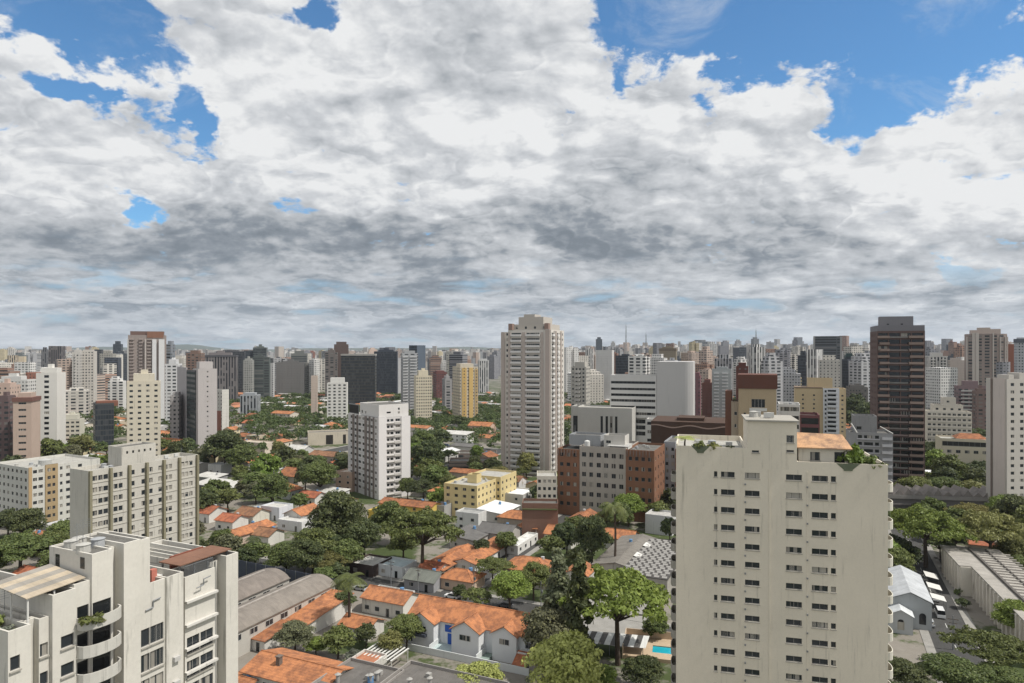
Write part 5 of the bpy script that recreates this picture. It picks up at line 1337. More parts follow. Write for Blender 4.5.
T('taller dark chocolate tower peak behind the white balcony tower', 329, 334, 348, 920, 345, (0.13, 0.095, 0.085), 'wide', 10)
T('white tower with dark balcony recesses standing left of the gridded white tower', 323, 327, 347, 640, 383, (0.66, 0.65, 0.62), 'wide', 10, real=(3.0, 4, 1, 2.2, 1.5, 'slide'))
T('broad dark bronze glass office block behind the gridded white tower', 336, 341, 375, 800, 355, (0.085, 0.08, 0.07), 'glass', 4, house=False, crown=(.8, (.34, .33, .31)))
T('blue black office right of the bronze glass office', 371, 374, 397, 980, 352, (0.06, 0.07, 0.09), 'glass', 4)
T('pale grey tower with white balcony edges in front of the slim blue glass tower', 396, 402, 418, 720, 354, (0.36, 0.37, 0.38), 'balc', 14, balc=[(403, 408, 1.2, (.6, .6, .6)), (410, 417, 1.2, (.55, .55, .55))])
T('slim blue glass tower with a slanting top', 409, 417, 425.5, 860, 346, (0.10, 0.125, 0.16), 'glass', 50, house=False)
T('cream tower with narrow window columns between the gridded white tower and the yellow tower', 409, 416, 432, 640, 376, (0.60, 0.54, 0.42), 'grid', 16, real=(2.9, 7, 3, 1.1, 1.3, 'slide'))
T('dark red tower left of the yellow tower', 433, 436, 447, 900, 373, (0.17, 0.075, 0.07), 'grid', 14)
T('grey slim tower just left of the yellow tower', 442, 445, 452, 760, 380, (0.34, 0.33, 0.33), 'balc', 14)
yt = T('yellow ochre tower with cream edges left of the tall central tower', 452.5, 460, 478, 660, 368, (0.56, 0.50, 0.40), 'grid', 22)
yt.box('ochre_band', yt.t(462), -.5, 0, yt.t(466.5), -.004, yt.h + .2, FM['punch'], (0.56, 0.38, 0.15)); yt.box('ochre_band', yt.t(469), -.6, 0, yt.t(473), -.004, yt.h + .2, FM['punch'], (0.58, 0.40, 0.16)); yt.box('ochre_band', yt.t(475), -.5, 0, yt.t(477.6), -.004, yt.h - 1, FM['punch'], (0.50, 0.36, 0.18))
T('white slab tower with a dark vertical slot right of the yellow tower', 475, 479, 489, 1000, 361, (0.56, 0.56, 0.55), 'vert', 10)
T('pale tower with a column of dark balconies just right of the tall central tower', 568.5, 571, 586, 520, 368, (0.44, 0.42, 0.38), 'grid', 5, balc=[(575, 580, 1.0, (.5, .48, .45))])
T('reddish brown flat topped tower above the ribbon windowed office', 599, 602, 617, 1250, 354, (0.25, 0.13, 0.09), 'grid', 8)
T('khaki office tower with a framed top behind the blank curved wall', 655, 659, 676, 1100, 349, (0.27, 0.23, 0.17), 'punch', 8, crown=(3, (.19, .15, .11)))
T('dark maroon tower with white slits right of the blank curved wall', 690, 693, 700, 620, 377, (0.20, 0.10, 0.11), 'punch', 8)
T('brick red block behind the maroon tower', 698, 702, 712, 660, 384, (0.23, 0.11, 0.09), 'punch', 8)
T('grey and white apartment tower with a dark gabled crown left of the ochre tower', 708, 712, 731, 640, 370, (0.38, 0.40, 0.40), 'balc', 8, balc=[(714, 719, 1.2, (.6, .61, .61)), (722, 728, 1.2, (.58, .58, .58))])
T('dark chocolate block directly left of the ochre tower', 733, 736, 748, 420, 368, (0.13, 0.055, 0.045), 'punch', 6)
ut = T('dark slab tower framed by two pale posts, right of the sandy tower skyline', 810, 814, 842, 880, 337, (0.12, 0.13, 0.14), 'band', 6, house=False)
for p in (813.2, 840): ut.box('corner_post', ut.t(p), -1, 0, ut.t(p) + 2.2, -.004, ut.h + .5, M_wall, (0.32, 0.32, 0.31))
T('dark green slab right of the framed dark tower', 844, 846, 854, 900, 356, (0.05, 0.085, 0.08), 'glass', 6)
T('white block with dark strip right of the dark green slab', 853, 856, 869, 860, 361, (0.56, 0.56, 0.55), 'vert', 6)
T('white twin ribbed tower behind the cream stepped block', 925, 929, 948, 760, 357, (0.56, 0.54, 0.51), 'vert', 14, balc=[(931, 935, 1.2, (.66, .64, .61)), (941, 946, 1, (.6, .58, .55))])
T('pinkish tower right of the white twin ribbed tower', 946, 950, 965, 820, 361, (0.47, 0.41, 0.37), 'grid', 10)
mt = B('tower', 'large brown and white rounded tower near the right edge with vertical ribs', 'tower', 966, 700, -20, (0.30, 0.245, 0.22))
w = mt.t(1007); h = mt.z(334, 15); mb = MB(); pts = []
for i in range(17):
    a = math.pi * (1 - i / 16); pts.append((w / 2 + math.cos(a) * w / 2, -math.sin(a) * 9))
pts += [(w, 6), (0, 6)]
mb.prism(pts, 0, h); mb.build('wall', FM['balc'], mt.root, mt.color)
for i in (1, 4, 5, 9, 11, 13, 15):
    x, y = pts[i]; m2 = MB(); ww = 2.6 if i in (4, 5) else 1.0; m2.box(x - ww / 2, y - 1.1, 0, x + ww / 2, y + .4, h - (3 if i not in (4, 5, 9) else -1)); m2.build('rib', M_clean, mt.root, (0.52, 0.47, 0.43))
for i, (f0, f1, hh) in enumerate(((.12, .36, 4), (.3, .6, 6.5), (.58, .85, 5))): mt.box('crown_block', w * f0, 0 + i * .02, h + .003, w * f1, 5, h + hh, M_wall, (0.42, 0.36, 0.32))
mt.foot(w, 18); SIL.append((966, 1007, 340, 700))
T('brick orange slab at the right edge behind the pale end tower', 1006, 1008, 1017, 760, 345, (0.27, 0.11, 0.07), 'punch', 8, house=False)
T('grey tower with dark roof at the very right edge', 1014, 1017, 1030, 720, 340, (0.42, 0.43, 0.45), 'grid', 8, crown=(3, (.1, .11, .13)))
T('maroon and white office block with a bright grid of windows before the rounded tower', 954, 958, 986, 560, 387, (0.23, 0.165, 0.17), 'wide', 0, balc=[(961, 974, .8, (.50, .49, .47))])
T('brown low slab at right of the maroon and white office', 972, 976, 988, 540, 392, (0.20, 0.14, 0.125), 'wide', 0)
T('dark block between the sandy tower and the brown striped tower', 846, 849, 868, 700, 388, (0.16, 0.15, 0.14), 'grid', 6)
T('low white office with dark slots left of the tall central tower', 298, 310, 323, 560, 434, (0.52, 0.48, 0.41), 'punch', 30, house=False)
FM['blank'] = M_dirty
wb = T('low cream warehouse box with two dark doorways among the trees left of the gridded tower', 293, 308, 349, 500, 434, (0.56, 0.50, 0.41), 'blank', 18, house=False)
for p0, p1 in ((326, 333), (343, 346)): wb.box('doorway', wb.t(p0), -.1, 0.4, wb.t(p1), -.01, 7.2, M_dark)
T('low grey brown block behind the pale yellow apartment building', 446, 449, 495, 395, 463, (0.24, 0.19, 0.165), 'band', 2, house=False)
T('low brown flat roofed block with a white strip left of the tall central tower', 455, 458, 497, 440, 455, (0.20, 0.16, 0.14), 'band', 2, house=False)

# ================================================================== DISTANT SKYLINE
rf = random.Random(21)
pal = [((0.60, 0.57, 0.52), 5, 'pale cream'), ((0.68, 0.67, 0.65), 5, 'white'), ((0.42, 0.42, 0.43), 4, 'grey'), ((0.24, 0.24, 0.26), 4, 'dark grey'), ((0.34, 0.22, 0.17), 3, 'brown'), ((0.50, 0.40, 0.34), 3, 'pinkish'), ((0.10, 0.11, 0.13), 4, 'dark glass'), ((0.30, 0.14, 0.10), 1, 'brick red'), ((0.52, 0.45, 0.30), 1, 'ochre')]
plist = [(c, n) for c, k, n in pal for _ in range(k)]
FARB = []
def far_tower(px, D, h, wd, dp, col, cname, mat, shape, yaw):
    X = X_(px, D); z0 = elev(X, D) - 1; mb = MB()
    if shape == 0: mb.box(-wd / 2, -dp / 2, 0, wd / 2, dp / 2, h)
    elif shape == 1:
        mb.box(-wd / 2, -dp / 2, 0, wd / 2, dp / 2, h * .93); mb.box(-wd * .28, -dp * .3, h * .93, wd * .28, dp * .3, h)
    elif shape == 2:
        mb.box(-wd / 2, -dp / 2, 0, -wd * .12, dp / 2, h); mb.box(wd * .12, -dp / 2, 0, wd / 2, dp / 2, h * .985); mb.box(-wd * .12, -dp * .3, 0, wd * .12, dp * .3, h * .97)
        mb.box(-wd * .1, -dp * .25, h * .97, wd * .1, dp * .25, h * 1.03)
    elif shape == 3:
        mb.box(-wd / 2, -dp / 2, 0, wd / 2, dp / 2, h * .88); mb.box(-wd * .42, -dp * .42, h * .88, wd * .3, dp * .42, h * .95); mb.box(-wd * .3, -dp * .3, h * .95, wd * .1, dp * .3, h)
    else:
        c_ = .3; mb.prism([(-wd / 2, -dp * c_), (-wd * c_, -dp / 2), (wd * c_, -dp / 2), (wd / 2, -dp * c_), (wd / 2, dp / 2), (-wd / 2, dp / 2)], 0, h * .96); mb.box(-wd * .2, -dp * .2, h * .96, wd * .2, dp * .2, h)
    k = rf.uniform(.85, 1.1)
    o = mb.build('tower', FM[mat], None, tuple(c * k for c in col), (X, D, z0), yaw)
    FARB.append((o, px, D, h, wd, cname)); return o
def blocked(px, D, zt_):
    yy = proj(0, D, zt_)[1]
    for x0, x1, yt, dd in SIL:
        if x0 - 1 < px < x1 + 1 and yy > yt + 1 and D > dd: return True
    return False
used = []
def try_far(px, D, h, wd, force=False):
    X = X_(px, D)
    if blocked(px, D, elev(X, D) + h): return False
    for (a, b_, r) in used:
        if abs(a - X) < (r + wd) * .6 and abs(b_ - D) < (r + wd) * .6: return False
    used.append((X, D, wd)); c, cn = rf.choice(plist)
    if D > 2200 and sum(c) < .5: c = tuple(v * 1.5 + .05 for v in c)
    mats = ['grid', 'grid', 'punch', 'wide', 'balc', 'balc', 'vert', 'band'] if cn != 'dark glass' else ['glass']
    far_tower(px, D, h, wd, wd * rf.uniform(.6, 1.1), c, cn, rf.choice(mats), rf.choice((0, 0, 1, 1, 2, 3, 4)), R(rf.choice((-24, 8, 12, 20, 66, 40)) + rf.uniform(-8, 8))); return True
n = 0; tries = 0
bands = [(640, 1000, 55, 36, 66), (1000, 1500, 70, 42, 74), (1500, 2300, 75, 46, 84), (2300, 3200, 30, 60, 96)]
for d0, d1, cnt, h0, h1 in bands:
    m_ = 0; tries = 0
    while m_ < cnt and tries < 4000:
        tries += 1; px = rf.uniform(-25, 1050); D = rf.uniform(d0, d1)
        right = sstep(520, 600, px); leftc = 1 - sstep(60, 180, px)
        wgt = .45 + .55 * max(right, leftc * .7)
        if d0 < 1000 and not (right > .5 or leftc > .5): continue
        if d0 < 1000 and rf.random() > .5 and px > 880: continue
        if rf.random() > wgt: continue
        h = rf.uniform(h0, h1) * (0.84 + .16 * right) * (1.12 if rf.random() < .12 else 1)
        if 505 < px < 1030: h += 6
        if try_far(px, D, h, rf.uniform(14, 24) * (1 + (D > 1500) * .25)): m_ += 1
for q in range(60):
    px = rf.uniform(60, 500); D = rf.uniform(1050, 1900)
    if sum(1 for o_ in FARB if o_[1] == px) or len(FARB) > 292: break
    try_far(px, D, rf.uniform(50, 74), rf.uniform(16, 26))
# some named far landmarks: masts, slim glass tower, and the taller blocks that break the far roof line
for px, D, h, wd, col, cn, mat in [(599, 2600, 108, 20, (.12, .15, .18), 'dark glass', 'glass'), (755, 3000, 100, 26, (.2, .21, .22), 'dark grey', 'grid'), (738, 2800, 92, 20, (.5, .5, .5), 'white', 'vert'), (798, 3200, 98, 30, (.25, .27, .3), 'dark grey', 'grid'), (700, 2700, 92, 60, (.22, .24, .26), 'dark grey', 'band'), (905, 3000, 92, 26, (.3, .3, .32), 'dark grey', 'grid'), (947, 2700, 88, 30, (.28, .29, .31), 'dark grey', 'wide'), (20, 1300, 66, 20, (.2, .22, .22), 'dark grey', 'grid'), (13, 1150, 62, 12, (.62, .52, .40), 'pale cream', 'vert'), (22, 1180, 60, 10, (.66, .56, .42), 'pale cream', 'vert'), (45, 1250, 76, 9, (.17, .17, .18), 'dark grey', 'vert'), (57, 1200, 78, 20, (.16, .14, .14), 'dark grey', 'vert'), (98, 1250, 72, 14, (.13, .12, .12), 'dark grey', 'glass'), (108, 1150, 70, 20, (.42, .40, .36), 'grey', 'grid'), (113, 1000, 60, 18, (.12, .13, .17), 'dark glass', 'glass'), (118, 1500, 90, 16, (.10, .12, .15), 'dark glass', 'glass')]:
    far_tower(px, D, h, wd, wd * .8, col, cn, mat, rf.choice((0, 1)), R(12)); used.append((X_(px, D), D, wd))
for px, D, h in ((626, 2600, 150), (646, 2700, 118), (756, 3000, 130), (873, 3100, 140)):
    X = X_(px, D); z0 = elev(X, D); mb = MB(); bs = 5
    for sx, sy in ((-1, -1), (1, -1), (1, 1), (-1, 1)): mb.tube((sx * bs, sy * bs, 0), (sx * .5, sy * .5, h), .8, .45, 4)
    for k in range(9):
        f0 = k / 9; f1 = (k + 1) / 9
        for sx in (-1, 1): mb.tube((sx * bs * (1 - f0 * .9), -bs * (1 - f0 * .9), h * f0), (-sx * bs * (1 - f1 * .9), -bs * (1 - f1 * .9), h * f1), .35, .35, 4)
    mb.tube((0, 0, h * .9), (0, 0, h * 1.1), .5, .2, 4)
    o = mb.build('broadcast_mast', M_metal, None, None, (X, D, z0)); tag(o, {626: 'tall thin mast on the skyline above the ribbon windowed office', 646: 'shorter thin mast on the skyline left of the blank curved wall', 756: 'thin mast on the skyline above the ochre tower', 873: 'thin mast on the skyline just left of the dark brown striped tower'}[px], 'mast', 'masts on the skyline')
# the far city that reads as one mass
mbs = {k: MB() for k in ('grid', 'punch', 'vert')}; cnt = 0
rs_ = random.Random(77)
for i in range(4200):
    D = 2300 + 5200 * rs_.random() ** .8; px = rs_.uniform(-60, 1090); X = X_(px, D); rt_ = .62 + .38 * sstep(540, 640, px)
    if rs_.random() > .25 + .75 * rt_: continue
    h = rs_.uniform(26, 70) * (.66 + .34 * rt_) * (1.3 if rs_.random() < .05 else 1); wd = rs_.uniform(16, 34); dp = rs_.uniform(14, 28)
    z0 = elev(X, D) - 2; mb = mbs[rs_.choice(list(mbs))]; a = rs_.uniform(0, 1.5); c_, s_ = math.cos(a), math.sin(a)
    pts = [(X + x * c_ - y * s_, D + x * s_ + y * c_) for x, y in ((-wd / 2, -dp / 2), (wd / 2, -dp / 2), (wd / 2, dp / 2), (-wd / 2, dp / 2))]
    mb.prism(pts, z0, z0 + h)
def farcity_mat():
    m, nt, b = new_mat('far_city_walls'); g = nt.nodes.new('ShaderNodeNewGeometry'); isl = S(nt, g.outputs['Random Per Island'])
    c = objcoord(nt); x, y, z = sep(nt, c)
    col = ramp(nt, isl, [(0, (.15, .15, .16)), (.2, (.36, .34, .32)), (.35, (.58, .55, .50)), (.55, (.66, .65, .63)), (.68, (.34, .24, .19)), (.8, (.50, .45, .40)), (1, (.30, .32, .34))])
    st = ((x + y) * .22 + isl * 9.0).fract() < .5; fl = (z * .33).fract() < .5
    lk(nt, scalec(nt, col, 1.0 - st * fl * .55), b.inputs['Base Color']); b.inputs['Roughness'].default_value = .8; return m
mf = farcity_mat(); big = MB()
for mb in mbs.values():
    k = len(big.v); big.v += mb.v; big.f += [tuple(i + k for i in f) for f in mb.f]; big.m += mb.m
tag(big.build('distant_city', mf), 'dense mass of distant pale towers and blocks fading towards the hills on the horizon', 'city', None, 'stuff')

# ================================================================== NEAR HOUSES
wl = (0.60, 0.58, 0.54); yl = (0.60, 0.44, 0.12)
h1 = house(301, 664, 20, 11, 6.2, 'gable', 'orange', (0.50, 0.49, 0.45), 'long orange gable roof with a dark chimney at the bottom left, cream walls below', chimney=True, nwin=5)
house(313, 608, 9, 20, 3.2, 'mono', 'orange', wl, 'long narrow orange lean-to roof directly right of the grey sheds', False, nwin=2)
house(272, 628, 4, 9, 3.0, 'mono', 'rust', wl, 'small rusty roof strip below the long grey shed', nwin=1)
house(391, 592, 13, 8, 4.2, 'gable', 'orange', (0.62, 0.60, 0.55), 'orange gable house with a white front across the street from the brown gate', nwin=4)
house(362, 618, 8.5, 6.5, 3.0, 'gable', 'orange', wl, 'small orange roof half hidden by trees above the long chimney house', nwin=2)
house(366, 657, 6, 7, 3.0, 'flat', 'rust', wl, 'low rusty slab beside the white slatted pergola', roof=(0.38, 0.16, 0.09), nwin=0)
# the white and blue row house
px, py = 484, 615; hh = 6.4; Y = F * (CAMZ - hh - .5) / (py - HOR); X = X_(px, Y)
rh = make_house('row_house', 35, 10.5, hh, 'gable', (0.66, 0.68, 0.70), TC['orange'], X, Y, GY, rise=2.8, nwin=0, wm=M_clean)
rh['label'] = 'white and pale blue terraced house with orange gables, bottom centre'
foot(X, Y, GY, -18, 18, -11, 6, .6)
def gab(x, wv, L, rise, ybase=-5):
    mb = MB(); o = .45; y0 = ybase - L; zr_ = hh
    for sx in (-1, 1):
        xe = x + sx * (wv / 2 + o); ze = zr_ - o * rise / (wv / 2)
        mb.poly([(xe, y0 - o, ze), (x, y0 - o, zr_ + rise), (x, ybase + 2.6, zr_ + rise), (xe, ybase + .4, ze)]); mb.poly([(xe, y0 - o, ze - .16), (x, y0 - o, zr_ + rise - .16), (x, ybase + 2.6, zr_ + rise - .16), (xe, ybase + .4, ze - .16)])
        mb.poly([(xe, y0 - o, ze), (xe, ybase + .4, ze), (xe, ybase + .4, ze - .16), (xe, y0 - o, ze - .16)]); mb.poly([(xe, y0 - o, ze), (x, y0 - o, zr_ + rise), (x, y0 - o, zr_ + rise - .16), (xe, y0 - o, ze - .16)])
    mb.tube((x, y0 - o, zr_ + rise + .03), (x, ybase + 2.6, zr_ + rise + .03), .13, .13, 6); mb.build('gable_roof', M_tile, rh, TC['orange'])
    w_ = MB(); w_.box(x - wv / 2, y0, 0, x + wv / 2, ybase - .003, zr_); w_.poly([(x - wv / 2, y0, zr_), (x + wv / 2, y0, zr_), (x, y0, zr_ + rise - .2)]); w_.build('gable_wall', M_clean, rh, (0.68, 0.69, 0.70))
    put_window(rh, (Vector((x - wv * .2, y0 - .03, 3.9)), Vector((1, 0, 0)), Vector((0, -1, 0)), wv * .4, 1.3, 'white', None)); put_window(rh, (Vector((x - wv / 2 - .03, y0 + 1.6, 1.0)), Vector((0, -1, 0)), Vector((-1, 0, 0)), .9, 1.0, 'white', None))
gab(-12.6, 7.0, 3.0, 2.0); gab(-.6, 7.0, 3.4, 2.0); gab(8.4, 6.0, 1.6, 1.7)
put_window(rh, (Vector((-16.0, -8.06, 1.2)), Vector((1, 0, 0)), Vector((0, -1, 0)), 1.2, 1.3, 'white', None))
put_window(rh, (Vector((13.0, -5.3, 3.4)), Vector((1, 0, 0)), Vector((0, -1, 0)), 1.8, 1.4, 'white', None))
def hb(name, x0, y0, z0, x1, y1, z1, mat, col=None): mb = MB(); mb.box(x0, y0, z0, x1, y1, z1); return mb.build(name, mat, rh, col or (1, 1, 1))
blue = plain_mat('blue_paint', (0.03, 0.10, 0.42), .5, .15)
hb('door', -6.9, -5.33, 0.9, -4.7, -5.253, 3.4, blue); hb('window_shutter', -7.6, -5.36, 3.7, -4.6, -5.256, 5.3, blue); hb('balcony', -13.9, -8.9, 2.9, -10.9, -8.02, 3.6, M_wall, (.10, .11, .14)); hb('terrace', -8.9, -9.6, 0, -4.2, -5.3, .9, M_wall, (.42, .50, .50)); hb('terrace', 3.4, -9.5, 0, 5.3, -5.3, .8, M_wall, (.22, .28, .25))
hb('garden_wall', -17, -10.4, 0, 16, -10.2, 1.6, M_clean, (.62, .64, .64)); hb('garden_wall', -9.05, -10.19, 0, -8.91, -5.3, 2.1, M_clean, (.64, .66, .66)); hb('garden_wall', 3.1, -10.19, 0, 3.3, -5.3, 2.1, M_clean, (.64, .66, .66))
mb = MB(); mb.poly([(11.8, -10.0, 1.6), (14.8, -10.0, 1.6), (14.8, -6.6, 3.4), (11.8, -6.6, 3.4)]); mb.poly([(11.8, -10.0, 1.45), (14.8, -10.0, 1.45), (14.8, -6.6, 3.25), (11.8, -6.6, 3.25)]); mb.build('porch_roof', M_tile, rh, (0.9, 0.75, 0.85))
hb('porch_wall', 12.0, -7.4, 0, 14.2, -5.3, 3.2, M_clean, (.62, .62, .6)); hb('carport', 15.6, -9.4, 0, 18.8, -5.4, 3.2, M_wall, (.30, .27, .25)); hb('carport_roof', 15.4, -9.6, 3.204, 19.0, -5.28, 3.4, M_corr, (.40, .36, .33))
# big dark flat roofs at the bottom edge
for (px0, py0, w_, d_, hh_, lb) in ((352, 684, 13, 16, 6.8, 'dark stained flat roof at the bottom edge left of the row house'), (440, 690, 22, 14, 7.0, 'large dark grey stained flat roof at the bottom edge in front of the row house')):
    Y = F * (CAMZ - hh_) / (py0 - HOR); X = X_(px0, Y); r = make_house('workshop', w_, d_, hh_, 'flat', (0.30, 0.28, 0.26), (0.135, 0.125, 0.115), X, Y, GY, nwin=3); r['label'] = lb; r['category'] = 'building'
    foot(X, Y, GY, -w_ / 2, w_ / 2, -d_ / 2, d_ / 2, .6)
    for k in range(5):
        mb = MB(); x = rf.uniform(-w_ * .3, w_ * .4); y = rf.uniform(-d_ * .2, d_ * .4)
        if k % 2: mb.box(x, y, hh_ + .003, x + .9, y + .9, hh_ + .8)
        else: mb.cyl(x, y, .35, .35, hh_ + .003, hh_ + 1.6, 10); mb.cyl(x, y, .6, .1, hh_ + 1.6, hh_ + 1.9, 10)
        mb.build('roof_vent', M_wall, r, (.34, .33, .31))
# slatted pergola
Xp, Yp = G_(384, 651, 3.0)
pg = thing('pergola', 'white slatted pergola between the row house and the small rusty roof', 'pergola', (Xp, Yp, 0), GY)
mb = MB()
for i in range(9): mb.box(-4 + i * 1.0, -3.5, 2.9, -3.65 + i * 1.0, 3.5, 3.05)
mb.build('slats', M_whiteframe, pg)
for x in (-4, 4):
    for y in (-3.2, 3.2): mb = MB(); mb.box(x, y, 0, x + .15, y + .15, 2.9); mb.build('post', M_whiteframe, pg)
foot(Xp, Yp, GY, -4, 4, -4, 4, 0)
# grey sheds at left: two long curved corrugated roofs
def shed(px, py, zr_, L, W, lb, col, back=20):
    Y = F * (CAMZ - zr_) / (py - HOR); X = X_(px, Y); r = thing('shed', lb, 'shed', (X, Y, 0), R(66)); N = 12; mb = MB()   # origin = far end of the right eave
    pts = [(W * i / N, zr_ + 2.6 * math.sin(math.pi * (i / N) ** .8) * .8) for i in range(N + 1)]
    for i in range(N):
        (a, za), (b_, zb_) = pts[i], pts[i + 1]
        mb.poly([(-L, a, za), (back - 20, a, za), (back - 20, b_, zb_), (-L, b_, zb_)]); mb.poly([(-L, a, za - .15), (0, a, za - .15), (0, b_, zb_ - .15), (-L, b_, zb_ - .15)])
    mb.poly([(0, a_, z_) for a_, z_ in pts] + [(0, W, zr_ - .15), (0, 0, zr_ - .15)]); mb.box(-L, -.25, zr_ - .12, 0, -.003, zr_ + .08)
    mb.build('roof', M_corr, r, col)
    w_ = MB(); w_.box(-L, .15, 0, -.15, W - .15, zr_ - .17); w_.build('wall', M_wall, r, (0.46, 0.44, 0.40))
    for k in range(int(L / 5)): put_window(r, (Vector((-L + 2 + k * 5, .12, zr_ - 2.2)), Vector((1, 0, 0)), Vector((0, -1, 0)), 2.4, 1.4, 'white', None))
    mb = MB(); mb.box(-L, W * .5 - .3, zr_ + 2.05, -3, W * .5 + .3, zr_ + 2.3); mb.build('ridge_vent', M_corr, r, (.34, .31, .28))
    foot(X, Y, R(66), -L, 0, 0, W, .5); return r
shed(336, 584, 6.0, 58, 12.5, 'long grey corrugated shed roof nearest the camera beside the nearest building', (0.215, 0.19, 0.165))
shed(290, 578, 6.6, 62, 13.0, 'second long grey corrugated shed roof, further back beside the nearest building', (0.19, 0.165, 0.145))
# dark blue hoarding behind the sheds
Xa, Ya = G_(237, 578, 0); Xb, Yb = G_(350, 602, 0)
fl_ = math.hypot(Xb - Xa, Yb - Ya); fn = thing('hoarding', 'tall dark blue grey sheet fence behind the grey sheds', 'fence', (Xa, Ya, 0), math.atan2(Yb - Ya, Xb - Xa))
mb = MB(); mb.box(0, 0, 0, fl_, .12, 5.6); mb.build('panel', M_corr, fn, (0.075, 0.085, 0.12))
for k in range(int(fl_ / 4)): mb = MB(); mb.box(k * 4, -.14, 0, k * 4 + .14, -.003, 5.8); mb.build('post', M_metal, fn)
foot(Xa, Ya, math.atan2(Yb - Ya, Xb - Xa), 0, fl_, -.5, .5, 0)

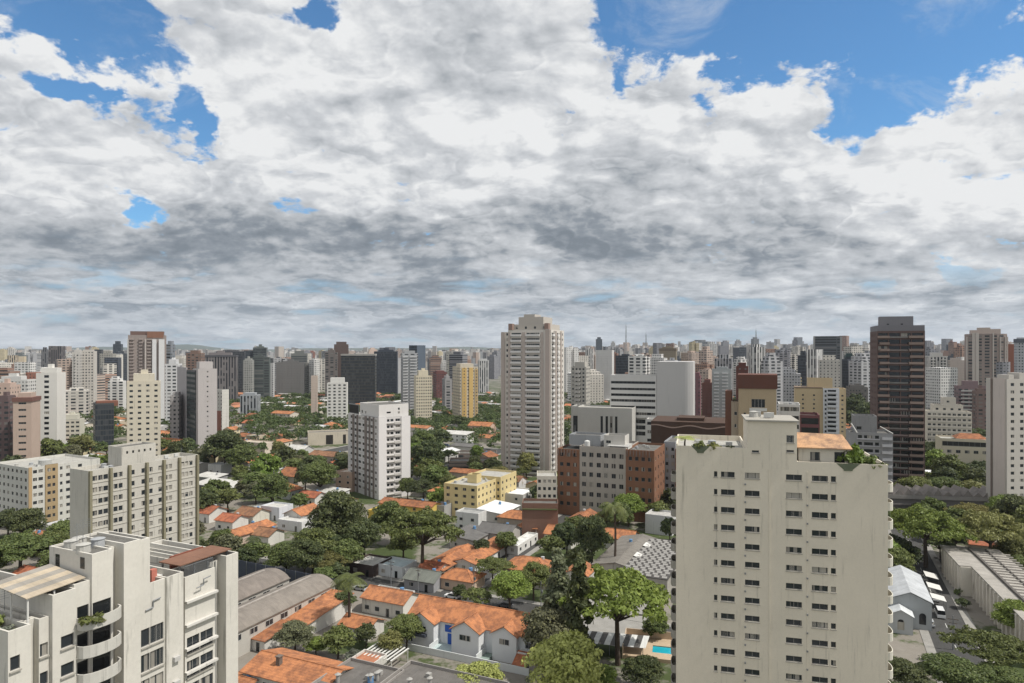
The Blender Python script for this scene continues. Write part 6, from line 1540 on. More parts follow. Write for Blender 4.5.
H = [  # px, py, w, d, h, kind, roof, wall, along, label
 (485, 547, 8, 30, 3.2, 'gable', 'orange', (.66, .65, .62), 'AL', 'long orange roof with a white side wall in the middle of the red roof group'),
 (450, 555, 8.5, 24, 2.8, 'gable', 'orange', (.50, .46, .40), 'AL', 'orange gable roof left of the long orange roof with a white side wall'),
 (434, 563, 7, 6, 3.2, 'gable', 'red', wl, False, 'small red roof at the near end of the middle red roof group'),
 (462, 572, 11, 8, 3.6, 'hip', 'orange', (.55, .42, .32), False, 'orange hipped roof nearest the street in the middle red roof group'),
 (531, 562, 15, 11, 5.0, 'hip', 'orange', (.46, .42, .38), False, 'orange hipped roof right of the white walled driveway'),
 (562, 529, 10, 9, 5.0, 'gable', 'orange', wl, False, 'orange roof left of the dark tree in front of the brick office block'),
 (616, 532, 14, 9, 4.0, 'gable', 'orange', wl, False, 'orange roof behind the palm at the foot of the brick office block'),
 (580, 567, 7, 8, 4.0, 'gable', 'orange', wl, True, 'small orange roof right of the dark conifers'),
 (516, 513, 12, 9, 4.6, 'hip', 'orange', (.40, .33, .28), False, 'orange hipped roof below the brown podium'),
 (531, 522, 9, 8, 4.4, 'hip', 'orange', (.6, .58, .54), True, 'small orange hipped roof right of the white walled driveway top'),
 (523, 538, 4, 18, 2.6, 'flat', 'x', (.68, .67, .64), True, 'tall white garden wall block along the driveway'),
 (499, 527, 13, 10, 4.2, 'gable', 'dark', (.40, .38, .35), False, 'dark grey sheet roof below the white flat roof'),
 (473, 531, 10, 16, 3.8, 'mono', 'dark', (.40, .38, .35), True, 'dark grey long lean-to roof above the red roof group'),
 (516, 490, 14, 13, 6.0, 'flat', 'white', (.55, .54, .52), True, 'bright white flat roof right of the pale yellow apartment building'),
 (499, 506, 11, 17, 4.0, 'mono', 'white', (.55, .54, .52), True, 'bright white sloping sheet roof in front of the pale yellow apartment building'),
 (471, 510, 10, 7, 6.5, 'flat', 'grey', (.62, .62, .61), False, 'small white flat roofed house with upper box in front of the pale yellow building'),
 (439, 488, 7, 6, 8.0, 'hip', 'orange', (.50, .42, .30), False, 'small orange roof just left of the pale yellow apartment building'),
 (410, 501, 25, 9, 5.6, 'gable', 'rust', yl, False, 'long rust coloured roof over bright yellow walls below the gridded white tower'),
 (381, 508, 7, 8, 5.2, 'flat', 'grey', (.66, .48, .10), False, 'bright yellow box house with a pale roof below the gridded white tower'),
 (388, 517, 12, 6, 3.4, 'mono', 'brown', yl, False, 'tan lean-to roof in front of the bright yellow house'),
 (441, 503, 7, 7, 5.0, 'flat', 'dark', (.35, .35, .34), False, 'small dark flat roof right of the long rust coloured roof'),
 (371, 559, 9, 10, 3.0, 'flat', 'paler', (.075, .055, .05), False, 'pale flat roof over a dark brown gate wall left of the pale blue court'),
 (397, 561, 9.5, 8, 3.0, 'flat', 'bluish', (.62, .64, .64), False, 'pale blue walled court house between the dark gate and the grey roof'),
 (426, 573, 10, 8, 3.2, 'gable', 'dark2', (.30, .30, .31), False, 'grey sheet roof with dark garage doors on the street'),
 (395, 588, 12, 2, 1.8, 'flat', 'paler', (.6, .6, .58), False, 'low white street wall in front of the pale blue court'),
 (630, 549, 14, 34, 5.0, 'corr', 'grey2', (.40, .38, .34), True, 'long grey sheet roof with pale skylights left of the cream tower'),
 (246, 527, 9, 20, 4.2, 'gable', 'orange', (.5, .4, .33), True, 'bright orange long roof just above the brown deck roof'),
 (232, 516, 9, 8, 4.2, 'gable', 'red', wl, False, 'red roof left above the bright orange long roof'),
 (268, 530, 8, 8, 3.6, 'gable', 'brown', wl, False, 'tan roof right of the bright orange long roof'),
 (303, 509, 9, 12, 4.6, 'gable', 'orange', wl, True, 'orange roof left of the big tree group below the cream warehouse'),
 (277, 504, 10, 8, 5.0, 'flat', 'paler', (.62, .64, .68), False, 'white boxy house with blue doors above the orange long roof'),
 (252, 510, 10, 9, 4.0, 'gable', 'brown', (.6, .58, .5), False, 'sand coloured roof left of the white boxy house'),
 (262, 505, 7, 6, 3.4, 'mono', 'paler', wl, False, 'small white lean-to between the sand roof and the boxy house'),
 (296, 518, 12, 7, 3.4, 'flat', 'paler', (.66, .66, .66), False, 'bright white low house left of the big dark tree group'),
 (210, 508, 9, 9, 4.0, 'gable', 'red', wl, False, 'dark red roof behind trees right of the olive finned slab'),
 (221, 482, 26, 11, 4.0, 'mono', 'paler', (.12, .12, .12), False, 'long pale canopy over dark openings right of the olive finned slab'),
 (211, 474, 15, 8, 3.8, 'mono', 'paler', (.3, .3, .3), False, 'second pale canopy behind the first one right of the olive finned slab'),
 (220, 463, 10, 8, 5.0, 'flat', 'white', (.62, .62, .6), False, 'small bright white flat roof among trees left of the orange and white roofs'),
 (262, 457, 30, 9, 5.0, 'gable', 'orange', (.5, .45, .4), True, 'long orange roof between the white canopies and the cream warehouse'),
 (266, 467, 24, 12, 4.6, 'corr', 'grey3', (.5, .5, .5), False, 'wide pale grey sheet roof below the long orange roof'),
 (297, 472, 14, 14, 4.6, 'gable', 'rust', (.5, .45, .4), False, 'rusty roof right of the wide pale grey sheet roof'),
 (331, 453, 26, 12, 4.0, 'gable', 'brown', (.35, .3, .25), False, 'broad tan roof directly below the cream warehouse'),
 (312, 493, 10, 8, 4.0, 'gable', 'red', wl, False, 'reddish roof above the big tree group'),
 (330, 489, 16, 8, 5.0, 'mono', 'paler', (.6, .6, .6), False, 'white sheet roof left of the foot of the gridded white tower'),
 (342, 497, 12, 6, 4.0, 'gable', 'red', wl, False, 'dull red roof at the left foot of the gridded white tower'),
 (258, 441, 22, 10, 7.0, 'flat', 'tan', (.55, .48, .40), False, 'pale tan flat roofed block among the far trees left of the cream warehouse'),
 (300, 447, 14, 10, 5.0, 'gable', 'paler', (.5, .5, .48), False, 'pale ridge roof left of the cream warehouse'),
 (285, 412, 24, 12, 9.0, 'gable', 'orange', (.6, .55, .48), False, 'small orange and white house cluster roof far among the trees'),
 (349, 470, 10, 8, 9.0, 'flat', 'tan', (.50, .36, .28), False, 'pinkish flat house touching the left side of the gridded tower'),
 (470, 470, 20, 9, 4.4, 'gable', 'rust', (.4, .35, .3), False, 'long dull red roof left of the foot of the central tower'),
 (427, 466, 14, 8, 5, 'gable', 'red', wl, False, 'dull red roof behind trees right of the gridded white tower'),
 (482, 424, 20, 12, 8, 'gable', 'orange', (.55, .4, .32), False, 'orange red block far left of the central tower foot'),
 (455, 432, 26, 12, 6, 'mono', 'paler', (.6, .6, .58), False, 'wide pale shed roof at the foot of the yellow ochre tower'),
 (420, 426, 20, 10, 7, 'gable', 'orange', (.6, .55, .5), False, 'orange roof at the foot of the cream tower with narrow windows'),
 (143, 452, 16, 12, 6, 'gable', 'orange', (.5, .4, .3), False, 'orange roof between the olive finned slab roof and the green glass block'),
 (172, 441, 20, 12, 8, 'gable', 'orange', (.55, .5, .45), False, 'orange roof between the cream tower and the light grey tower'),
 (93, 457, 22, 12, 7, 'mono', 'paler', (.55, .5, .45), False, 'pale roof at the foot of the green glass block'),
 (108, 464, 16, 10, 6, 'gable', 'red', (.5, .45, .4), False, 'red roof right of the pale roof near the green glass block'),
 (34, 571, 9, 9, 4, 'gable', 'red', wl, False, 'red and white striped small roof behind the striped terrace roof'),
 (240, 678, 8, 6, 4, 'gable', 'orange', wl, False, 'small orange roof corner touching the nearest building at the bottom'),
 (941, 458, 16, 10, 5, 'mono', 'paler', (.5, .5, .5), False, 'small pale roof left of the low cream block near the right edge'),
 (946, 472, 30, 12, 5, 'corr', 'white', (.5, .5, .5), False, 'large pale curved sheet roof below the low cream block'),
 (905, 478, 16, 8, 4, 'mono', 'paler', (.4, .4, .4), False, 'pale lean-to roof at the foot of the dark brown striped tower'),
 (1003, 485, 12, 8, 4, 'gable', 'orange', wl, False, 'orange roof at the foot of the pale tower at the right edge'),
 (906, 437, 14, 10, 6, 'flat', 'paler', (.6, .6, .6), False, 'white low box left of the cream stepped block'),
]
RC = {'dark': (0.13, 0.125, 0.12), 'dark2': (0.16, 0.17, 0.15), 'grey': (0.30, 0.30, 0.29), 'white': (0.72, 0.73, 0.74), 'paler': (0.50, 0.49, 0.46), 'bluish': (0.48, 0.56, 0.58), 'grey2': (0.19, 0.175, 0.155), 'grey3': (0.42, 0.42, 0.41), 'tan': (0.46, 0.40, 0.33), 'x': (.6, .6, .58)}
for (px, py, w_, d_, h_, kd, rc, wc, al, lb) in H:
    if al: w_, d_ = max(w_, d_), min(w_, d_)
    if rc in RC: house(px, py, w_, d_, h_, kd, 'x', wc, lb, al, roof=RC[rc], corr=True)
    else: house(px, py, w_, d_, h_, kd, rc, wc, lb, al)
# skylights on the long grey roof
# zigzag roof beside it
Yz = F * (CAMZ - 6) / (556 - HOR); Xz = X_(658, Yz)
zg = thing('sawtooth_hall', 'dark roof patterned with rows of short white louvres beside the cream tower', 'hall', (Xz, Yz, 0), R(65.5))
mb = MB(); mb.box(-20, -7, 0, 20, 7, 5.6); mb.build('wall', M_wall, zg, (.35, .33, .3)); mb = MB(); mb.box(-20.2, -7.2, 5.604, 20.2, 7.2, 5.8); mb.build('roof', M_corr, zg, (.075, .07, .066))
mb = MB()
for i in range(20):
    for j in range(6):
        x = -19.4 + i * 1.95; y = -6.8 + j * 2.25 + (.8 if i % 2 else 0); mb.poly([(x, y, 5.85), (x + .75, y, 6.15), (x + .75, y + 1.5, 6.15), (x, y + 1.5, 5.85)]); mb.poly([(x + .75, y, 5.81), (x + .75, y, 6.15), (x + .75, y + 1.5, 6.15), (x + .75, y + 1.5, 5.81)])
lv = mb.build('louvre', M_wall, zg, (.30, .29, .275)); lv['kind'] = 'stuff'; foot(Xz, Yz, R(65.5), -20, 20, -7, 7, .5)
for o, px, py, Y, kd, rc, lb in HOUSES:
    if lb and lb.startswith('long grey sheet roof with pale'):
        for (x, y) in ((-8, -4.2), (4, -4.2)):
            mb = MB(); mb.poly([(x, y - 1.4, 5 + .25 + .45), (x + 4.5, y - 1.4, 5.7), (x + 4.5, y + 1.0, 6.26), (x, y + 1.0, 6.26)]); s_ = mb.build('skylight', M_whiteframe, o)
# striped parking canopy near the big tree
X, Y = G_(610, 640, 2.4); ca = thing('carport', 'carport roof of alternating white and dark strips under the large green tree', 'carport', (X, Y, 0), R(-12))
mb = MB(); mc = MB()
for i in range(12): (mb if i % 2 else mc).poly([(-8 + i * 1.35, -3, 2.5), (-8 + (i + 1) * 1.35, -3, 2.5), (-7.2 + (i + 1) * 1.35, 3, 2.9), (-7.2 + i * 1.35, 3, 2.9)])
rr_ = mb.build('roof', M_corr, ca, (.6, .6, .58)); mc.build('roof_strip', M_corr, rr_, (.09, .085, .08))
for x in (-7.5, 0, 7.5): mb = MB(); mb.box(x, -2.9, 0, x + .15, -2.75, 2.5); mb.build('post', M_metal, ca)
foot(X, Y, 0, -8, 8, -3, 3, .5)
# pale forecourt and pool terrace
X, Y = G_(603, 608, 0); mb = MB(); mb.box(-13, -22, 0, 13, 18, .05); tag(mb.build('forecourt', M_pave, None, None, (X, Y, 0), R(-24)), kind='structure'); foot(X, Y, R(-24), -13, 13, -22, 18, 0)
X, Y = G_(664, 650, .8); pl = thing('pool_terrace', 'small bright blue swimming pool set in a sandy terrace beside the cream tower', 'pool', (X, Y, 0), R(-14))
mb = MB()
for a in ((-9, -5, 3.2, -1.9), (-9, 1.9, 3.2, 6), (-9, -1.9, -2.6, 1.9), (2.6, -1.9, 3.2, 1.9)): mb.box(a[0], a[1], 0, a[2], a[3], .85)
mb.build('deck', M_pooltile, pl)
mb = MB(); mb.box(-2.58, -1.88, 0, 2.58, 1.88, .62); mb.build('pool_water', M_water, pl); mb = MB()
for a in ((-9.2, 6, 3.4, 6.2), (-9.2, -5, -9, 6)): mb.box(a[0], a[1], 0, a[2], a[3], 2.6)
mb.build('garden_wall', M_wall, pl, (.5, .4, .3)); foot(X, Y, R(-14), -9, 4, -5, 6, 0)
# --- right hand side below: grey gabled chapel-like house, long ribbed building, roof with wavy edge
gh = B('house', 'pale grey house with white sheet roof and arched windows right of the cream tower', 'house', 934, 172, 66, (0.44, 0.46, 0.47))
L_ = 24
Xe, Ye = G_(934, 604, 7.0)
gh.root.location = (Xe, Ye, 0)
mb = MB(); mb.poly([(0, 0, 7), (L_, 0, 7), (L_, 5, 9.2), (0, 5, 9.2)]); mb.poly([(0, 10, 7), (L_, 10, 7), (L_, 5, 9.2), (0, 5, 9.2)]); mb.poly([(0, 0, 6.85), (L_, 0, 6.85), (L_, 5, 9.05), (0, 5, 9.05)]); mb.build('roof', M_corr, gh.root, (.42, .435, .45))
mb = MB(); mb.box(.3, .4, 0, L_ - .3, 9.6, 6.95); mb.poly([(.3, .4, 6.95), (.3, 9.6, 6.95), (.3, 5, 9.0)]); mb.build('wall', M_wall, gh.root, (0.36, 0.38, 0.39))
mb = MB(); mb.box(-4.5, 5.0, 0, .28, 10.2, 4.6); mb.poly([(-4.5, 5, 4.6), (-4.5, 10.2, 4.6), (-4.5, 7.6, 5.9)]); mb.build('porch', M_wall, gh.root, (.46, .48, .49))
mb = MB(); mb.poly([(-4.8, 4.7, 4.5), (.27, 4.7, 4.5), (.27, 7.6, 6.0), (-4.8, 7.6, 6.0)]); mb.poly([(-4.8, 10.5, 4.5), (.27, 10.5, 4.5), (.27, 7.6, 6.0), (-4.8, 7.6, 6.0)]); mb.build('porch_roof', M_corr, gh.root, (.55, .57, .58))
def arch(parent, x, y, z, w_, h_, n_):
    mb = MB(); pts = [(-w_ / 2, 0), (w_ / 2, 0)] + [(w_ / 2 * math.cos(a), h_ - w_ / 2 + w_ / 2 * math.sin(a)) for a in np.linspace(0, math.pi, 9)]
    mb.poly([(x, y + p, z + q) for p, q in pts] if n_ == 'x' else [(x + p, y, z + q) for p, q in pts]); mb.build('window', M_bandglass, parent)
arch(gh.root, -4.54, 7.6, 1.0, 1.5, 2.6, 'x'); arch(gh.root, .26, 2.4, 1.4, 1.5, 2.8, 'x'); arch(gh.root, -2, 4.96, 1.0, 1.2, 2.2, 'y'); foot(Xe, Ye, R(66), -5, L_, 0, 10, .5)
# long ribbed building
Xe, Ye = G_(973, 568, 8.2)
X2, Y2 = G_(1010, 606, 8.2); yw = math.atan2(Ye - Y2, Xe - X2)
lg = thing('ribbed_hall', 'long low cream building with ribbed side wall at lower right', 'building', (X2, Y2, 0), yw)
LL = math.hypot(Xe - X2, Ye - Y2); L0 = -16
mb = MB(); mb.box(L0, -14, 0, LL, 0, 8.2); mb.box(LL + .003, -12, 0, LL + 22, 3.0, 8.2); mb.build('wall', M_dirty, lg, (.62, .58, .50))
mb = MB(); mb.box(L0 - .3, -14.3, 8.204, LL + .3, .3, 8.5); mb.box(LL + .31, -12.3, 8.204, LL + 22.3, 3.3, 8.5); rfv = mb.build('roof', M_corr, lg, (.33, .31, .28))
for k in range(int((LL + 36) / 3.1)):
    x = L0 + 1 + k * 3.1; yo = 0 if x < LL else 3.0
    mb = MB(); mb.box(x, yo + .003, 0, x + .5, yo + .55, 8.1); mb.build('pilaster', M_dirty, lg, (.66, .62, .55))
    if x + 2.6 < LL + 22: put_window(lg, (Vector((x + 2.2, yo + .03, 4.6)), Vector((-1, 0, 0)), Vector((0, 1, 0)), 1.2, 1.9, 'slide', None))
mb = MB()
for k in range(int((LL + 36) / 2.6)): mb.box(L0 + k * 2.6, -13.5, 8.503, L0 + k * 2.6 + .3, -4, 8.85)
mb.build('roof_seam', M_corr, rfv, (.45, .42, .38)); mb = MB(); mb.box(L0, -4.2, 8.503, LL + 20, -3.6, 9.1); mb.box(L0, -8.4, 8.503, LL + 20, -8.1, 8.95); mb.build('ridge_vent', M_corr, rfv, (.12, .11, .10))
foot(X2, Y2, yw, L0, LL + 22, -14, 3, .5)
# wavy roofed market wall behind the trees at right
b = B('hall', 'long grey hall with a low zigzag roof line above the trees at right', 'hall', 884, 284, -9, (.17, .155, .145)); w = b.t(1003); zt = b.z(494, 0)
mb = MB(); n = 12; mb.box(0, 0, 0, w, 12, zt); mb.build('wall', M_wall, b.root, (.16, .15, .145)); mb = MB()
for i in range(n):
    x0, x1 = w * i / n, w * (i + 1) / n; xm = x0 + (x1 - x0) * .5; pk_ = 1.7 + .5 * (i % 3)
    mb.poly([(x0, -.4, zt + .05), (xm, -.4, zt + pk_), (xm, 12, zt + pk_), (x0, 12, zt + .05)]); mb.poly([(xm, -.4, zt + pk_), (x1, -.4, zt + .05), (x1, 12, zt + .05), (xm, 12, zt + pk_)]); mb.poly([(x0, -.4, zt + .05), (x1, -.4, zt + .05), (xm, -.4, zt + pk_)])
mb.build('roof', M_corr, b.root, (.22, .20, .185)); b.box('fascia', -.2, -.7, zt - 1.6, w, -.41, zt - .05, M_wall, (.27, .255, .24)); b.box('fascia', -.2, -.75, zt - 4.2, w, -.42, zt - 3.6, M_wall, (.22, .20, .19)); b.foot(w, 12)
# awnings, cars and van in the side street at right
for k, (px, py, L_, lb) in enumerate([(931, 575, 5.5, 'white awning farthest up the side street at right'), (934, 586, 5, 'second white awning in the side street at right'), (938, 597, 4.5, 'third white awning, nearest the van in the side street')]):
    X, Y = G_(px, py, 2.6); r = thing('awning', lb, 'awning', (X, Y, 0), R(66), 'awnings in the side street'); mb = MB()
    mb.poly([(-L_ / 2, -1.7, 2.3), (L_ / 2, -1.7, 2.3), (L_ / 2, 1.7, 2.9), (-L_ / 2, 1.7, 2.9)]); mb.poly([(-L_ / 2, -1.7, 2.24), (L_ / 2, -1.7, 2.24), (L_ / 2, 1.7, 2.84), (-L_ / 2, 1.7, 2.84)]); mb.build('canopy', M_whiteframe, r)
    for x in (-L_ / 2 + .1, L_ / 2 - .2):
        for y in (-1.6, 1.5): mb = MB(); mb.box(x, y, 0, x + .08, y + .08, 2.3 if y < 0 else 2.8); mb.build('post', M_metal, r)
c0 = car_proto('car'); v0 = car_proto('van'); usedp = set()
cc = {'white': (.75, .75, .75), 'silver': (.42, .43, .44), 'black': (.02, .02, .022), 'grey': (.16, .16, .17), 'red': (.32, .03, .025), 'blue': (.04, .08, .2)}
def car(px, py, cn, lb, yaw, van=False, z=0.034, at=None):
    src = v0 if van else c0; r = src if src.name not in usedp else copy_tree(src); usedp.add(src.name)
    X, Y = at or G_(px, py, z); r.location = (X, Y, z); r.rotation_euler = (0, 0, R(yaw)); r['label'] = lb; r['group'] = 'vehicles parked or driving on the streets'
    for ch in r.children:
        if ch.name.split('.')[0] in ('body', 'roof'): ch.color = cc[cn] + (1,)
car(940, 616, 'white', 'white van parked at the near end of the awnings in the side street', 246, True)
car(491, 533, 'black', 'black car parked on the driveway above the orange roofs', 66, z=.06)
mb = MB(); X, Y = G_(491, 533, 0)
for (px, py, cn, lb, yw_) in [(930, 625, 'silver', 'silver car beside the white van', 246), (935, 600, 'white', 'white car between the awnings', 246), (603, 588, 'silver', 'silver car on the forecourt left of the large green tree', -20), (452, 598, 'white', 'white car on the street before the orange hipped roof', -24), (505, 607, 'grey', 'grey car on the street behind the row house', -24), (360, 590, 'silver', 'silver car on the street before the dark brown gate', -24), (655, 608, 'white', 'white car under the right side of the large green tree', 66), (622, 614, 'grey', 'grey car in the shade of the large green tree', -18)]:
    car(px, py, cn, lb, yw_)
names = list(cc)
for k in range(75):   # traffic and parking on the wide street at left and round the blocks
    al, at, u0, u1, hw = STREETS[rt.choice([0, 0, 0, 1, 3, 5, 6, 11, 12, 13, 16])]
    u = rt.uniform(max(u0, 230), min(u1, 520)); sd = rt.choice((-1, 1)); p = gp(u, at + sd * (hw - 3.2)) if al == 'a' else gp(at + sd * (hw - 3.2), rt.uniform(u0, u1))
    px, py = proj(p.x, p.y, 0)
    if not (0 < px < 1024 and 400 < py < 683) or hidden(p.x, p.y, 1): continue
    if not free(p.x, p.y, 1): continue
    cn = rt.choice(names); car(0, 0, cn, '', (65.5 if al == 'a' else -24.5) + (180 if sd > 0 else 0), rt.random() < .15, at=(p.x, p.y))
    o = [q for q in COL.objects if q.name.split('.')[0] in ('parked_car', 'van')][-1]; HOUSES.append((o, px, py, p.y, 'car', cn, None)); foot(p.x, p.y, 0, -2, 2, -2, 2, 0)
# lamp posts / power poles
for k, (px, py, hh_, lb) in enumerate([(418, 598, 9.5, 'grey power pole before the pale blue court'), (474, 603, 9.5, 'grey power pole before the orange hipped roof'), (541, 615, 9, 'power pole at the right end of the row house street'), (953, 650, 8, 'dark pole beside the white van street at lower right'), (391, 590, 9, 'power pole by the dark brown gate'), (585, 548, 8, 'street pole left of the brick office foot')]):
    X, Y = G_(px, py, 0); r = thing('power_pole', lb, 'pole', (X, Y, 0), GY, 'power poles along the streets'); mb = MB(); mb.tube((0, 0, 0), (0, 0, hh_), .16, .1, 8); mb.build('post', M_metal, r)
    mb = MB(); mb.box(-1.1, -.06, hh_ - .9, 1.1, .06, hh_ - .78); mb.box(-.8, -.06, hh_ - 1.8, .8, .06, hh_ - 1.7); mb.build('crossarm', M_bark, r); mb = MB(); mb.cyl(.35, 0, .22, .22, hh_ - 3.2, hh_ - 2.4, 10); mb.build('transformer', M_metal, r)

# ================================================================== TREES BY HAND
big = tree(618, 603, 106, 'umbrella', 'bright', 'large bright green spreading tree beside the pool and the cream tower', 1.12)
TR = [
 (566, 664, 84, 'broad', 'yellow', 'bright yellow green leafy tree at the bottom centre', 1.0), (600, 683, 50, 'broad', 'bright', 'light green tree at the bottom edge right of the yellow green one', .9),
 (480, 678, 58, 'broad', 'yellow', 'yellow green round tree at the bottom edge before the row house', .7), (548, 632, 62, 'broad', 'dull', 'dull green rounded tree right of the row house', 1.0),
 (559, 584, 36, 'column', 'dull', 'tall dull grey green conifer left of the dark one', .85), (579, 594, 30, 'column', 'dark', 'tall dark conifer left of the large bright green tree', 1.15),
 (510, 587, 46, 'broad', 'bright', 'bright green tree on the street corner behind the row house', .85), (592, 535, 42, 'broad', 'dark', 'dark green tree before the brick office block, left of the palm', 1.15),
 (645, 669, 46, 'broad', 'dark', 'dark green bushy tree below the pool', .75), (656, 626, 30, 'broad', 'mid', 'small green tree between the large green tree and the cream tower', .7), (553, 545, 30, 'broad', 'mid', 'mid green tree between the orange hipped roof and the dark tree', .8),
 (422, 532, 72, 'umbrella', 'mid', 'broad green flat crowned tree in front of the bright yellow house', 1.15), (338, 516, 60, 'broad', 'dark', 'largest dark tree in the clump below the gridded white tower', 1.05), (313, 545, 50, 'broad', 'mid', 'green tree at the left of the clump above the sheds', .9),
 (364, 535, 44, 'broad', 'dark', 'dark green tree at the right of the clump below the gridded tower', .9), (345, 552, 40, 'broad', 'mid', 'green tree at the near side of the clump above the sheds', .85), (286, 556, 44, 'broad', 'mid', 'low green tree just behind the dark hoarding', .7), (255, 551, 34, 'broad', 'mid', 'small green tree behind the left end of the hoarding', .7),
 (350, 578, 40, 'palm', 'mid', 'palm with hanging fronds beside the street right of the hoarding', .9), (254, 538, 20, 'palm', 'dark', 'small dark palm before the bright orange long roof', .9), (336, 571, 24, 'broad', 'dark', 'dark tree behind the palm right of the hoarding', .9), (325, 575, 26, 'broad', 'mid', 'green tree at the right end of the hoarding', .8),
 (614, 507, 34, 'palm', 'mid', 'tall palm in front of the brick office block', 1.35), (407, 628, 40, 'broad', 'mid', 'green tree left of the row house', .8), (392, 640, 30, 'broad', 'olive', 'olive tree left of the row house nearer the pergola', .8), (338, 638, 34, 'broad', 'mid', 'green garden tree above the chimney house', .9), (295, 634, 42, 'broad', 'dull', 'brownish green tree above the left end of the chimney house', .7), (316, 644, 24, 'broad', 'bright', 'light green garden shrub tree right behind the chimney roof', .7), (345, 600, 24, 'broad', 'dark', 'dark tree between the street and the small orange roof', .9), (353, 655, 18, 'broad', 'grey', 'pale grey leafed small tree beside the dark flat roof', .8), (366, 632, 24, 'broad', 'dark', 'dark garden tree above the pergola', .9),
 (481, 546, 20, 'broad', 'dark', 'small dark tree beside the long orange roof', .9), (506, 541, 26, 'broad', 'mid', 'green tree along the white walled driveway', .9), (460, 590, 16, 'broad', 'dark', 'small dark street tree before the orange hipped roof', .9),
 (225, 445, 44, 'broad', 'dark', 'large dark tree right of the light grey tower', .9), (240, 455, 36, 'broad', 'mid', 'green tree in front of the large dark one near the light grey tower', .8), (209, 436, 28, 'broad', 'dark', 'dark tree at the right foot of the light grey tower', .8), (272, 488, 40, 'broad', 'mid', 'green tree clump left of the white boxy house', .85), (256, 481, 30, 'broad', 'mid', 'mid green tree below the wide pale sheet roof', .8), (320, 475, 44, 'broad', 'mid', 'broad green tree between the warehouse and the gridded tower foot', .8),
 (205, 500, 30, 'broad', 'dark', 'dark tree beside the right end of the olive finned slab', .9), (228, 497, 28, 'broad', 'mid', 'green tree below the pale canopies', .8), (222, 538, 28, 'broad', 'mid', 'green tree between the olive finned slab and the orange long roof', .8), (300, 500, 20, 'broad', 'mid', 'small tree left of the reddish roof', .9),
 (428, 455, 40, 'broad', 'dark', 'tall dark green tree touching the right side of the gridded white tower', 1.0), (436, 476, 32, 'broad', 'mid', 'green tree above the small orange roof beside the yellow apartments', .9), (421, 440, 26, 'broad', 'mid', 'mid green tree right of the top of the gridded tower', .9), (459, 421, 18, 'broad', 'dark', 'dark tree before the yellow ochre tower', .8), (440, 437, 26, 'broad', 'dark', 'dark tree behind the grey brown low block', .8),
 (75, 446, 20, 'broad', 'dark', 'dark tree left of the green glass block', 1.0), (20, 550, 70, 'umbrella', 'mid', 'broad green treetop behind the striped terrace roof, left', .8), (50, 545, 44, 'broad', 'mid', 'green tree touching the box of the nearest building', .8), (8, 520, 34, 'broad', 'dark', 'dark tree at the left edge below the yellow block', .8), (-6, 560, 40, 'broad', 'mid', 'green tree cut by the left edge', .8),
 (926, 528, 72, 'umbrella', 'bright', 'large green spreading tree right of the cream tower', 1.05), (990, 532, 66, 'umbrella', 'olive', 'large olive tinted tree at the right edge behind the ribbed hall', 1.15), (957, 520, 34, 'broad', 'mid', 'green tree between the large green and olive trees', .9), (1012, 548, 36, 'broad', 'olive', 'olive tree touching the right edge', .9),
 (915, 487, 40, 'broad', 'mid', 'green tree above the left part of the zigzag hall', .7), (945, 487, 36, 'broad', 'mid', 'green tree above the middle of the zigzag hall', .7), (972, 490, 34, 'broad', 'olive', 'olive tree above the right part of the zigzag hall', .7), (930, 480, 26, 'broad', 'mid', 'small green tree before the foot of the brown striped tower', .8), (988, 452, 28, 'broad', 'mid', 'green tree in front of the low cream block', .8), (978, 470, 26, 'broad', 'dark', 'dark tree left of the foot of the pale end tower', .9),
 (990, 648, 74, 'umbrella', 'mid', 'broad dark green treetop at the lower right', .8), (1015, 615, 42, 'broad', 'bright', 'bright green tree at the right edge by the ribbed hall', .9), (952, 672, 60, 'broad', 'mid', 'green tree at the bottom edge right of the grey house', .6), (905, 672, 44, 'broad', 'dark', 'dark green tree at the bottom edge beside the cream tower', .7), (1000, 678, 50, 'broad', 'mid', 'green tree in the bottom right corner', .6), (925, 668, 20, 'broad', 'dark', 'small dark tree beside the grey house porch', .7), (962, 602, 14, 'broad', 'dark', 'small dark tree at the wall of the ribbed hall', .7), (958, 590, 10, 'bush', 'mid', 'green bush at the wall of the ribbed hall', 1),
 (855, 405, 26, 'broad', 'dark', 'dark tree mass right of the sandy tower', 1.1), (866, 412, 24, 'broad', 'dark', 'dark tree left of the brown striped tower', 1.1), (850, 418, 20, 'broad', 'dark', 'lower dark tree right of the sandy tower', 1.0), (888, 512, 18, 'broad', 'dark', 'dark tree behind the right balconies of the cream tower', 1.0),
]
for px, py, wp, kd, tn, lb, hs in TR: tree(px, py, wp, kd, tn, lb, hs)

def masks(X, Y, wd):
    px, yt = proj(X, Y, 8.5); yb = proj(X, Y, 1)[1]; r_ = wd * .5 * F / Y
    for hx, hy, hY, hw in PROT:
        if Y < hY - 1 and abs(px - hx) < r_ + hw and yt - 2 < hy < yb + 1: return True
    return False
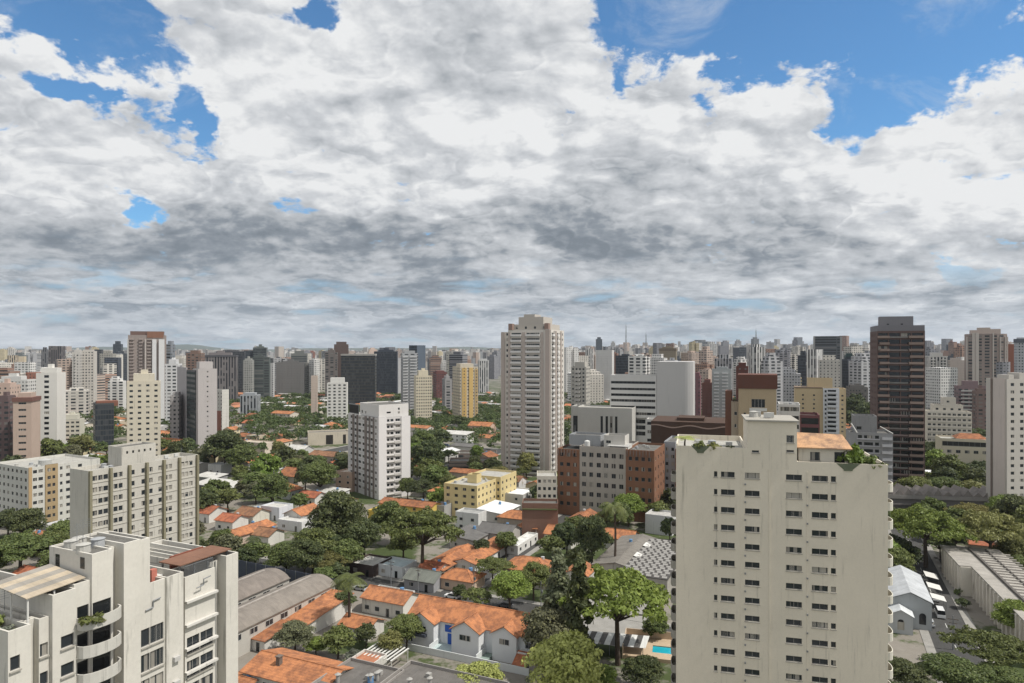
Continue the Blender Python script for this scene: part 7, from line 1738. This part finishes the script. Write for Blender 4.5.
# ================================================================== FILL: the low houses and street trees of the district
def inframe(X, Y, m=14): px, py = proj(X, Y, 3); return -m < px < 1024 + m and py < 700
protos = []
rp = random.Random(3)
for k in range(10):
    kd = ('gable', 'hip', 'gable', 'flat', 'mono', 'gable', 'corr', 'flat', 'hip', 'gable')[k]
    w_, d_ = ((11, 9), (12, 9), (9, 9), (10, 9), (11, 8), (13, 8), (15, 11), (12, 10), (11, 10), (8, 8))[k]; h_ = (3.6, 5.6, 5.4, 6.0, 3.6, 3.4, 5.0, 4.0, 3.6, 5.8)[k]
    protos.append((proto(make_house('house', w_, d_, h_, kd, wl, TC['orange'], 0, -600 - k * 20, 0, nwin=2)), kd, w_, d_, h_))
pu = set()
rcs = [('orange', TC['orange'], 5), ('rust', TC['rust'], 3), ('brown', TC['brown'], 2), ('red', TC['red'], 2)]
rl = [(n, c) for n, c, k in rcs for _ in range(k)]
fl = [('pale grey', (.42, .41, .39)), ('white', (.66, .66, .66)), ('dark grey', (.15, .145, .14)), ('grey', (.27, .26, .25)), ('white', (.58, .58, .57))]
wcs = [(.62, .60, .56), (.55, .50, .42), (.60, .60, .60), (.50, .42, .32), (.62, .54, .36), (.45, .44, .43)]
cands = []
s_ = 120.0
while s_ < 1050:
    t_ = -760.0
    while t_ < 640:
        p = gp(s_ + rp.uniform(-2, 2), t_ + rp.uniform(-2, 2)); X, Y = p.x, p.y
        if Y > 150 and inframe(X, Y) and Y < 1000: cands.append((X, Y))
        t_ += 13.5
    s_ += 14.5
rp.shuffle(cands); cands.sort(key=lambda q: q[1])
nh = 0; far_r = MB(); far_w = MB(); far_g = MB(); TP = []
for X, Y in cands:
    if near_street(X, Y, 5): 
        continue
    if not free(X, Y, 6.0) or hidden(X, Y, 6): continue
    px, py = proj(X, Y, 3)
    treebias = .45 + .08 * sstep(480, 700, Y) + (.2 if px < 430 and Y < 420 else 0) + (.25 if (px > 885 and py < 500) else 0) + .12 * sstep(330, 480, Y)
    if masks(X, Y, 10): continue
    if rp.random() < treebias: TP.append((X, Y, True)); continue
    if nh < 190:
        pr, kd, w_, d_, h_ = protos[rp.randrange(10)]
        r = pr if pr.name not in pu else copy_tree(pr); pu.add(pr.name); nh += 1
        r.location = (X, Y, 0); r.rotation_euler = (0, 0, GY + R(rp.choice((0, 90, 0, 90, 180)) + rp.uniform(-5, 5))); k = rp.uniform(.92, 1.2); r.scale = (k, k, rp.uniform(.9, 1.15))
        tiled = kd in ('gable', 'hip', 'mono'); nm, c = rp.choice(rl) if tiled else rp.choice(fl); wc = rp.choice(wcs)
        kc = rp.uniform(.8, 1.1); c = tuple(v * kc for v in c)
        for ch in r.children:
            b0 = ch.name.split('.')[0]
            if b0 == 'roof': ch.color = c + (1,)
            if b0 == 'wall': ch.color = wc + (1,)
        HOUSES.append((r, px, py, Y, kd, nm, None)); foot(X, Y, GY, -w_ / 2, w_ / 2, -d_ / 2, d_ / 2, 0)
    else:
        w_, d_, h_ = rp.uniform(9, 20), rp.uniform(8, 13), rp.uniform(4, 9); yw_ = GY + R(rp.choice((0, 90))); c_, q_ = math.cos(yw_), math.sin(yw_)
        f_ = lambda x, y: (X + x * c_ - y * q_, Y + x * q_ + y * c_)
        far_w.prism([f_(-w_ / 2, -d_ / 2), f_(w_ / 2, -d_ / 2), f_(w_ / 2, d_ / 2), f_(-w_ / 2, d_ / 2)], 0, h_)
        g = far_r if rp.random() < .5 else far_g; o_ = .5; A_, B_, C_, D_ = f_(-w_ / 2 - o_, -d_ / 2 - o_), f_(w_ / 2 + o_, -d_ / 2 - o_), f_(w_ / 2 + o_, d_ / 2 + o_), f_(-w_ / 2 - o_, d_ / 2 + o_); E_, F_ = f_(-w_ / 2 - o_, 0), f_(w_ / 2 + o_, 0); rr2 = 2.0 if g is far_r else .8
        g.poly([(*A_, h_), (*B_, h_), (*F_, h_ + rr2), (*E_, h_ + rr2)]); g.poly([(*D_, h_), (*C_, h_), (*F_, h_ + rr2), (*E_, h_ + rr2)])
        far_w.poly([(*A_, h_), (*D_, h_), (*E_, h_ + rr2)]); far_w.poly([(*B_, h_), (*C_, h_), (*F_, h_ + rr2)])
        foot(X, Y, GY, -w_ / 2, w_ / 2, -d_ / 2, d_ / 2, -1)
for pr, kd, w_, d_, h_ in protos:
    if pr.name not in pu:
        for ch in pr.children_recursive: bpy.data.objects.remove(ch)
        bpy.data.objects.remove(pr)
def island_mat(name, pts, rough=.9):
    m, nt, b = new_mat(name); g = nt.nodes.new('ShaderNodeNewGeometry'); lk(nt, ramp(nt, S(nt, g.outputs['Random Per Island']), pts), b.inputs['Base Color']); b.inputs['Roughness'].default_value = rough; return m
big = MB()
for i, mb in enumerate((far_w, far_r, far_g)):
    k = len(big.v); big.v += mb.v; big.f += [tuple(a + k for a in f) for f in mb.f]; big.m += [i] * len(mb.f)
if big.v: tag(big.build('far_houses', [island_mat('far_house_walls', [(0, (.6, .58, .54)), (.4, (.5, .42, .33)), (.7, (.64, .63, .61)), (1, (.35, .34, .33))]), island_mat('far_tile_roofs', [(0, (.42, .16, .08)), (.5, (.30, .13, .08)), (1, (.48, .22, .12))]), island_mat('far_sheet_roofs', [(0, (.5, .5, .48)), (.4, (.25, .24, .23)), (.8, (.66, .66, .66)), (1, (.14, .14, .14))])]), 'scattered small far houses with red, white and grey roofs between the trees', 'houses', None, 'stuff')

# street and garden trees, nearest ones one by one, the rest as canopy
for al, at, u0, u1, hw in list(STREETS):
    u = u0
    while u < u1:
        for sd in (-1, 1):
            o = at + sd * (hw + rp.uniform(.2, 2)); p = gp(u + rp.uniform(-3, 3), o) if al == 'a' else gp(o, u + rp.uniform(-3, 3))
            if rp.random() < .5: TP.append((p.x, p.y, False))
        u += 11
for i in range(1000):
    D = rp.uniform(200, 1000); px = rp.uniform(0, 1024); TP.append((X_(px, D), D, False))
for i in range(240):
    D = rp.uniform(560, 1000); px = rp.uniform(190, 500); TP.append((X_(px, D), D, True))
for i in range(90):
    D = rp.uniform(300, 480); px = rp.uniform(890, 1000); TP.append((X_(px, D), D, True))
TP.sort(key=lambda q: q[1]); NT = 0; rest = []
tones = ['mid'] * 5 + ['dark'] * 4 + ['olive', 'bright', 'dull']
for X, Y, big_ in TP:
    if Y < 150 or not inframe(X, Y, 20): continue
    wd = rp.uniform(8, 12) if not big_ else rp.uniform(11, 17)
    if masks(X, Y, wd): continue
    if not free(X, Y, wd * .16) or hidden(X, Y, 7): continue
    px, py = proj(X, Y, 4)
    if NT < 215:
        tree_at(X, Y, wd, rp.choice(('broad', 'broad', 'broad', 'umbrella')), rp.choice(tones), None, rp.uniform(.8, 1.1)); NT += 1
    else: rest.append((X, Y, wd)); foot(X, Y, 0, -wd * .3, wd * .3, -wd * .3, wd * .3, 0)
# far canopy: leaf clumps gathered in one object
V = []
rs = np.random.RandomState(9)
for X, Y, wd in rest[:1100]:
    k = 9; C = np.stack([X + rs.normal(size=k) * wd * .26, Y + rs.normal(size=k) * wd * .26, 3.5 + rs.random(k) * 4.5], axis=1)
    V.append(leaves(rs, C, rs.uniform(.14, .24, k) * wd, .75, 5.0, .75))
me = quads_mesh('far_trees', np.concatenate(V), M_leaf); o = link('far_trees', me, None, (0.075, 0.108, 0.036))
tag(o, 'continuous dark green canopy of far street trees between the small houses', 'trees', 'far tree canopy', 'stuff')

# ================================================================== AIR
hzm = bpy.data.materials.new('haze'); hzm.use_nodes = True; n_ = hzm.node_tree; n_.nodes.clear()
ho = n_.nodes.new('ShaderNodeOutputMaterial'); hv = n_.nodes.new('ShaderNodeVolumePrincipled'); hv.inputs['Color'].default_value = (0.80, 0.88, 1.0, 1); hv.inputs['Density'].default_value = 4.2e-5; hv.inputs['Anisotropy'].default_value = 0.1
n_.links.new(hv.outputs[0], ho.inputs['Volume'])
mb = MB(); mb.box(-13500, -320, -1.2, 13500, 11100, 420); hz_o = mb.build('haze', hzm); tag(hz_o, kind='stuff')
hzm.cycles.homogeneous_volume = True

# ================================================================== LABELS for everything the loops placed
LM = [('the cream foreground tower', 780, 560), ('the olive finned slab', 130, 500), ('the gridded white tower', 380, 455), ('the tall central tower', 532, 400), ('the brick office block', 610, 480), ('the dark brown striped tower', 898, 400), ('the pale tower at the right edge', 1005, 430), ('the ribbon windowed office', 640, 400), ('the yellow apartment building', 478, 490), ('the cream warehouse', 325, 442), ('the light grey tower', 197, 405), ('the yellow ochre tower', 465, 392), ('the row house', 478, 625), ('the grey sheds', 290, 600), ('the zigzag roofed hall', 945, 500), ('the low cream block at right', 965, 450), ('the white slab tower at left', 45, 410), ('the ochre tower', 760, 395), ('the sandy tower', 820, 410), ('the rusty crowned tower', 146, 375), ('the bronze glass office', 358, 375), ('the rounded tower at right', 986, 365), ('the framed dark tower', 826, 370), ('the green glass block', 96, 425), ('the bright yellow house', 385, 508), ('the brown podium', 540, 505)]
def where(px, py):
    best = min(LM, key=lambda l: math.hypot((l[1] - px), (l[2] - py) * 1.6)); dx_, dy_ = px - best[1], py - best[2]
    if abs(dx_) > abs(dy_) * 1.1: rel = 'right of' if dx_ > 0 else 'left of'
    else: rel = 'below' if dy_ > 0 else 'above'
    return rel + ' ' + best[0]
ORD = ['', 'second', 'third', 'fourth', 'fifth', 'sixth', 'seventh', 'eighth', 'ninth', 'tenth', 'eleventh', 'twelfth', 'thirteenth', 'fourteenth', 'fifteenth', 'sixteenth', 'seventeenth', 'eighteenth', 'nineteenth', 'twentieth']
auto = {}
SH = {'gable': 'ridged', 'hip': 'hipped', 'flat': 'flat', 'mono': 'lean-to', 'corr': 'sheet'}
for o, px, py, Y, kd, rc, lb in HOUSES:
    if lb: continue
    if kd == 'car': base = '%s %s on the street %s' % (rc, 'van' if o.name.startswith('van') else 'car', where(px, py)); grp = 'vehicles parked or driving on the streets'
    else: base = 'house with %s %s roof %s' % (rc, SH[kd], where(px, py)); grp = 'small houses of the district'
    auto.setdefault(base, []).append((px, o)); o['group'] = grp
for r, px, py, Y, kd, tone, wd in TREES:
    if r.get('label'): continue
    sz = 'large' if wd > 11.5 else ('small' if wd < 9 else 'round')
    tn = {'mid': 'green', 'dark': 'dark green', 'bright': 'light green', 'olive': 'olive green', 'dull': 'dull green'}.get(tone, 'green')
    base = '%s %s %stree %s' % (sz, tn, 'spreading ' if kd == 'umbrella' else '', where(px, py)); auto.setdefault(base, []).append((px, r)); r['group'] = 'street and garden trees of the district'
for o, px, D, h, wd, cn in FARB:
    o['category'] = 'tower'; o['group'] = 'towers of the distant skyline'; sz = 'near' if D < 1100 else ('distant' if D < 2000 else 'faint far')
    py = proj(0, D, h + elev(X_(px, D), D))[1]; base = '%s %s skyline tower %s' % (sz, cn, where(px, py)); auto.setdefault(base, []).append((px, o))
for base, L in auto.items():
    L.sort(key=lambda q: q[0])
    if len(L) == 1: L[0][1]['label'] = base
    for i, (px, o) in enumerate(L):
        if len(L) == 1: break
        o['label'] = ('leftmost ' if i == 0 else ('rightmost ' if i == len(L) - 1 else ORD[min(i, 19)] + ' from left, ')) + base
for o in bpy.data.objects:
    if o.parent is None and o.get('label') and len(o['label'].split()) > 16: print('LONG', o['label'])
print('objects', len(bpy.data.objects), 'houses', nh, 'trees', NT, 'far', len(FARB), 'rest', len(rest))
